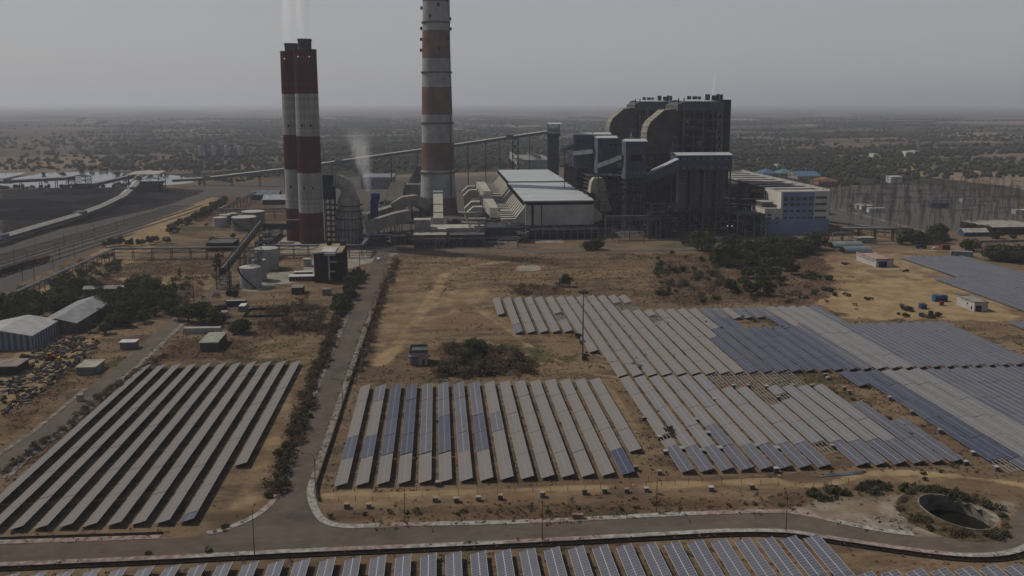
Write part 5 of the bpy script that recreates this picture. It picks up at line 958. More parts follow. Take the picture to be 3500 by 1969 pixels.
house('pale blue grey hall with a lit roof far behind the bend duct', 'hall', -88, -52, 985, 1040, 13, M('pale_hall', (.24, .25, .29)), M('pale_hall_roof', (.26, .26, .29)), 'flat', win=[('f', -78+18*i, 4, 4+3.5*k, 5.4+3.5*k) for i in range(2) for k in range(2)])
t = thing('sheet_shelter', 'grey leaning sheet shelter left of the tall chimney in the distance', 'shelter', (-25, 905, 0)); MB().hexa([(-36, 900, 0), (-17, 900, 0), (-14, 912, 0), (-30, 912, 0), (-23, 900, 33), (-17, 900, 33), (-16, 912, 33), (-21, 912, 33)]).build('sheet_wall', M('slate_sheet', (.12, .125, .14)), t); MB().hexa([(-37, 899, 4), (-33, 899, 4), (-33, 900, 4), (-37, 900, 4), (-24, 899, 31), (-23, 899, 31), (-23, 900, 31), (-24, 900, 31)]).build('sunlit_edge', M('painted_sunlit_sheet', (.36, .36, .37)), t)  # left edge strip coloured paler to paint in the sunlight
for k, (px, py) in enumerate(((865, 683), (905, 700))):
    x, y = G(px, py); t = house(('small blue grey shed', 'white roofed shed')[k]+' with a low gable left of the twin chimneys', 'shed', x-2, x+26, y, y+18, 5, dsteel, (M('grey_gable', (.22, .25, .27)), M('white_gable', (.46, .47, .46)))[k], 'gable', rise=4)
# ------------------------------------------------------------------ left yard
house('blue and white striped warehouse with a pale gabled roof at the left edge', 'warehouse', -191.5, -166, 346, 371, 5.9, bstripe, M('pale_sheet_roof', (.46, .46, .44), .15, .3, ribs=('Y', 1.)), 'gable', ax='y', rise=2.6, name='warehouse')
house('long grey roofed shed sunk among dark trees behind the striped warehouse', 'shed', -175.2, -158.4, 370, 413, 4.6, M('dull_plaster', (.16, .15, .13)), M('grey_sheet_roof', (.33, .33, .33), .2, .3, ribs=('Y', 1.)), 'gable', ax='y', rise=2.4, name='shed'); house('low white roofed store row peeping over the dark trees', 'store row', -186, -147, 446, 451, 3.2, M('dull_plaster', (.16, .15, .13)), M('white_weathered', (.40, .39, .36), .3), 'gable', rise=1.2)
x, y = G(0, 1285); house('rusty tin roofed open shed at the left edge of the yard', 'shed', x-8, x+6.2, y, y+9, 3.4, M('dark_store', (.045, .04, .036)), oldtin, 'flat')
house('small white roofed cabin beside the yard track', 'cabin', -130.5, -124.5, 343, 347, 2.8, M('mauve_plaster', (.20, .17, .16)), whitep, 'flat'); house('pale green site cabin with clutter on its roof', 'cabin', -134.6, -127.8, 311, 320, 2.7, M('pale_green_sheet', (.20, .215, .18)), M('cream_sheet', (.42, .39, .32)), 'flat')
house('long green grey shed standing in the bare brown field above the left rows', 'shed', -97, -90, 337, 352, 3.6, M('green_grey_sheet', (.10, .105, .085)), M('pale_green_roof', (.36, .36, .29)), 'flat')
def container(label, px, py, L, W, h, mt, rz=0., roofm=None):
    x, y = G(px, py); t = thing('container', label, 'container', (x, y+W/2, 0), 'site containers'); mb = MB(); mb.box(x-L/2, x+L/2, y, y+W, .1, h); [mb.box(x-L/2+L*(k+.3)/12, x-L/2+L*(k+.6)/12, y-.07, y, .3, h-.2) for k in range(12)]; mb.build('body', mt, t); MB().box(x-L/2+.1, x+L/2-.1, y+.1, y+W-.1, h, h+.08).build('roof', roofm or mt, t); MB().box(x+L/2, x+L/2+.06, y+.15, y+W/2-.05, .2, h-.15).build('door', mt, t); MB().box(x+L/2, x+L/2+.06, y+W/2+.05, y+W-.15, .2, h-.15).build('door', mt, t); t.rotation_euler = (0, 0, rz); return t
container('blue shipping container with a pale roof below the silo apron', 805, 1049, 9.5, 2.8, 3.0, M('container_blue', (.03, .055, .15)), 0, M('pale_green_roof', (.36, .36, .29))); container('pale grey container in front of the blue one', 826, 1066, 3.2, 6.5, 2.7, M('container_grey', (.24, .24, .23)), 0, whitep); container('dark grey container left of the blue one', 757, 1062, 3.8, 3.5, 2.6, M('container_dark', (.08, .08, .075)), 0); container('rounded cream water container above the big round bush', 760, 1090, 3.4, 6, 2.6, M('container_cream', (.36, .34, .28)), 0); container('long white container in front of the dark bushes', 690, 1141, 16, 2.6, 2.5, M('container_white', (.40, .39, .35)), 0)
container('rusty red container beside the parked white car', 3234, 854, 5.5, 4, 3.2, tanred); container('long grey container behind the far right solar field', 3292, 878, 13, 4, 3.4, M('container_pale_blue', (.25, .27, .29)), -.4)
t = thing('earth_pen', 'rectangular pen with dark green low walls near the dry bushes', 'pen', (-83, 398, 0)); mb = MB(); [mb.box(*b, 0, 1.1) for b in ((-92, -73, 391, 391.3), (-92, -76, 405, 405.3), (-92, -91.7, 391.3, 405), (-73.3, -73, 391.3, 398))]; mb.build('low_wall', greenp, t)
for k, (px, py) in enumerate(((781, 1015), (802, 1017))):
    x, y = G(px, py); mb = MB(); mb.tube([(x, y+1, 1.6), (x, y+3, 1.6)], [1.7, 1.7], 18, 0); mb.tube([(x, y+.95, 1.6), (x, y+1, 1.6)], [1.1, 1.1], 14, 1); tag(mb.build('cable_drum', [M('dark_timber', (.06, .045, .035)), dark]), ('dark cable drum with an open hub', 'second dark cable drum half grown over')[k]+' under the silo apron', 'cable drum')
def quonset(label, pxl, pxr, py, W, mt):
    (x0, y0), (x1, _) = G(pxl, py), G(pxr, py); t = thing('arched_shed', label, 'arched shed', ((x0+x1)/2, y0, 0), 'arched sheet sheds'); n = 14; r = W/2; prof = [(y0+r-r*math.cos(math.pi*k/n), r*.85*math.sin(math.pi*k/n)) for k in range(n+1)]
    MB().prism(prof, x0, x1, 'x').build('arched_roof', mt, t); MB().prism([(u*.96+(y0+r)*.04, w*.93) for u, w in prof], x0-.06, x0, 'x').build('end_wall', dark, t)
quonset('grey blue arched shed nearer the pink topped substation', 2890, 2987, 867, 9.5, quon); quonset('farther arched shed with a dark open end behind the grey blue one', 2850, 2956, 850, 9.5, M('teal_grey_sheet', (.22, .26, .25), .2, .2))
house('long low pale building behind the goal shaped pipe frame', 'building', 299, 312, 566, 571, 3.8, M('pale_grey_plaster', (.30, .29, .26)), concrete, 'flat'); house('long flat roofed dark building among the trees by the switchyard', 'building', 420, 462, 594, 632, 5.5, M('dark_maroon_plaster', (.045, .04, .045)), M('pale_dusty_roof', (.33, .29, .25)), 'parapet'); house('cream arched store with a blue end near the far right trees', 'store', 395, 414, 588, 596, 3.2, M('blue_end', (.07, .11, .19)), M('cream_arch', (.48, .45, .38)), 'gable', rise=2.6)
house('grey block behind the office block at the switchyard edge', 'block', 322, 351, 716, 745, 8, M('grey_block', (.16, .16, .15)), M('dull_slab', (.14, .135, .125)), 'flat', win=[('l', 718+6*k, 3.6, 3, 6) for k in range(4)])
# distant houses
def far_house(label, px0, px1, py, depth, h, wall, roof, kind='hip', rise=3.): (x0, y0), (x1, _) = G(px0, py), G(px1, py); return house(label, 'house', x0, x1, y0, y0+depth, h, wall, roof, kind, rise=rise, name='distant_house')
far_house('blue roofed hall behind the turbine hall', 2606, 2662, 606, 28, 5, concrete, bluetin, 'hip', 5); far_house('teal roofed hall right of the blue roofed one', 2664, 2722, 606, 26, 5, concrete, greentin, 'hip', 5); far_house('long bright blue roofed hall left of the orange roofed house', 2726, 2812, 613, 40, 4, concrete, bluetin, 'gable', 5); far_house('orange house with a stepped tiled roof beyond the switchyard', 2797, 2866, 640, 22, 7, M('orange_plaster', (.34, .19, .14)), orange, 'hip', 4); far_house('white block by the dark wood beyond the switchyard', 3044, 3086, 626, 12, 8, whitep, whitep, 'flat'); far_house('tiny white house in the trees far beyond the switchyard', 3102, 3122, 535, 20, 9, whitep, whitep, 'flat'); far_house('low white house right of the tiny white one', 3126, 3145, 528, 20, 7, whitep, tin, 'flat'); far_house('tiny pale house left of the tiny white one', 2985, 3003, 537, 16, 6, whitep, tin, 'flat'); far_house('small white hut behind the blue roofed hall', 2655, 2667, 578, 12, 7, whitep, tin, 'flat')
t = thing('cooling_tower', 'row of pale concrete cooling cells with slatted sides beyond the long conveyor', 'cooling tower', (150, 1270, 0)); MB().box(122, 176, 1270, 1400, 0, 13).build('wall', M('cell_concrete', (.26, .255, .23), .3), t); MB().prism([(121, 6), (121, 18.5), (132, 13.6), (132, 6)], 1268, 1400, 'y').build('side_louvre', M('cell_pale', (.40, .40, .35)), t)
for k in range(7): mb = MB(); mb.lathe(155, 1285+18*k, [(6, 13), (5.2, 16), (5.8, 18)], 18, 0, cap=False); mb.build('fan_stack', M('cell_concrete', (.26, .255, .23)), t)
# ------------------------------------------------------------------ railway
rs = lambda y, x0: x0+.128*(y-560)
for k, x0 in enumerate((-291, -286.5, -281, -276.5, -270.5, -263, -253.5)):
    ys = list(np.arange(300, 900, 60)); c = [(rs(y, x0)+(0 if y < 760 else (y-760)*-.05), y) for y in ys]; t = thing('rail_track', f'{ordw(k+1)} rail track from the curving conveyor in the dusty rail yard', 'rail track', (c[0][0], c[0][1], 0), 'parallel rail tracks in the yard')
    mb = MB(); strip(mb, offset(c, -1.4), offset(c, 1.4), .03); mb.build('ballast_bed', M('dark_ballast', (.060, .052, .046), .4, .5), t)
    for o in (-.75, .75): mb = MB(); [mb.beam((*a, .16), (*b, .16), .16, .22) for a, b in zip(offset(c, o), offset(c, o)[1:])]; mb.build('rail', M('rail_top', (.22, .20, .185), .2), t)
c = [(-266, 420), (-258, 470), (-246, 540), (-240, 600), (-234, 660)]; t = thing('rail_track', 'single rail track branching away beside the pipe rack', 'rail track', (-266, 420, 0), 'parallel rail tracks in the yard'); mb = MB(); strip(mb, offset(c, -1.3), offset(c, 1.3), .034); mb.build('ballast_bed', M('dark_ballast', (.06, .052, .046)), t)
for o in (-.75, .75): mb = MB(); [mb.beam((*a, .16), (*b, .16), .16, .22) for a, b in zip(offset(c, o), offset(c, o)[1:])]; mb.build('rail', M('rail_top', (.22, .20, .185)), t)
ang = -math.atan(.128)
for k in range(5):
    y = 541-15.2*k; x = rs(y, -247.0); loco = k == 0; t = thing('rail_wagon', 'dusty red rail wagon at the head of the parked train' if loco else f'{ordw(k+1)} dark coal wagon behind the dusty red one', 'wagon', (x, y, 0), 'parked train of coal wagons')
    mb = MB(); mb.box(x-1.5, x+1.5, y-6.6, y+6.6, 1.1, 3.6); [mb.box(x+s*1.5-.06, x+s*1.5+.06, y-6.4+1.8*q, y-6.2+1.8*q, 1.1, 3.6) for q in range(8) for s in (-1, 1)]; mb.build('body', tanred if loco else M('wagon_brown', (.035, .022, .02)), t)
    MB().box(x-1.3, x+1.3, y-6.4, y+6.4, 3.6, 3.75).build('load', rust if loco else coalm, t); mb = MB(); [mb.tube([(x-.9, y+q, .55), (x+.9, y+q, .55)], .45, 12) for q in (-5.4, -3.8, 3.8, 5.4)]; mb.box(x-1.2, x+1.2, y-6.8, y+6.8, .8, 1.1); mb.build('bogie', dsteel, t); t.rotation_euler = (0, 0, ang)
mast0 = None
for k, (px, py, h) in enumerate(((325, 825, 12), (265, 792, 9), (340, 770, 9), (220, 840, 9), (190, 870, 9), (255, 880, 9), (283, 843, 9), (400, 790, 8), (425, 770, 8), (120, 830, 9), (78, 962, 9), (118, 958, 9), (183, 926, 9), (205, 885, 8), (470, 748, 8), (528, 752, 7), (575, 730, 7), (50, 900, 9), (95, 905, 9), (480, 715, 8))):
    x, y = G(px, py); 
    if mast0 is None:
        mast0 = thing('catenary_mast', 'tallest thin mast standing in the middle of the rail yard', 'mast', (x, y, 0), 'thin masts in the rail yard'); MB().box(x-.12, x+.12, y-.12, y+.12, 0, 9).build('post', postm, mast0); MB().beam((x-2.6, y, 8.3), (x+.1, y, 8.6), .14).build('arm', postm, mast0); mast0.scale = (1.2, 1.2, 1.35)
    else: dup(mast0, (x, y, 0), 'thin rusty overhead line mast beside the rail tracks', sc=(1, 1, h/9))
# ------------------------------------------------------------------ switchyard
def lat(mb, x, y, h, w=.5): mb.box(x-w, x-w+.12, y-w, y-w+.12, 0, h); mb.box(x+w-.12, x+w, y-w, y-w+.12, 0, h); mb.box(x-w, x-w+.12, y+w-.12, y+w, 0, h); mb.box(x+w-.12, x+w, y+w-.12, y+w, 0, h); [mb.beam((x-w, y-w, z), (x+w, y-w, z+1.6), .1) for z in np.arange(0, h-1.5, 1.6)]; [mb.beam((x-w, y+w, z), (x-w, y-w, z+1.6), .1) for z in np.arange(0, h-1.5, 1.6)]
g0 = thing('switchyard_gantry', 'lattice gantry frame with two legs and a crossbeam in the switchyard', 'gantry', (470, 700, 0), 'lattice gantries in the switchyard'); 
for xl in (462, 478): mb = MB(); lat(mb, xl, 700, 16, .7); mb.build('lattice_leg', M('gantry_steel', (.10, .10, .105), .2), g0)
mb = MB(); mb.box(462, 478, 699.5, 699.65, 14.2, 14.4); mb.box(462, 478, 700.4, 700.5, 14.2, 14.4); mb.box(462, 478, 700, 700.1, 15.2, 15.4); [mb.beam((462+2*k, 699.5, 14.2), (464+2*k, 700.4, 15.3), .1) for k in range(8)]; mb.build('crossbeam', M('gantry_steel', (.10, .10, .105)), g0); mb = MB(); [mb.tube([(465+5*k, 700, 14.2), (465+5*k, 700, 11.8)], .14, 6) for k in range(3)]; mb.build('insulator_string', M('insulator', (.16, .14, .13)), g0)
pole0 = thing('insulator_post', 'slim grey insulator post in the switchyard', 'insulator post', (420, 700, 0), 'slim insulator posts in the switchyard'); mb = MB(); mb.box(419.8, 420.2, 699.8, 700.2, 0, 3); mb.build('stand', M('gantry_steel', (.10, .10, .105)), pole0); mb = MB(); mb.lathe(420, 700, [(.22, 3), (.3, 3.4), (.2, 3.8), (.3, 4.2), (.2, 4.6), (.3, 5), (.15, 5.6)], 8); mb.build('insulator', M('insulator', (.16, .14, .13)), pole0)
R_ = random.Random(12); first = True; pf = True
for iy in range(11):
    for ix in range(10):
        x, y = 366+ix*27+iy*3.4+R_.uniform(-2, 2), 628+iy*29; px_, py_ = 0, 0
        if x > 330+ (y-560)*.85+190: continue
        if first: g0.location = (x, y, 0); first = False
        else: dup(g0, (x, y, 0), sc=(1, 1, R_.choice((.85, 1, 1, 1.25))))
        for q in range(2):
            xx, yy = x+R_.uniform(-14, 14), y+R_.uniform(-14, 14)
            if pf: pole0.location = (xx, yy, 0); pf = False
            else: dup(pole0, (xx, yy, 0), sc=(1, 1, R_.uniform(.8, 1.5)))
for k, (px, py, w) in enumerate(((2948, 713, 12), (2966, 717, 12), (2997, 726, 15), (3308, 690, 12), (3495, 732, 14))):
    x, y = G(px, py); house(('first', 'second', 'third')[k]+' white relay hut from the office side of the switchyard' if k < 3 else ('white relay hut in the middle of the switchyard', 'white relay hut at the right edge of the switchyard')[k-3], 'relay hut', x-w/2, x+w/2, y, y+5, 3.6, whitep, M('sunny_white', (.5, .49, .46)), 'flat', name='relay_hut', group='white relay huts in the switchyard')
t = thing('power_transformer', 'large bluish transformer bank in the middle of the switchyard', 'transformer', (484, 745, 0)); x, y = G(3215, 712); t.location = (x, y, 0); mb = MB(); mb.box(x-9, x+9, y, y+6, .5, 5); mb.build('tank', M('slate_blue_paint', (.06, .095, .17)), t); mb = MB(); [mb.box(x-8+2*k, x-7+2*k, y-1, y, 1, 4.4) for k in range(8)]; mb.build('radiator', steel, t); [MB().tube([(x-6+4*k, y+3, 5), (x-6+4*k, y+3, 8)], .3, 8).build('bushing', M('insulator', (.16, .14, .13)), t) for k in range(4)]
def wallrun(name, label, cat, pts, h, th, mt): mb = MB(); [mb.hexa([(*a, 0), (*b, 0), (*d, 0), (*c, 0), (*a, h), (*b, h), (*d, h), (*c, h)]) for a, b, c, d in zip(pts, pts[1:], offset(pts, th), offset(pts, th)[1:])]; return tag(mb.build(name, mt), label, cat)
wallrun('boundary_wall', 'pale low wall edging the switchyard beside the access road', 'wall', PX([(2860, 716), (3000, 752), (3190, 803)]), 1.4, .4, M('pale_wall', (.26, .24, .22))); wallrun('boundary_wall', 'pale wall crossing behind the far right trees', 'wall', PX([(3350, 830), (3520, 826)]), 1.6, .4, M('pale_wall', (.26, .24, .22)))
for k, (px, pyb, pyt) in enumerate(((2905, 830, 700), (3032, 760, 640))): x, y = G(px, pyb); h = Q(px, pyt, y)[1]; mb = MB(); lat(mb, x, y, h, 1.0); mb2 = MB(); [mb2.beam((x-4, y, z), (x+4, y, z), .3) for z in (h-1, h-5)]; t = thing('lattice_pylon', ('tall lattice pylon right of the office block', 'tall lattice pylon at the near edge of the switchyard')[k], 'pylon', (x, y, 0)); mb.build('lattice', M('gantry_steel', (.10, .10, .105)), t); mb2.build('crossarm', M('gantry_steel', (.10, .10, .105)), t)
# ------------------------------------------------------------------ trees, bushes, scrub
def leaf_mat(name, a, b, c2):
    m, nt, o = nmat(name); oi = nd(nt, 'ShaderNodeObjectInfo'); n = noise(nt, pos(nt), .7, 3, .6)
    c = mix(nt, oi.outputs['Random'], a, b); c = mix(nt, mth(nt, 'MULTIPLY', rng(nt, n, .45, .7), .6), c, c2)
    d = nd(nt, 'ShaderNodeBsdfDiffuse'); nt.links.new(c, d.inputs[0]); tr = nd(nt, 'ShaderNodeBsdfTranslucent'); nt.links.new(c, tr.inputs[0]); mx_ = nd(nt, 'ShaderNodeMixShader'); mx_.inputs[0].default_value = .2; nt.links.new(d.outputs[0], mx_.inputs[1]); nt.links.new(tr.outputs[0], mx_.inputs[2]); nt.links.new(mx_.outputs[0], o.inputs[0]); return m
LEAF = leaf_mat('dark_leaves', (.030, .037, .017), (.050, .055, .025), (.078, .082, .040)); DRY = leaf_mat('dry_twigs', (.070, .046, .032), (.100, .066, .045), (.130, .092, .062)); PALEG = leaf_mat('grey_green_leaves', (.052, .054, .031), (.070, .068, .041), (.098, .088, .056)); FARL = leaf_mat('far_leaves', (.028, .032, .019), (.040, .042, .024), (.022, .025, .015))
def crown_mesh(name, seed, rx, rz, zc, nclump, nleaf, ls, mt, flat=.8, gap=.0):
    r = np.random.default_rng(seed); vs, fs = [], []
    cs = []
    for k in range(nclump):
        d = r.normal(size=3); d /= np.linalg.norm(d); rad = r.uniform(.25, .92)**.6; c = np.array([d[0]*rx*rad, d[1]*rx*rad, zc+d[2]*rz*rad*(1 if d[2] > 0 else .8)]); cs.append((c, r.uniform(.28, .46)*rx))
    for c, s in cs:
        for _ in range(nleaf):
            d = r.normal(size=3); d /= np.linalg.norm(d); p = c+d*s*np.array([1, 1, flat])*r.uniform(.55, 1.)**.5
            if p[2] < .15: p[2] = .15+r.random()*.3
            n = d+r.normal(size=3)*.55; n /= np.linalg.norm(n); a = np.cross(n, r.normal(size=3)); a /= np.linalg.norm(a); b = np.cross(n, a); L = ls*r.uniform(.6, 1.4); W = L*r.uniform(.5, .9); i = len(vs)
            vs += [p-a*L-b*W*.4, p-b*W+a*L*.2, p+a*L+b*W*.2, p+b*W-a*L*.1]; fs.append((i, i+1, i+2, i+3))
    me = bpy.data.meshes.new(name); me.from_pydata([tuple(v) for v in vs], [], fs); me.materials.append(mt); me.update(); return me
def trunk_mesh(seed, h, rx, r0):
    rr = random.Random(seed); mb = MB(); top = h*.62; mb.tube([(0, 0, -.1), (rr.uniform(-.1, .1), rr.uniform(-.1, .1), top*.5), (rr.uniform(-.2, .2), rr.uniform(-.2, .2), top)], [r0, r0*.75, r0*.4], 7)
    for k in range(5): a = rr.uniform(0, 6.3); z = top*rr.uniform(.35, .8); mb.tube([(0, 0, z), (math.cos(a)*rx*.35, math.sin(a)*rx*.35, z+h*.13), (math.cos(a)*rx*.65, math.sin(a)*rx*.65, z+h*.24)], [r0*.5, r0*.32, r0*.12], 5)
    return mb.mesh('trunk', [woodm])
KIND = {}
def proto(kind, seed, rx, rz, zc, nc, nl, ls, mt, h, r0): KIND.setdefault(kind, []).append((crown_mesh('crown', seed, rx, rz, zc, nc, nl, ls, mt), trunk_mesh(seed, h, rx, r0)))
for s in range(4): proto('tree', s, 3.5, 2.6, 3.3, 20, 60, .34, LEAF, 5.8, .26)
for s in range(3): proto('wide', 20+s, 5.6, 3.4, 4.0, 28, 74, .44, LEAF, 7.0, .36)
for s in range(3): proto('bush', 40+s, 2.2, 1.1, 1.1, 11, 34, .26, LEAF, 1.5, .1)
for s in range(3): proto('grey', 60+s, 2.4, 1.3, 1.5, 11, 30, .26, PALEG, 2.2, .1)
for s in range(3): proto('dry', 80+s, 2.3, 1.2, 1.3, 11, 26, .20, DRY, 2.0, .09)
for s in range(2): proto('slim', 100+s, 1.5, 4.2, 4.6, 20, 40, .3, LEAF, 8.6, .2)
for s in range(2): proto('bare', 120+s, 3.0, 1.7, 3.5, 13, 22, .2, DRY, 5.0, .2)
for s in range(3): proto('tuft', 140+s, .55, .5, .35, 5, 12, .13, LEAF, .5, .03)
VR = random.Random(77); NTREE = [0]
NM = {'tree': ('tree', 'tree'), 'wide': ('tree', 'tree'), 'bush': ('bush', 'bush'), 'grey': ('bush', 'bush'), 'dry': ('dry_bush', 'bush'), 'slim': ('slim_tree', 'tree'), 'bare': ('bare_tree', 'tree'), 'tuft': ('weed_tuft', 'weed')}
def plant(kind, x, y, label, group=None, sc=1.):
    cm, tm = VR.choice(KIND[kind]); nm, cat = NM[kind]; s = sc*VR.uniform(.85, 1.15); t = thing(nm, label, cat, (x, y, 0), group); t.rotation_euler = (0, 0, VR.uniform(0, 6.3)); t.scale = (s, s, s*VR.uniform(.85, 1.15))
    for n, me_ in (('crown', cm), ('trunk', tm)):
        if n == 'trunk' and kind in ('bush', 'tuft'): continue
        o = bpy.data.objects.new(n, me_); COL.objects.link(o); o.parent = t
    NTREE[0] += 1; return t
def at(lst, kind, label, group, sc=1.):
    for p in lst: k = p[3] if len(p) > 3 else kind; x, y = GD(p[0], p[1]); plant(k, x, y, label, group, sc*(p[2] if len(p) > 2 else 1))
def along(pts, n, kind, label, group, jit=1.5, sc=1., dsp=True):
    P = [GD(*p) for p in pts] if dsp else pts; L = [0]
    for a, b in zip(P, P[1:]): L.append(L[-1]+math.hypot(b[0]-a[0], b[1]-a[1]))
    for k in range(n):
        d = L[-1]*(k+VR.random())/n; x = float(np.interp(d, L, [p[0] for p in P])); y = float(np.interp(d, L, [p[1] for p in P])); plant(VR.choice(kind) if isinstance(kind, tuple) else kind, x+VR.uniform(-jit, jit), y+VR.uniform(-jit, jit), label, group, sc*VR.uniform(.75, 1.2))
def fill(poly, n, kind, label, group, sc=1.):
    P = [GD(*p) for p in poly]; xs, ys = [p[0] for p in P], [p[1] for p in P]; c = 0; tries = 0
    while c < n and tries < n*60:
        tries += 1; x, y = VR.uniform(min(xs), max(xs)), VR.uniform(min(ys), max(ys)); ins = False
        for (x0, y0), (x1, y1) in zip(P, P[1:]+P[:1]):
            if (y0 > y) != (y1 > y) and x < (x1-x0)*(y-y0)/(y1-y0)+x0: ins = not ins
        if ins: plant(VR.choice(kind) if isinstance(kind, tuple) else kind, x, y, label, group, sc*VR.uniform(.7, 1.25)); c += 1
at([(1765, 630, 1.5), (1842, 632, 1.2), (1870, 640, 1.3), (1905, 640, 1.4), (1945, 636, 1.4), (1985, 640, 1.5), (2020, 638, 1.4), (2048, 628, 1.3), (1925, 655, 1.2), (1965, 655, 1.2)], 'wide', 'broad dark tree in the grove in front of the blue office block', 'broad dark trees before the office block', 1.12)
fill([(1760, 640), (2060, 632), (2070, 650), (1990, 700), (1830, 690)], 16, ('tree', 'wide', 'tree'), 'dark tree filling out the dense thicket before the office block', 'dark filler trees of the thicket', 1.05)
at([(1800, 668), (1830, 672, .9), (1860, 676, 1.1), (1895, 672, 1.2), (1930, 676), (1965, 680, 1.2), (1990, 690, 1.2), (1980, 672), (1845, 655), (1945, 700), (1915, 718), (1870, 720, .9), (1840, 735, .9), (1890, 742), (1935, 745, .9), (1880, 700), (1960, 715, .8)], 'tree', 'mid sized green tree in the thicket below the broad dark grove', 'green trees in the thicket', 1.2)
at([(1660, 684, 1.2), (1680, 686, 1.3), (1700, 686, 1.3), (1718, 684, 1.1), (1675, 738), (1655, 742, .8), (2030, 700, 1.2), (2050, 703), (2085, 705), (2040, 694, 1.2), (2090, 735, .9), (2130, 745, .7), (1700, 735, .7), (1790, 690), (1760, 745, .6)], 'bush', 'green bush in the rough ground below the thicket', 'green bushes in the rough ground', 1.25)
fill([(1650, 650), (1780, 650), (1830, 700), (2080, 720), (2100, 765), (1650, 760)], 70, ('dry', 'dry', 'grey', 'bush'), 'low scrubby bush scattered among the thicket trees', 'scrubby bushes about the thicket')
at([(1500, 628, 1.0), (1478, 630, .9)], 'wide', 'one of two dark trees on the kerb before the white roofed precipitator', 'two trees on the plant kerb', .85)
at([(1720, 618, 1.), (1655, 655, .5), (1690, 640, .6)], 'tree', 'small tree on the kerb before the dark bunker legs', 'small trees on the plant kerb', .9)
at([(1423, 722, 1)], 'tree', 'single round green tree in the middle of the bare field', None, .95)
at([(1160, 905, 1.15, 'bare'), (1185, 885, 1.), (1205, 900, .9), (1175, 915, .8), (1145, 890, .8, 'bare')], 'tree', 'dark tree in the scrub patch beside the pink kiosk', 'trees in the scrub beside the kiosk', 1.1)
fill([(1115, 872), (1200, 862), (1330, 895), (1350, 948), (1100, 950)], 66, ('dry', 'dry', 'dry', 'grey'), 'brown dry bush in the scrub patch right of the pink kiosk', 'dry bushes beside the kiosk', 1.15)
at([(1300, 905, .9), (1290, 920, .9), (1230, 925, .9), (1190, 935, .8), (1465, 865, .8), (1470, 905, .9), (1455, 850, .8), (1475, 895, .7)], 'bush', 'green bush near the foot of the floodlight mast path', 'green bushes near the mast path')
fill([(1280, 712), (1400, 712), (1450, 742), (1290, 742)], 13, 'dry', 'reddish dry bush behind the top of the upper block', 'reddish dry bushes behind the upper block', .9)
along([(1000, 655), (960, 760), (930, 850), (905, 930), (890, 960)], 60, ('dry', 'dry', 'bare', 'dry'), 'dry brown hedge bush on the right bank of the side road', 'dry hedge on the right of the side road', 1.6, .95)
along([(905, 690), (875, 745), (850, 800)], 34, ('tree', 'bush', 'tree'), 'dark green tree in the hedge along the left of the side road', 'green hedge trees left of the side road', 2., .95)
along([(850, 800), (822, 880), (790, 960), (760, 1050), (725, 1150), (690, 1250)], 110, ('dry', 'dry', 'grey', 'dry', 'bush'), 'brown hedge bush between the leftmost block and the side road', 'brown hedge left of the side road', 1.5, 1.0)
fill([(660, 780), (800, 770), (830, 840), (660, 845)], 62, ('dry', 'dry', 'bare', 'dry'), 'reddish brown dry bush in the field right of the big round bush', 'reddish dry bushes in the left field', 1.1)
at([(603, 838, 1.25)], 'wide', 'big round dark bush standing alone by the dry field', None, .75)
at([(450, 806, 1.1), (475, 812, 1.2), (505, 812, 1.2), (530, 806), (490, 790), (520, 790), (540, 820, .8), (555, 812, .7)], 'tree', 'dark tree in the clump behind the long white container', 'dark trees behind the white container', 1.1)
fill([(430, 740), (560, 740), (545, 775), (430, 800)], 14, ('dry', 'dry', 'grey'), 'dry bush beside the yard road above the white container', 'dry bushes beside the yard road', 1.)
at([(453, 702, 1.)], 'slim', 'tall slim dark cypress beside the yard road', None, .95); at([(545, 690, 1.3), (550, 672, 1.2)], 'slim', 'tall dark tree pair left of the silo legs', 'dark tree pair by the silo legs', 1.1)
fill([(240, 735), (400, 725), (450, 760), (420, 800), (330, 830), (230, 850), (245, 790)], 50, ('tree', 'wide', 'tree'), 'dark tree in the dense mass around the sunken grey shed', 'dark trees around the sunken shed', 1.05)
fill([(0, 800), (60, 770), (160, 720), (240, 730), (190, 770), (100, 810), (10, 840)], 34, ('tree', 'wide'), 'dark tree in the strip between the pipe rack and the sheds', 'dark trees between pipe rack and sheds', .95)
fill([(0, 760), (150, 690), (290, 640), (340, 650), (240, 720), (60, 780)], 44, ('bush', 'grey', 'dry'), 'bushy undergrowth shrub below the pale pipe rack', 'shrubs below the pale pipe rack', 1.2)
fill([(420, 700), (540, 690), (550, 720), (440, 760), (410, 740)], 12, ('bush', 'dry', 'grey'), 'shrub beside the slim dark cypress', 'shrubs beside the cypress', 1.1)
at([(55, 868, 1.)], 'tree', 'leafy tree right in front of the striped warehouse', None, 1.05); at([(228, 835, .9), (160, 835, .8), (60, 905, .6)], 'tree', 'small tree between the sunken shed and the yard', 'small yard trees', .8)
at([(268, 622, 1.1), (285, 620), (300, 618), (325, 620), (355, 618), (378, 615), (390, 610, .8), (420, 612, .8)], 'tree', 'dark tree beside the rail yard just behind the pale pipe rack', 'dark trees behind the pale pipe rack', .95)
along([(425, 590), (455, 570), (500, 548), (545, 525), (565, 505)], 40, ('tree', 'bush', 'tree'), 'dark hedge tree between the sandy bank and the oil tanks', 'hedge of dark trees beside the sandy bank', 3., 1.)
at([(535, 612), (548, 608, .8), (585, 600, .8), (520, 570, .6), (600, 505, .7)], 'tree', 'small dark tree near the dark flat roofed store', 'small trees near the store', .8)
at([(340, 700, .9), (400, 705, .8), (365, 715, .8)], 'grey', 'grey bush on the tan ground below the pipe rack corner', 'grey bushes on the tan ground')
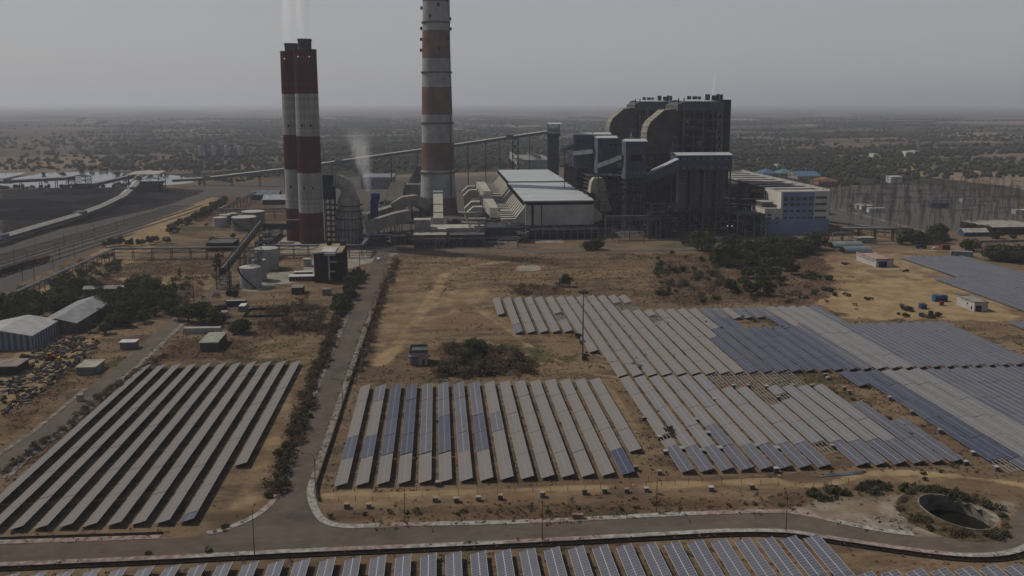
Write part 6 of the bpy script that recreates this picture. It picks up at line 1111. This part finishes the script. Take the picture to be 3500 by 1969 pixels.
at([(2270, 615, 1.), (2300, 612, 1.1), (2330, 612), (2355, 600, 1.2), (2285, 595, .9), (2370, 612)], 'wide', 'broad tree in the group beside the parked white car', 'broad trees beside the parked car', 1.); at([(2440, 632, 1.2)], 'wide', 'round dark tree standing alone right of the red container', None, .9); at([(2520, 655, 1.3), (2550, 660, 1.3), (2570, 655, 1.2), (2500, 655)], 'wide', 'big dark tree in the group at the right edge', 'big dark trees at the right edge', 1.15); at([(2440, 585), (2475, 590), (2505, 600, .9), (2548, 600, .6), (2450, 575)], 'wide', 'dark tree in front of the long flat roofed dark building', 'dark trees at the flat roofed building', .85)
at([(2275, 780, 1.2), (2290, 783, 1.), (2280, 797, .9), (2260, 792, .7), (2345, 800, 1.), (2360, 797, 1.), (2330, 800, .9)], 'bush', 'bush in the green scrub island by the control house', 'bushes in the scrub island', 1.)
at([(2155, 780, .5, 'dry'), (2150, 770, .6, 'dry'), (2100, 745, .8), (2080, 760, .5)], 'bush', 'small bush on the tan ground above the upper block', 'small bushes above the upper block')
fill([(1950, 1262), (2060, 1240), (2200, 1215), (2360, 1232), (2440, 1262), (2400, 1258), (2230, 1235), (2080, 1262)], 46, ('bush', 'grey', 'bush'), 'green weedy bush on the rough bank behind the round pit', 'weedy bushes behind the pit', .62)
for k in range(52): a = VR.uniform(0, 6.28); d = VR.uniform(9.2, 12.5); plant(VR.choice(('bush', 'grey', 'dry')), PIT[0]+d*math.cos(a)-(1.5 if math.cos(a) < 0 else 0), PIT[1]+d*math.sin(a)*.95, 'weedy bush growing around the rim of the round pit', 'weedy bushes around the pit rim', .55)
along([(2300, 1215), (2380, 1175), (2250, 1060), (2100, 985)], 16, ('grey', 'bush'), 'small bush in the strip between the right and far right blocks', 'small bushes between the right blocks', 1.5, .42)
along([(830, 1300), (1200, 1290), (1700, 1275), (2000, 1270)], 22, ('bush', 'dry', 'grey'), 'low weed bush along the verge above the main road', 'weed bushes on the road verge', 1.2, .34)
along([(10, 1190), (150, 1090), (280, 980), (420, 895)], 60, ('dry', 'grey', 'dry'), 'brown bush along the bank between the yard road and the leftmost block', 'brown bushes on the yard road bank', 1.2, .62)
at([(677, 1252, .9), (568, 1330, .7), (525, 1388, .5), (340, 1322, .35), (372, 1395, .4), (540, 1340, .4, 'dry')], 'bush', 'green bush by the corner of the main and side roads', 'green bushes at the road corner', .8)
at([(1800, 826, 1.), (1815, 832), (1845, 842, .8), (1780, 815), (2085, 820, 1.), (2130, 835, .9), (2145, 840, .8), (2120, 820, .7), (1980, 830, 1.2), (1940, 830), (1920, 826), (2010, 822), (1790, 850, .8), (1840, 855, .8), (1900, 810, .9), (1680, 1098, 1.6), (1690, 1090, 1.2), (1410, 1070, .7), (1100, 1065, .6), (2000, 800, .6), (1870, 800, .9), (1600, 1005, .7), (1720, 890, .6), (1660, 1040, .7), (1960, 826, 1.1), (2030, 830, .9), (1510, 925, .6), (1760, 950, .7), (1850, 1010, .7), (2060, 815, .6)], 'tuft', 'weed tuft sprouting up between solar rows', 'weed tufts between the solar rows', 1.9)
print('plants', NTREE[0])
# uncountable low growth and far woods
def blobs(name, label, cat, pts, mt, base=1.0):
    ico = bpy.data.meshes.new('tmp'); import bmesh; bm = bmesh.new(); bmesh.ops.create_icosphere(bm, subdivisions=1, radius=1.); v0 = np.array([v.co[:] for v in bm.verts]); f0 = np.array([[v.index for v in f.verts] for f in bm.faces]); bm.free(); bpy.data.meshes.remove(ico)
    n = len(pts); P = np.array(pts); r = np.random.default_rng(5); V = v0[None]*(1+r.normal(size=(n, len(v0), 1))*.22); V = V*np.stack([P[:, 2], P[:, 2]*r.uniform(.8, 1.3, n), P[:, 3]], 1)[:, None, :]; V = V+np.stack([P[:, 0], P[:, 1], P[:, 3]*.75], 1)[:, None, :]; Fc = (f0[None]+(np.arange(n)*len(v0))[:, None, None]).reshape(-1, 3)
    me_ = bpy.data.meshes.new(name); me_.vertices.add(n*len(v0)); me_.vertices.foreach_set('co', V.reshape(-1)); me_.loops.add(Fc.size); me_.loops.foreach_set('vertex_index', Fc.ravel().astype(np.int32)); me_.polygons.add(len(Fc)); me_.polygons.foreach_set('loop_start', np.arange(0, Fc.size, 3, dtype=np.int32)); me_.update(calc_edges=True); me_.materials.append(mt); o = bpy.data.objects.new(name, me_); COL.objects.link(o); return tag(o, label, cat, kind='stuff')
pts = []; r = np.random.default_rng(8)
def wood(poly, n, rmin=2.2, rmax=4.6):
    P = [GD(*p) for p in poly]; xs, ys = [p[0] for p in P], [p[1] for p in P]; c = 0
    while c < n:
        x, y = r.uniform(min(xs), max(xs)), r.uniform(min(ys), max(ys)); ins = False
        for (x0, y0), (x1, y1) in zip(P, P[1:]+P[:1]):
            if (y0 > y) != (y1 > y) and x < (x1-x0)*(y-y0)/(y1-y0)+x0: ins = not ins
        if ins:
            s = r.uniform(rmin, rmax)
            for q in range(3): pts.append((x+r.normal()*s*.6, y+r.normal()*s*.6, s*r.uniform(.5, .8), s*r.uniform(.5, .95)))
            c += 1
wood([(2100, 470), (2330, 452), (2576, 445), (2640, 400), (2300, 398), (1990, 400), (1860, 420), (1900, 435)], 720); wood([(1850, 405), (2700, 385), (2700, 372), (1850, 385)], 130, 3, 6)
wood([(-60, 428), (500, 425), (700, 412), (720, 398), (300, 396), (-60, 405)], 250); wood([(520, 470), (720, 440), (1060, 425), (1060, 410), (700, 415), (540, 440)], 160, 2, 4); wood([(850, 415), (1440, 415), (1440, 398), (850, 398)], 300, 2.5, 5); wood([(0, 478), (120, 474), (330, 470), (320, 466), (0, 472)], 26, 2, 4)
wood([(830, 400), (1440, 400), (1440, 355), (830, 355)], 130, 3, 6); wood([(-60, 400), (700, 400), (700, 350), (-60, 350)], 150, 3, 7)
for k in range(260):                                                  # hedgerows and groves over the far plain
    d = 1250*math.exp(r.random()*1.45); a = r.uniform(-.40, .56); x, y = d*math.tan(a), d; L = r.uniform(60, 520)*(1+d/5000); th = r.choice((.12, .12, .3, 1.87))+r.normal()*.12; n = int(L/9)
    for q in range(n): s = r.uniform(2.2, 4.8)*(1+d/9000); pts.append((x+math.cos(th)*L*q/n+r.normal()*4, y+math.sin(th)*L*q/n+r.normal()*4, s, s*r.uniform(.7, 1.1)))
for k in range(430):                                                  # loose irregular groves
    d = 1150*math.exp(r.random()*1.5); a = r.uniform(-.42, .58); sp = r.uniform(8, 70)*(1+d/5000)
    for q in range(int(r.uniform(1, 11))): s = r.uniform(1.6, 4.2)*(1+d/9000); pts.append((d*math.tan(a)+r.normal()*sp*1.6, d+r.normal()*sp*.7, s, s*r.uniform(.6, 1.05)))
blobs('distant_woodland', 'dark far woods and hedgerow trees dotted over the hazy plain', 'woodland', pts, FARL)
def tufts(name, label, pts, mt, ls, cat='scrub'):
    r = np.random.default_rng(6); n = len(pts); P = np.array(pts); K = 5; V = np.zeros((n, K, 4, 3)); 
    for k in range(K):
        d = r.normal(size=(n, 3)); d[:, 2] = np.abs(d[:, 2])*.6; s = P[:, 2:3]; c = np.concatenate([P[:, :2], np.zeros((n, 1))], 1)+d*s*.45; a = r.normal(size=(n, 3)); a /= np.linalg.norm(a, axis=1)[:, None]; b = np.cross(a, r.normal(size=(n, 3))); b /= np.linalg.norm(b, axis=1)[:, None]; a *= s*ls; b *= s*ls*.7; V[:, k] = np.stack([c-a, c-b, c+a, c+b], 1)
    V[..., 2] = np.abs(V[..., 2])+.01; m_ = n*K; Fc = np.arange(m_*4).reshape(-1, 4); me_ = bpy.data.meshes.new(name); me_.vertices.add(m_*4); me_.vertices.foreach_set('co', V.reshape(-1)); me_.loops.add(m_*4); me_.loops.foreach_set('vertex_index', Fc.ravel().astype(np.int32)); me_.polygons.add(m_); me_.polygons.foreach_set('loop_start', np.arange(0, m_*4, 4, dtype=np.int32)); me_.update(calc_edges=True); me_.materials.append(mt); o = bpy.data.objects.new(name, me_); COL.objects.link(o); return tag(o, label, cat, kind='stuff')
r = np.random.default_rng(21); cand = np.stack([r.uniform(-300, 330, 170000), r.uniform(158, 548, 170000)], 1); ix = np.clip(np.searchsorted(gx, cand[:, 0]), 0, nx-1); iy = np.clip(np.searchsorted(gy, cand[:, 1]), 0, ny-1); idx = iy*nx+ix
road = np.maximum.reduce([inpoly([tuple(p) for p in SOUTH+NORTH_E[::-1]+[(-35.2, 213), (-40.9, 213)]+NW[::-1]]), inpoly(SIDE_L+SIDE_R), inpoly(LR+LR2[::-1])]); 
prob = np.clip(.14+darkm*.8+green*.7-sand*.5-pal*.7-grey*.3-coal, 0, 1)*(1-road)*np.clip(.3+fbm(X, Y, 18, 77)*1.2, 0, 1.2)
pk = r.random(len(cand)) < prob[idx]*1.0; c = cand[pk]; c = c[np.hypot(c[:, 0]-PIT[0], c[:, 1]-PIT[1]) > 10]; dd = np.stack([c[:, 0], c[:, 1], r.uniform(.25, .75, len(c))], 1); h = len(dd)*7//10
tufts('dry_scrub', 'low dry brown scrub scattered over the bare ground', dd[:h], DRY, .5); tufts('green_weeds', 'low grey green weeds scattered over the bare ground', dd[h:], PALEG, .5)
litter = []
for poly, n in (([(0, 960), (120, 880), (230, 850), (260, 860), (180, 930), (90, 1000), (10, 1060)], 360), ([(60, 900), (170, 845), (220, 850), (130, 910)], 150)):
    P = [GD(*p) for p in poly]; xs, ys = [p[0] for p in P], [p[1] for p in P]
    while n:
        x, y = VR.uniform(min(xs), max(xs)), VR.uniform(min(ys), max(ys)); ins = False
        for (x0, y0), (x1, y1) in zip(P, P[1:]+P[:1]):
            if (y0 > y) != (y1 > y) and x < (x1-x0)*(y-y0)/(y1-y0)+x0: ins = not ins
        if ins: litter.append((x, y)); n -= 1
mb = MB()
for x, y in litter:
    a = VR.uniform(0, 3.1); L, W, hh = VR.choice(((2.6, .25, .3), (1.6, 1.1, .7), (4.5, .2, .25), (1.1, .8, 1.0), (2.2, 1.6, .5), (3.4, .5, .4))); L *= VR.uniform(.6, 1.2); d = Vector((math.cos(a), math.sin(a), 0)); c = Vector((x, y, hh/2)); mb.beam(c-d*L/2, c+d*L/2, W, hh, VR.choice((0, 0, 1, 1, 2, 3, 4, 5)))
tag(mb.build('scrap_heap', [steel, M('scrap_rust', (.085, .055, .042), .4), M('scrap_pale', (.26, .235, .20)), M('scrap_blue', (.05, .055, .07)), M('scrap_brown', (.08, .065, .05)), M('scrap_grey', (.115, .11, .10))], loc=(-130, 300, 0)), 'jumbled scrap metal and boxes strewn over the left storage yard', 'scrap', kind='stuff')
mb = MB(); 
for k in range(260):
    u = VR.random(); x, y = VR.choice(((VR.uniform(-28, 60), VR.uniform(200, 290)), (VR.uniform(64, 150), VR.uniform(205, 287)), (VR.uniform(64, 190), VR.uniform(290, 384)), G(VR.uniform(1480, 1660), VR.uniform(1250, 1300)))); s = VR.uniform(.15, .5); a = VR.uniform(0, 3); d = Vector((math.cos(a), math.sin(a), 0))*s; c = Vector((x, y, .1)); mb.beam(c-d, c+d, s, .15, VR.choice((0, 1, 2)))
tag(mb.build('ground_litter', [cardb, M('litter_white', (.36, .35, .33)), M('scrap_brown', (.1, .08, .06))], loc=(30, 250, 0)), 'scattered bits of pale litter between the solar rows', 'litter', kind='stuff')
# ------------------------------------------------------------------ lamp posts, masts, concrete boxes
lamp0 = None
LAMPS = ((870, 1897, 1740, 'on the south pavement where the side road meets the main road', 1), (1384, 1782, 1662, 'by the dirt crossing of the north pavement', -1), (1853, 1850, 1702, 'on the south pavement in the middle of the photo', 1), (2243, 1749, 1630, 'on the north pavement below the right block', -1), (2686, 1817, 1685, 'on the south pavement just before the road bends to the pit', 1))
for px, py, pt_, lab, s in LAMPS:
    x, y = G(px, py); h = Q(px, pt_, y)[1]; t = thing('street_lamp', 'thin rusty street lamp '+lab, 'street lamp', (x, y, 0), 'rusty street lamps along the roads')
    MB().tube([(x, y, 0), (x, y, h*.5), (x, y, h-.3)], [.12, .09, .07], 8).build('pole', postm, t); MB().tube([(x, y, h-.3), (x+.05, y+s*.5, h), (x+.1, y+s*2.0, h+.1)], .06, 6).build('arm', postm, t); MB().box(x-.05, x+.25, y+s*2.0-.3, y+s*2.0+.3, h-.02, h+.14).build('lamp_head', dsteel, t)
for px, py, lab in ((1078, 1660, 'at the near end of the side road'), (1171, 1385, 'at the far end of the side road wall')):
    x, y = G(px, py); t = thing('street_lamp', 'thin curved arm lamp '+lab, 'street lamp', (x, y, 0), 'rusty street lamps along the roads'); MB().tube([(x, y, 0), (x, y, 7.4), (x-.3, y, 8.4), (x-1.2, y, 9.0), (x-2.8, y, 9.2)], [.12, .09, .07, .06, .05], 8).build('pole', postm, t); MB().box(x-3.3, x-2.7, y-.15, y+.15, 9.1, 9.25).build('lamp_head', dsteel, t)
x, y = G(1991, 1232); h = Q(1991, 992, y)[1]; t = thing('floodlight_mast', 'very tall floodlight mast standing at the corner of the upper solar block', 'mast', (x, y, 0)); MB().tube([(x, y, 0), (x, y, h*.5), (x, y, h)], [.38, .26, .16], 10).build('pole', M('mast_grey', (.13, .13, .13), .2), t); mb = MB(); mb.lathe(x, y, [(.3, h-1.0), (1.4, h-.9), (1.4, h-.7), (.3, h-.7)], 12); mb.build('ring', dsteel, t)
for k in range(6): a = k*1.047; MB().box(x+1.5*math.cos(a)-.35, x+1.5*math.cos(a)+.35, y+1.5*math.sin(a)-.3, y+1.5*math.sin(a)+.3, h-1.2, h-.4).build('floodlight', steel, t)
for px, pb, pt_, lab in ((664, 1049, 909, 'tall thin mast rising beside the yard road by the dry bushes'), (1229, 905, 762, 'tall thin mast at the end of the side road by the brown building')): x, y = G(px, pb); h = Q(px, pt_, y)[1]; t = thing('thin_mast', lab, 'mast', (x, y, 0)); MB().tube([(x, y, 0), (x, y, h)], [.24, .10], 8).build('pole', M('mast_grey', (.13, .13, .13)), t); MB().box(x-.5, x+.5, y-.5, y+.5, h, h+.25).build('head', steel, t)
def boxes(lst, x0, y0, s, line, group):
    for k, (a, b) in enumerate(lst):
        x, y = G(x0+a/s, y0+b/s+7); w, hh = VR.uniform(1.05, 1.3), VR.uniform(1.0, 1.3); t = thing('concrete_box', f'{ordw(k+1)} white topped concrete box {line}', 'concrete box', (x, y, 0), group); MB().box(x-w/2, x+w/2, y-w/2, y+w/2, 0, hh).build('body', VR.choice((M('box_grey', (.15, .145, .14)), M('box_dark', (.09, .09, .092)))), t); MB().box(x-w/2-.04, x+w/2+.04, y-w/2-.04, y+w/2+.04, hh, hh+.1).build('top', VR.choice((M('box_pale', (.40, .37, .33)), M('box_tan', (.34, .27, .19)), M('box_tan', (.34, .27, .19)))), t)
boxes([(372, 968), (522, 968), (975, 922), (1120, 928), (1270, 918), (1420, 910), (1708, 892), (1995, 872), (2133, 865), (2283, 862), (2418, 855)], 1000, 1245, 2, 'from the road corner along the sandy track', 'concrete boxes along the sandy track')
boxes([(435, 850), (715, 838), (1285, 838)], 2212, 1245, 2, 'from the left in the spaced row above the verge', 'concrete boxes above the verge')
boxes([(993, 818), (2345, 712), (2507, 738), (2404, 370), (2550, 600)], 1000, 1245, 2, 'around the lower ends of the middle block', 'concrete boxes round the middle block')
boxes([(85, 505), (880, 725), (895, 232), (590, 150), (690, 148), (815, 155), (995, 145), (1120, 150), (1262, 565)], 2212, 1245, 2, 'among the rows of the right block', 'concrete boxes among the right block')
boxes([(1215, 70), (1234, 92), (1345, 160), (1378, 188), (1655, 232), (1805, 328), (1997, 458), (2225, 608), (2175, 672), (2385, 712)], 2212, 1245, 2, 'down the strip before the far right block', 'concrete boxes in the right strip')
x, y = G(1975, 1772); t = thing('concrete_block', 'tilted tan concrete block lying on the pavement beside the main road', 'concrete block', (x, y, .13)); MB().box(x-1.35, x+1.35, y-.5, y+.5, .13, 1.2).build('block', M('tan_concrete', (.30, .23, .17)), t); t.rotation_euler = (0, 0, -.12)
x, y = G(275, 1370); t = thing('block_pillar', 'grey concrete block pillar on the edge of the yard road', 'pillar', (x, y, 0)); MB().box(x-.9, x+.9, y-.8, y+.8, 0, 2.1).build('pillar_body', concrete, t); MB().box(x-1, x+1, y-.9, y+.9, 2.1, 2.3).build('pillar_cap', concrete, t)
# loose panels standing between rows and pipes lying about
for k, (a, b) in enumerate(((845, 92), (795, 133), (975, 270), (1070, 285), (1150, 502), (1310, 265), (1368, 258), (1212, 478), (1405, 482), (1110, 350))):
    x, y = G(1600+a/2, 980+b/2+3); t = tag(MB().hexa([(x-.5, y, .1), (x+.5, y, .1), (x+.5, y+.05, .1), (x-.5, y+.05, .1), (x-.5, y+.5, 1.5), (x+.5, y+.5, 1.5), (x+.5, y+.55, 1.5), (x-.5, y+.55, 1.5)]).build('loose_board', whitep), 'white board leaning between the rows of the upper block', 'board', 'white boards between upper rows')
for k, (a, b) in enumerate(((1885, 980), (1465, 1118), (1605, 1132), (1688, 778), (1720, 1115), (1560, 920), (1640, 1010), (1720, 1170), (2110, 1115), (1970, 1100))):
    x, y = G(1600+a/2, 980+b/2); tag(MB().box(x-.8, x+.8, y-1.0, y+1.0, .5, .9).build('pale_crate', M('crate_white', (.28, .27, .25))), 'flat pale crate wedged between rows of the right block', 'crate', 'pale crates between right rows')
x, y = G(2872, 1626); t = thing('pipe_stack', 'stack of pale blue pipes lying beside the sandy track', 'pipes', (x, y, 0)); [MB().tube([(x-6+.6*k, y-.6+.3*k, .12+.04*k), (x+6+.6*k, y+.4+.3*k, .12+.04*k)], .11, 8).build('pipe', M('pipe_blue_grey', (.19, .23, .27)), t) for k in range(5)]
t = thing('wire_fence', 'thin post and wire fence running along the sandy track', 'fence', (60, 203, 0)); fp = PX([(1100, 1715), (1330, 1710), (1500, 1695), (1700, 1688), (2000, 1675), (2260, 1660), (2400, 1650), (2600, 1655), (2780, 1668), (2900, 1650)]); P = resample(fp, 4.5)
for (x, y) in P: MB().box(x-.05, x+.05, y-.05, y+.05, 0, 1.35).build('post', postm, t)
mb = MB(); [mb.beam((*a, z), (*b, z), .02) for a, b in zip(P, P[1:]) for z in (.5, .9, 1.25)]; mb.build('wire', steel, t)
t = thing('wire_fence', 'thin post fence between the bottom of the rows and the middle block track', 'fence', (0, 206, 0)); P = resample([(-28, 206.6), (20, 206.2), (60, 206)], 5.2)
for (x, y) in P: MB().box(x-.05, x+.05, y-.05, y+.05, 0, 1.3).build('post', postm, t)
mb = MB(); [mb.beam((*a, z), (*b, z), .02) for a, b in zip(P, P[1:]) for z in (.6, 1.2)]; mb.build('wire', steel, t)
# ------------------------------------------------------------------ vehicles
def car(label, px, py, rz, mt, truck=False):
    x, y = G(px, py); t = thing('truck' if truck else 'car', label, 'truck' if truck else 'car', (x, y, 0)); W = .88
    if not truck:
        MB().prism([(-2.1, .35), (-2.1, .8), (-1.2, .92), (-.6, 1.42), (.9, 1.42), (1.5, .95), (2.1, .85), (2.1, .35)], -W, W, 'x').build('body', mt, None, loc=(0, 0, 0)).parent = t
        MB().prism([(-1.12, .93), (-.58, 1.36), (.86, 1.36), (1.42, .96)], -W-.02, W+.02, 'x').build('window', glass, None, loc=(0, 0, 0)).parent = t
    else:
        MB().box(-1.2, 1.2, -3.4, 1.6, .9, 2.6).build('cargo_bed', mt, None, loc=(0, 0, 0)).parent = t; MB().box(-1.1, 1.1, 1.8, 3.4, .6, 2.4).build('cab', mt, None, loc=(0, 0, 0)).parent = t; MB().box(-1.0, 1.0, 3.38, 3.46, 1.5, 2.2).build('windscreen', glass, None, loc=(0, 0, 0)).parent = t
    for a in (-1.3, 1.3):
        for s in (-1, 1): MB().tube([(s*(W-.16), a*(1.7 if truck else 1), .34 if not truck else .5), (s*(W+.04), a*(1.7 if truck else 1), .34 if not truck else .5)], .34 if not truck else .5, 14).build('wheel', rubber, None, loc=(0, 0, 0)).parent = t
    t.rotation_euler = (0, 0, rz); return t
car('white car driving down the side road near the plant', 1293, 888, .05, carw); car('white car parked by the trees beside the red container', 3198, 852, 1.2, carw); car('blue truck parked under the broad trees by the white car', 3148, 850, 1.4, M('truck_blue', (.03, .05, .12)), True)
x, y = G(172, 1232); t = thing('wheel_loader', 'yellow and orange loader parked on the tan yard track', 'loader', (x, y, 0))
for nm, mb, mt in (('body', MB().box(-.9, .9, -1.8, 1.4, .8, 1.8), M('orange_paint', (.40, .12, .03))), ('cab', MB().box(-.7, .7, -.4, .9, 1.8, 3.0), yellow), ('cab_window', MB().box(-.72, .72, -.2, .7, 2.1, 2.8), glass), ('bucket', MB().prism([(-3.4, .2), (-3.4, 1.2), (-2.6, .9), (-2.5, .2)], -1.2, 1.2, 'x'), yellow), ('boom', MB().beam((-.5, -1.6, 1.5), (-.5, -2.8, .7), .25).beam((.5, -1.6, 1.5), (.5, -2.8, .7), .25), yellow)): mb.build(nm, mt, None, loc=(0, 0, 0)).parent = t
for a in (-1.2, 1.0):
    for s in (-1, 1): MB().tube([(s*.85, a, .65), (s*1.25, a, .65)], .65, 14).build('wheel', rubber, None, loc=(0, 0, 0)).parent = t
t.rotation_euler = (0, 0, 1.9)
for k, (px, py, rz) in enumerate(((2745, 1022, .4), (2970, 1025, .2), (2890, 905, 0), (3090, 930, .6))):
    x, y = G(px, py); t = thing('machine_scrap', ('heap of dark scrap machinery at the scrub edge below the thicket', 'dark machine parts beside the small weeds above the upper block', 'low dark table of scrap on the tan ground by the substation', 'small dark cart standing left of the far right field')[k], 'scrap machine', (x, y, 0)); mb = MB(); rr = random.Random(k); [mb.beam((u, v, .4+rr.random()), (u+rr.uniform(-1.5, 1.5), v+rr.uniform(-1, 1), .3+rr.random()*1.2), rr.uniform(.3, 1)) for u, v in ((rr.uniform(-2.2, 2.2), rr.uniform(-1, 1)) for _ in range(9))]; mb.build('frame', M('dark_scrap', (.05, .045, .04)), None, loc=(0, 0, 0)).parent = t; MB().box(-1, .4, -.5, .5, .2, 1.5).build('body', M('pale_scrap', (.2, .19, .18)), None, loc=(0, 0, 0)).parent = t
# ------------------------------------------------------------------ air: haze and smoke
def volume(name, label, cat, mb, loc, dens, col, aniso, fn=None):
    m, nt, o = nmat(name+'_air'); v = nd(nt, 'ShaderNodeVolumePrincipled'); v.inputs['Color'].default_value = (*col, 1); v.inputs['Anisotropy'].default_value = aniso
    if fn: nt.links.new(fn(nt), v.inputs['Density'])
    else: v.inputs['Density'].default_value = dens
    nt.links.new(v.outputs[0], o.inputs['Volume']); ob = mb.build(name, m, None, loc=loc); return tag(ob, label, cat, kind='stuff')
HAZE_D = 0.000115
hz = volume('haze', 'pale blue grey haze hanging over the whole plain', 'haze', MB().box(-43000, 43000, -3500, 61000, -1.2, 285), (0, 0, 0), HAZE_D, (.60, .63, .70), .25)
def plume(label, x, y, z0, z1, r0, r1, dx, dens, seed):
    mb = MB(); n = 9; pts = [(dx*(k/n)**1.2, 0, (z1-z0)*k/n) for k in range(n+1)]; mb.tube(pts, [r0+(r1-r0)*(k/n) for k in range(n+1)], 16)
    def fn(nt):
        tc = nd(nt, 'ShaderNodeTexCoord'); sx = nd(nt, 'ShaderNodeSeparateXYZ'); nt.links.new(tc.outputs['Object'], sx.inputs[0]); f = mth(nt, 'DIVIDE', sx.outputs[2], z1-z0); cx = mth(nt, 'MULTIPLY', mth(nt, 'POWER', mth(nt, 'MAXIMUM', f, .0001), 1.2), dx); rr_ = mth(nt, 'MULTIPLY_ADD', f, r1-r0, r0)
        a = mth(nt, 'SUBTRACT', sx.outputs[0], cx); d = mth(nt, 'DIVIDE', mth(nt, 'SQRT', mth(nt, 'ADD', mth(nt, 'MULTIPLY', a, a), mth(nt, 'MULTIPLY', sx.outputs[1], sx.outputs[1]))), rr_)
        n_ = noise(nt, tc.outputs['Object'], 1.0/max(r0*1.1, 1), 5, .65, (1, 1, .3)); e = mth(nt, 'SUBTRACT', 1.05, mth(nt, 'ADD', d, mth(nt, 'MULTIPLY', mth(nt, 'SUBTRACT', n_, .5), 1.9))); e = mth(nt, 'MULTIPLY', rng(nt, e, 0, .75), dens); return mth(nt, 'MULTIPLY', e, rng(nt, f, 1.0, .45, 0., 1.))
    return volume('smoke_plume', label, 'smoke', mb, (0, 0, 0), 0, (.95, .95, .95), .2, fn)
for lab, x, y, z0, z1, r0, r1, dx, dens in (('faint white plume rising from the farther striped chimney', -102.6, 613.5, 141, 262, 5.2, 12.5, 4.5, .068), ('faint white plume rising from the nearer striped chimney', -90.2, 600.2, 143.2, 262, 5.2, 12.5, -4.5, .068), ('small white steam puff drifting up behind the absorber', -52.5, 640, 33, 84, 2.6, 14, -9, .045), ('thin white steam jet on the roof of the nearer boiler house', 230, 690, 102.5, 126, .8, 2.0, 2.2, .22)):
    o = plume(lab, x, y, z0, z1, r0, r1, dx, dens, 0); o.location = (x, y, z0)
# ------------------------------------------------------------------ light, sky, camera
w = bpy.data.worlds.new('World'); SC.world = w; w.use_nodes = True; nt = w.node_tree; nt.nodes.clear(); out = nt.nodes.new('ShaderNodeOutputWorld'); bg = nt.nodes.new('ShaderNodeBackground'); sky = nt.nodes.new('ShaderNodeTexSky'); sky.sky_type = 'NISHITA'; sky.sun_disc = False; sky.sun_elevation = SUN_EL; sky.sun_rotation = math.pi/2-SUN_AZ; sky.altitude = 100; sky.air_density = 1.2; sky.dust_density = 2.0; sky.ozone_density = 2.5
stc = nd(nt, 'ShaderNodeTexCoord'); ssx = nd(nt, 'ShaderNodeSeparateXYZ'); nt.links.new(stc.outputs['Generated'], ssx.inputs[0]); hzf = rng(nt, ssx.outputs[2], .75, .2)
bg.inputs['Strength'].default_value = .095; nt.links.new(mix(nt, mth(nt, 'MULTIPLY', hzf, .8), sky.outputs[0], (5.1, 5.12, 5.35)), bg.inputs[0]); nt.links.new(bg.outputs[0], out.inputs[0])
L = bpy.data.lights.new('sun', 'SUN'); L.energy = 5.0; L.angle = math.radians(.6); L.color = (1., .93, .83); lo = bpy.data.objects.new('sun', L); COL.objects.link(lo)
sd = Vector((math.cos(SUN_AZ)*math.cos(SUN_EL), math.sin(SUN_AZ)*math.cos(SUN_EL), math.sin(SUN_EL))); lo.rotation_euler = (-sd).to_track_quat('-Z', 'Y').to_euler(); lo.location = (-300, 200, 400)
cd = bpy.data.cameras.new('camera'); cam = bpy.data.objects.new('camera', cd); COL.objects.link(cam); cam.location = (0, 0, H); cam.rotation_euler = (math.pi/2-PITCH, 0, YAW); cd.sensor_fit = 'HORIZONTAL'; cd.sensor_width = 36; cd.lens = 36*F/3500; cd.shift_y = -(984.5-CY)/3500; cd.clip_start = 1; cd.clip_end = 120000; SC.camera = cam
SC.view_settings.view_transform = 'Standard'; SC.view_settings.look = 'None'; SC.view_settings.exposure = -.4; SC.view_settings.gamma = 1
SC.cycles.max_bounces = 5; SC.cycles.diffuse_bounces = 2; SC.cycles.glossy_bounces = 2; SC.cycles.transmission_bounces = 2; SC.cycles.volume_bounces = 1; SC.cycles.transparent_max_bounces = 8; SC.cycles.volume_step_rate = 1.; SC.cycles.volume_max_steps = 128
SC.cycles.use_denoising = True; SC.cycles.sample_clamp_indirect = 4
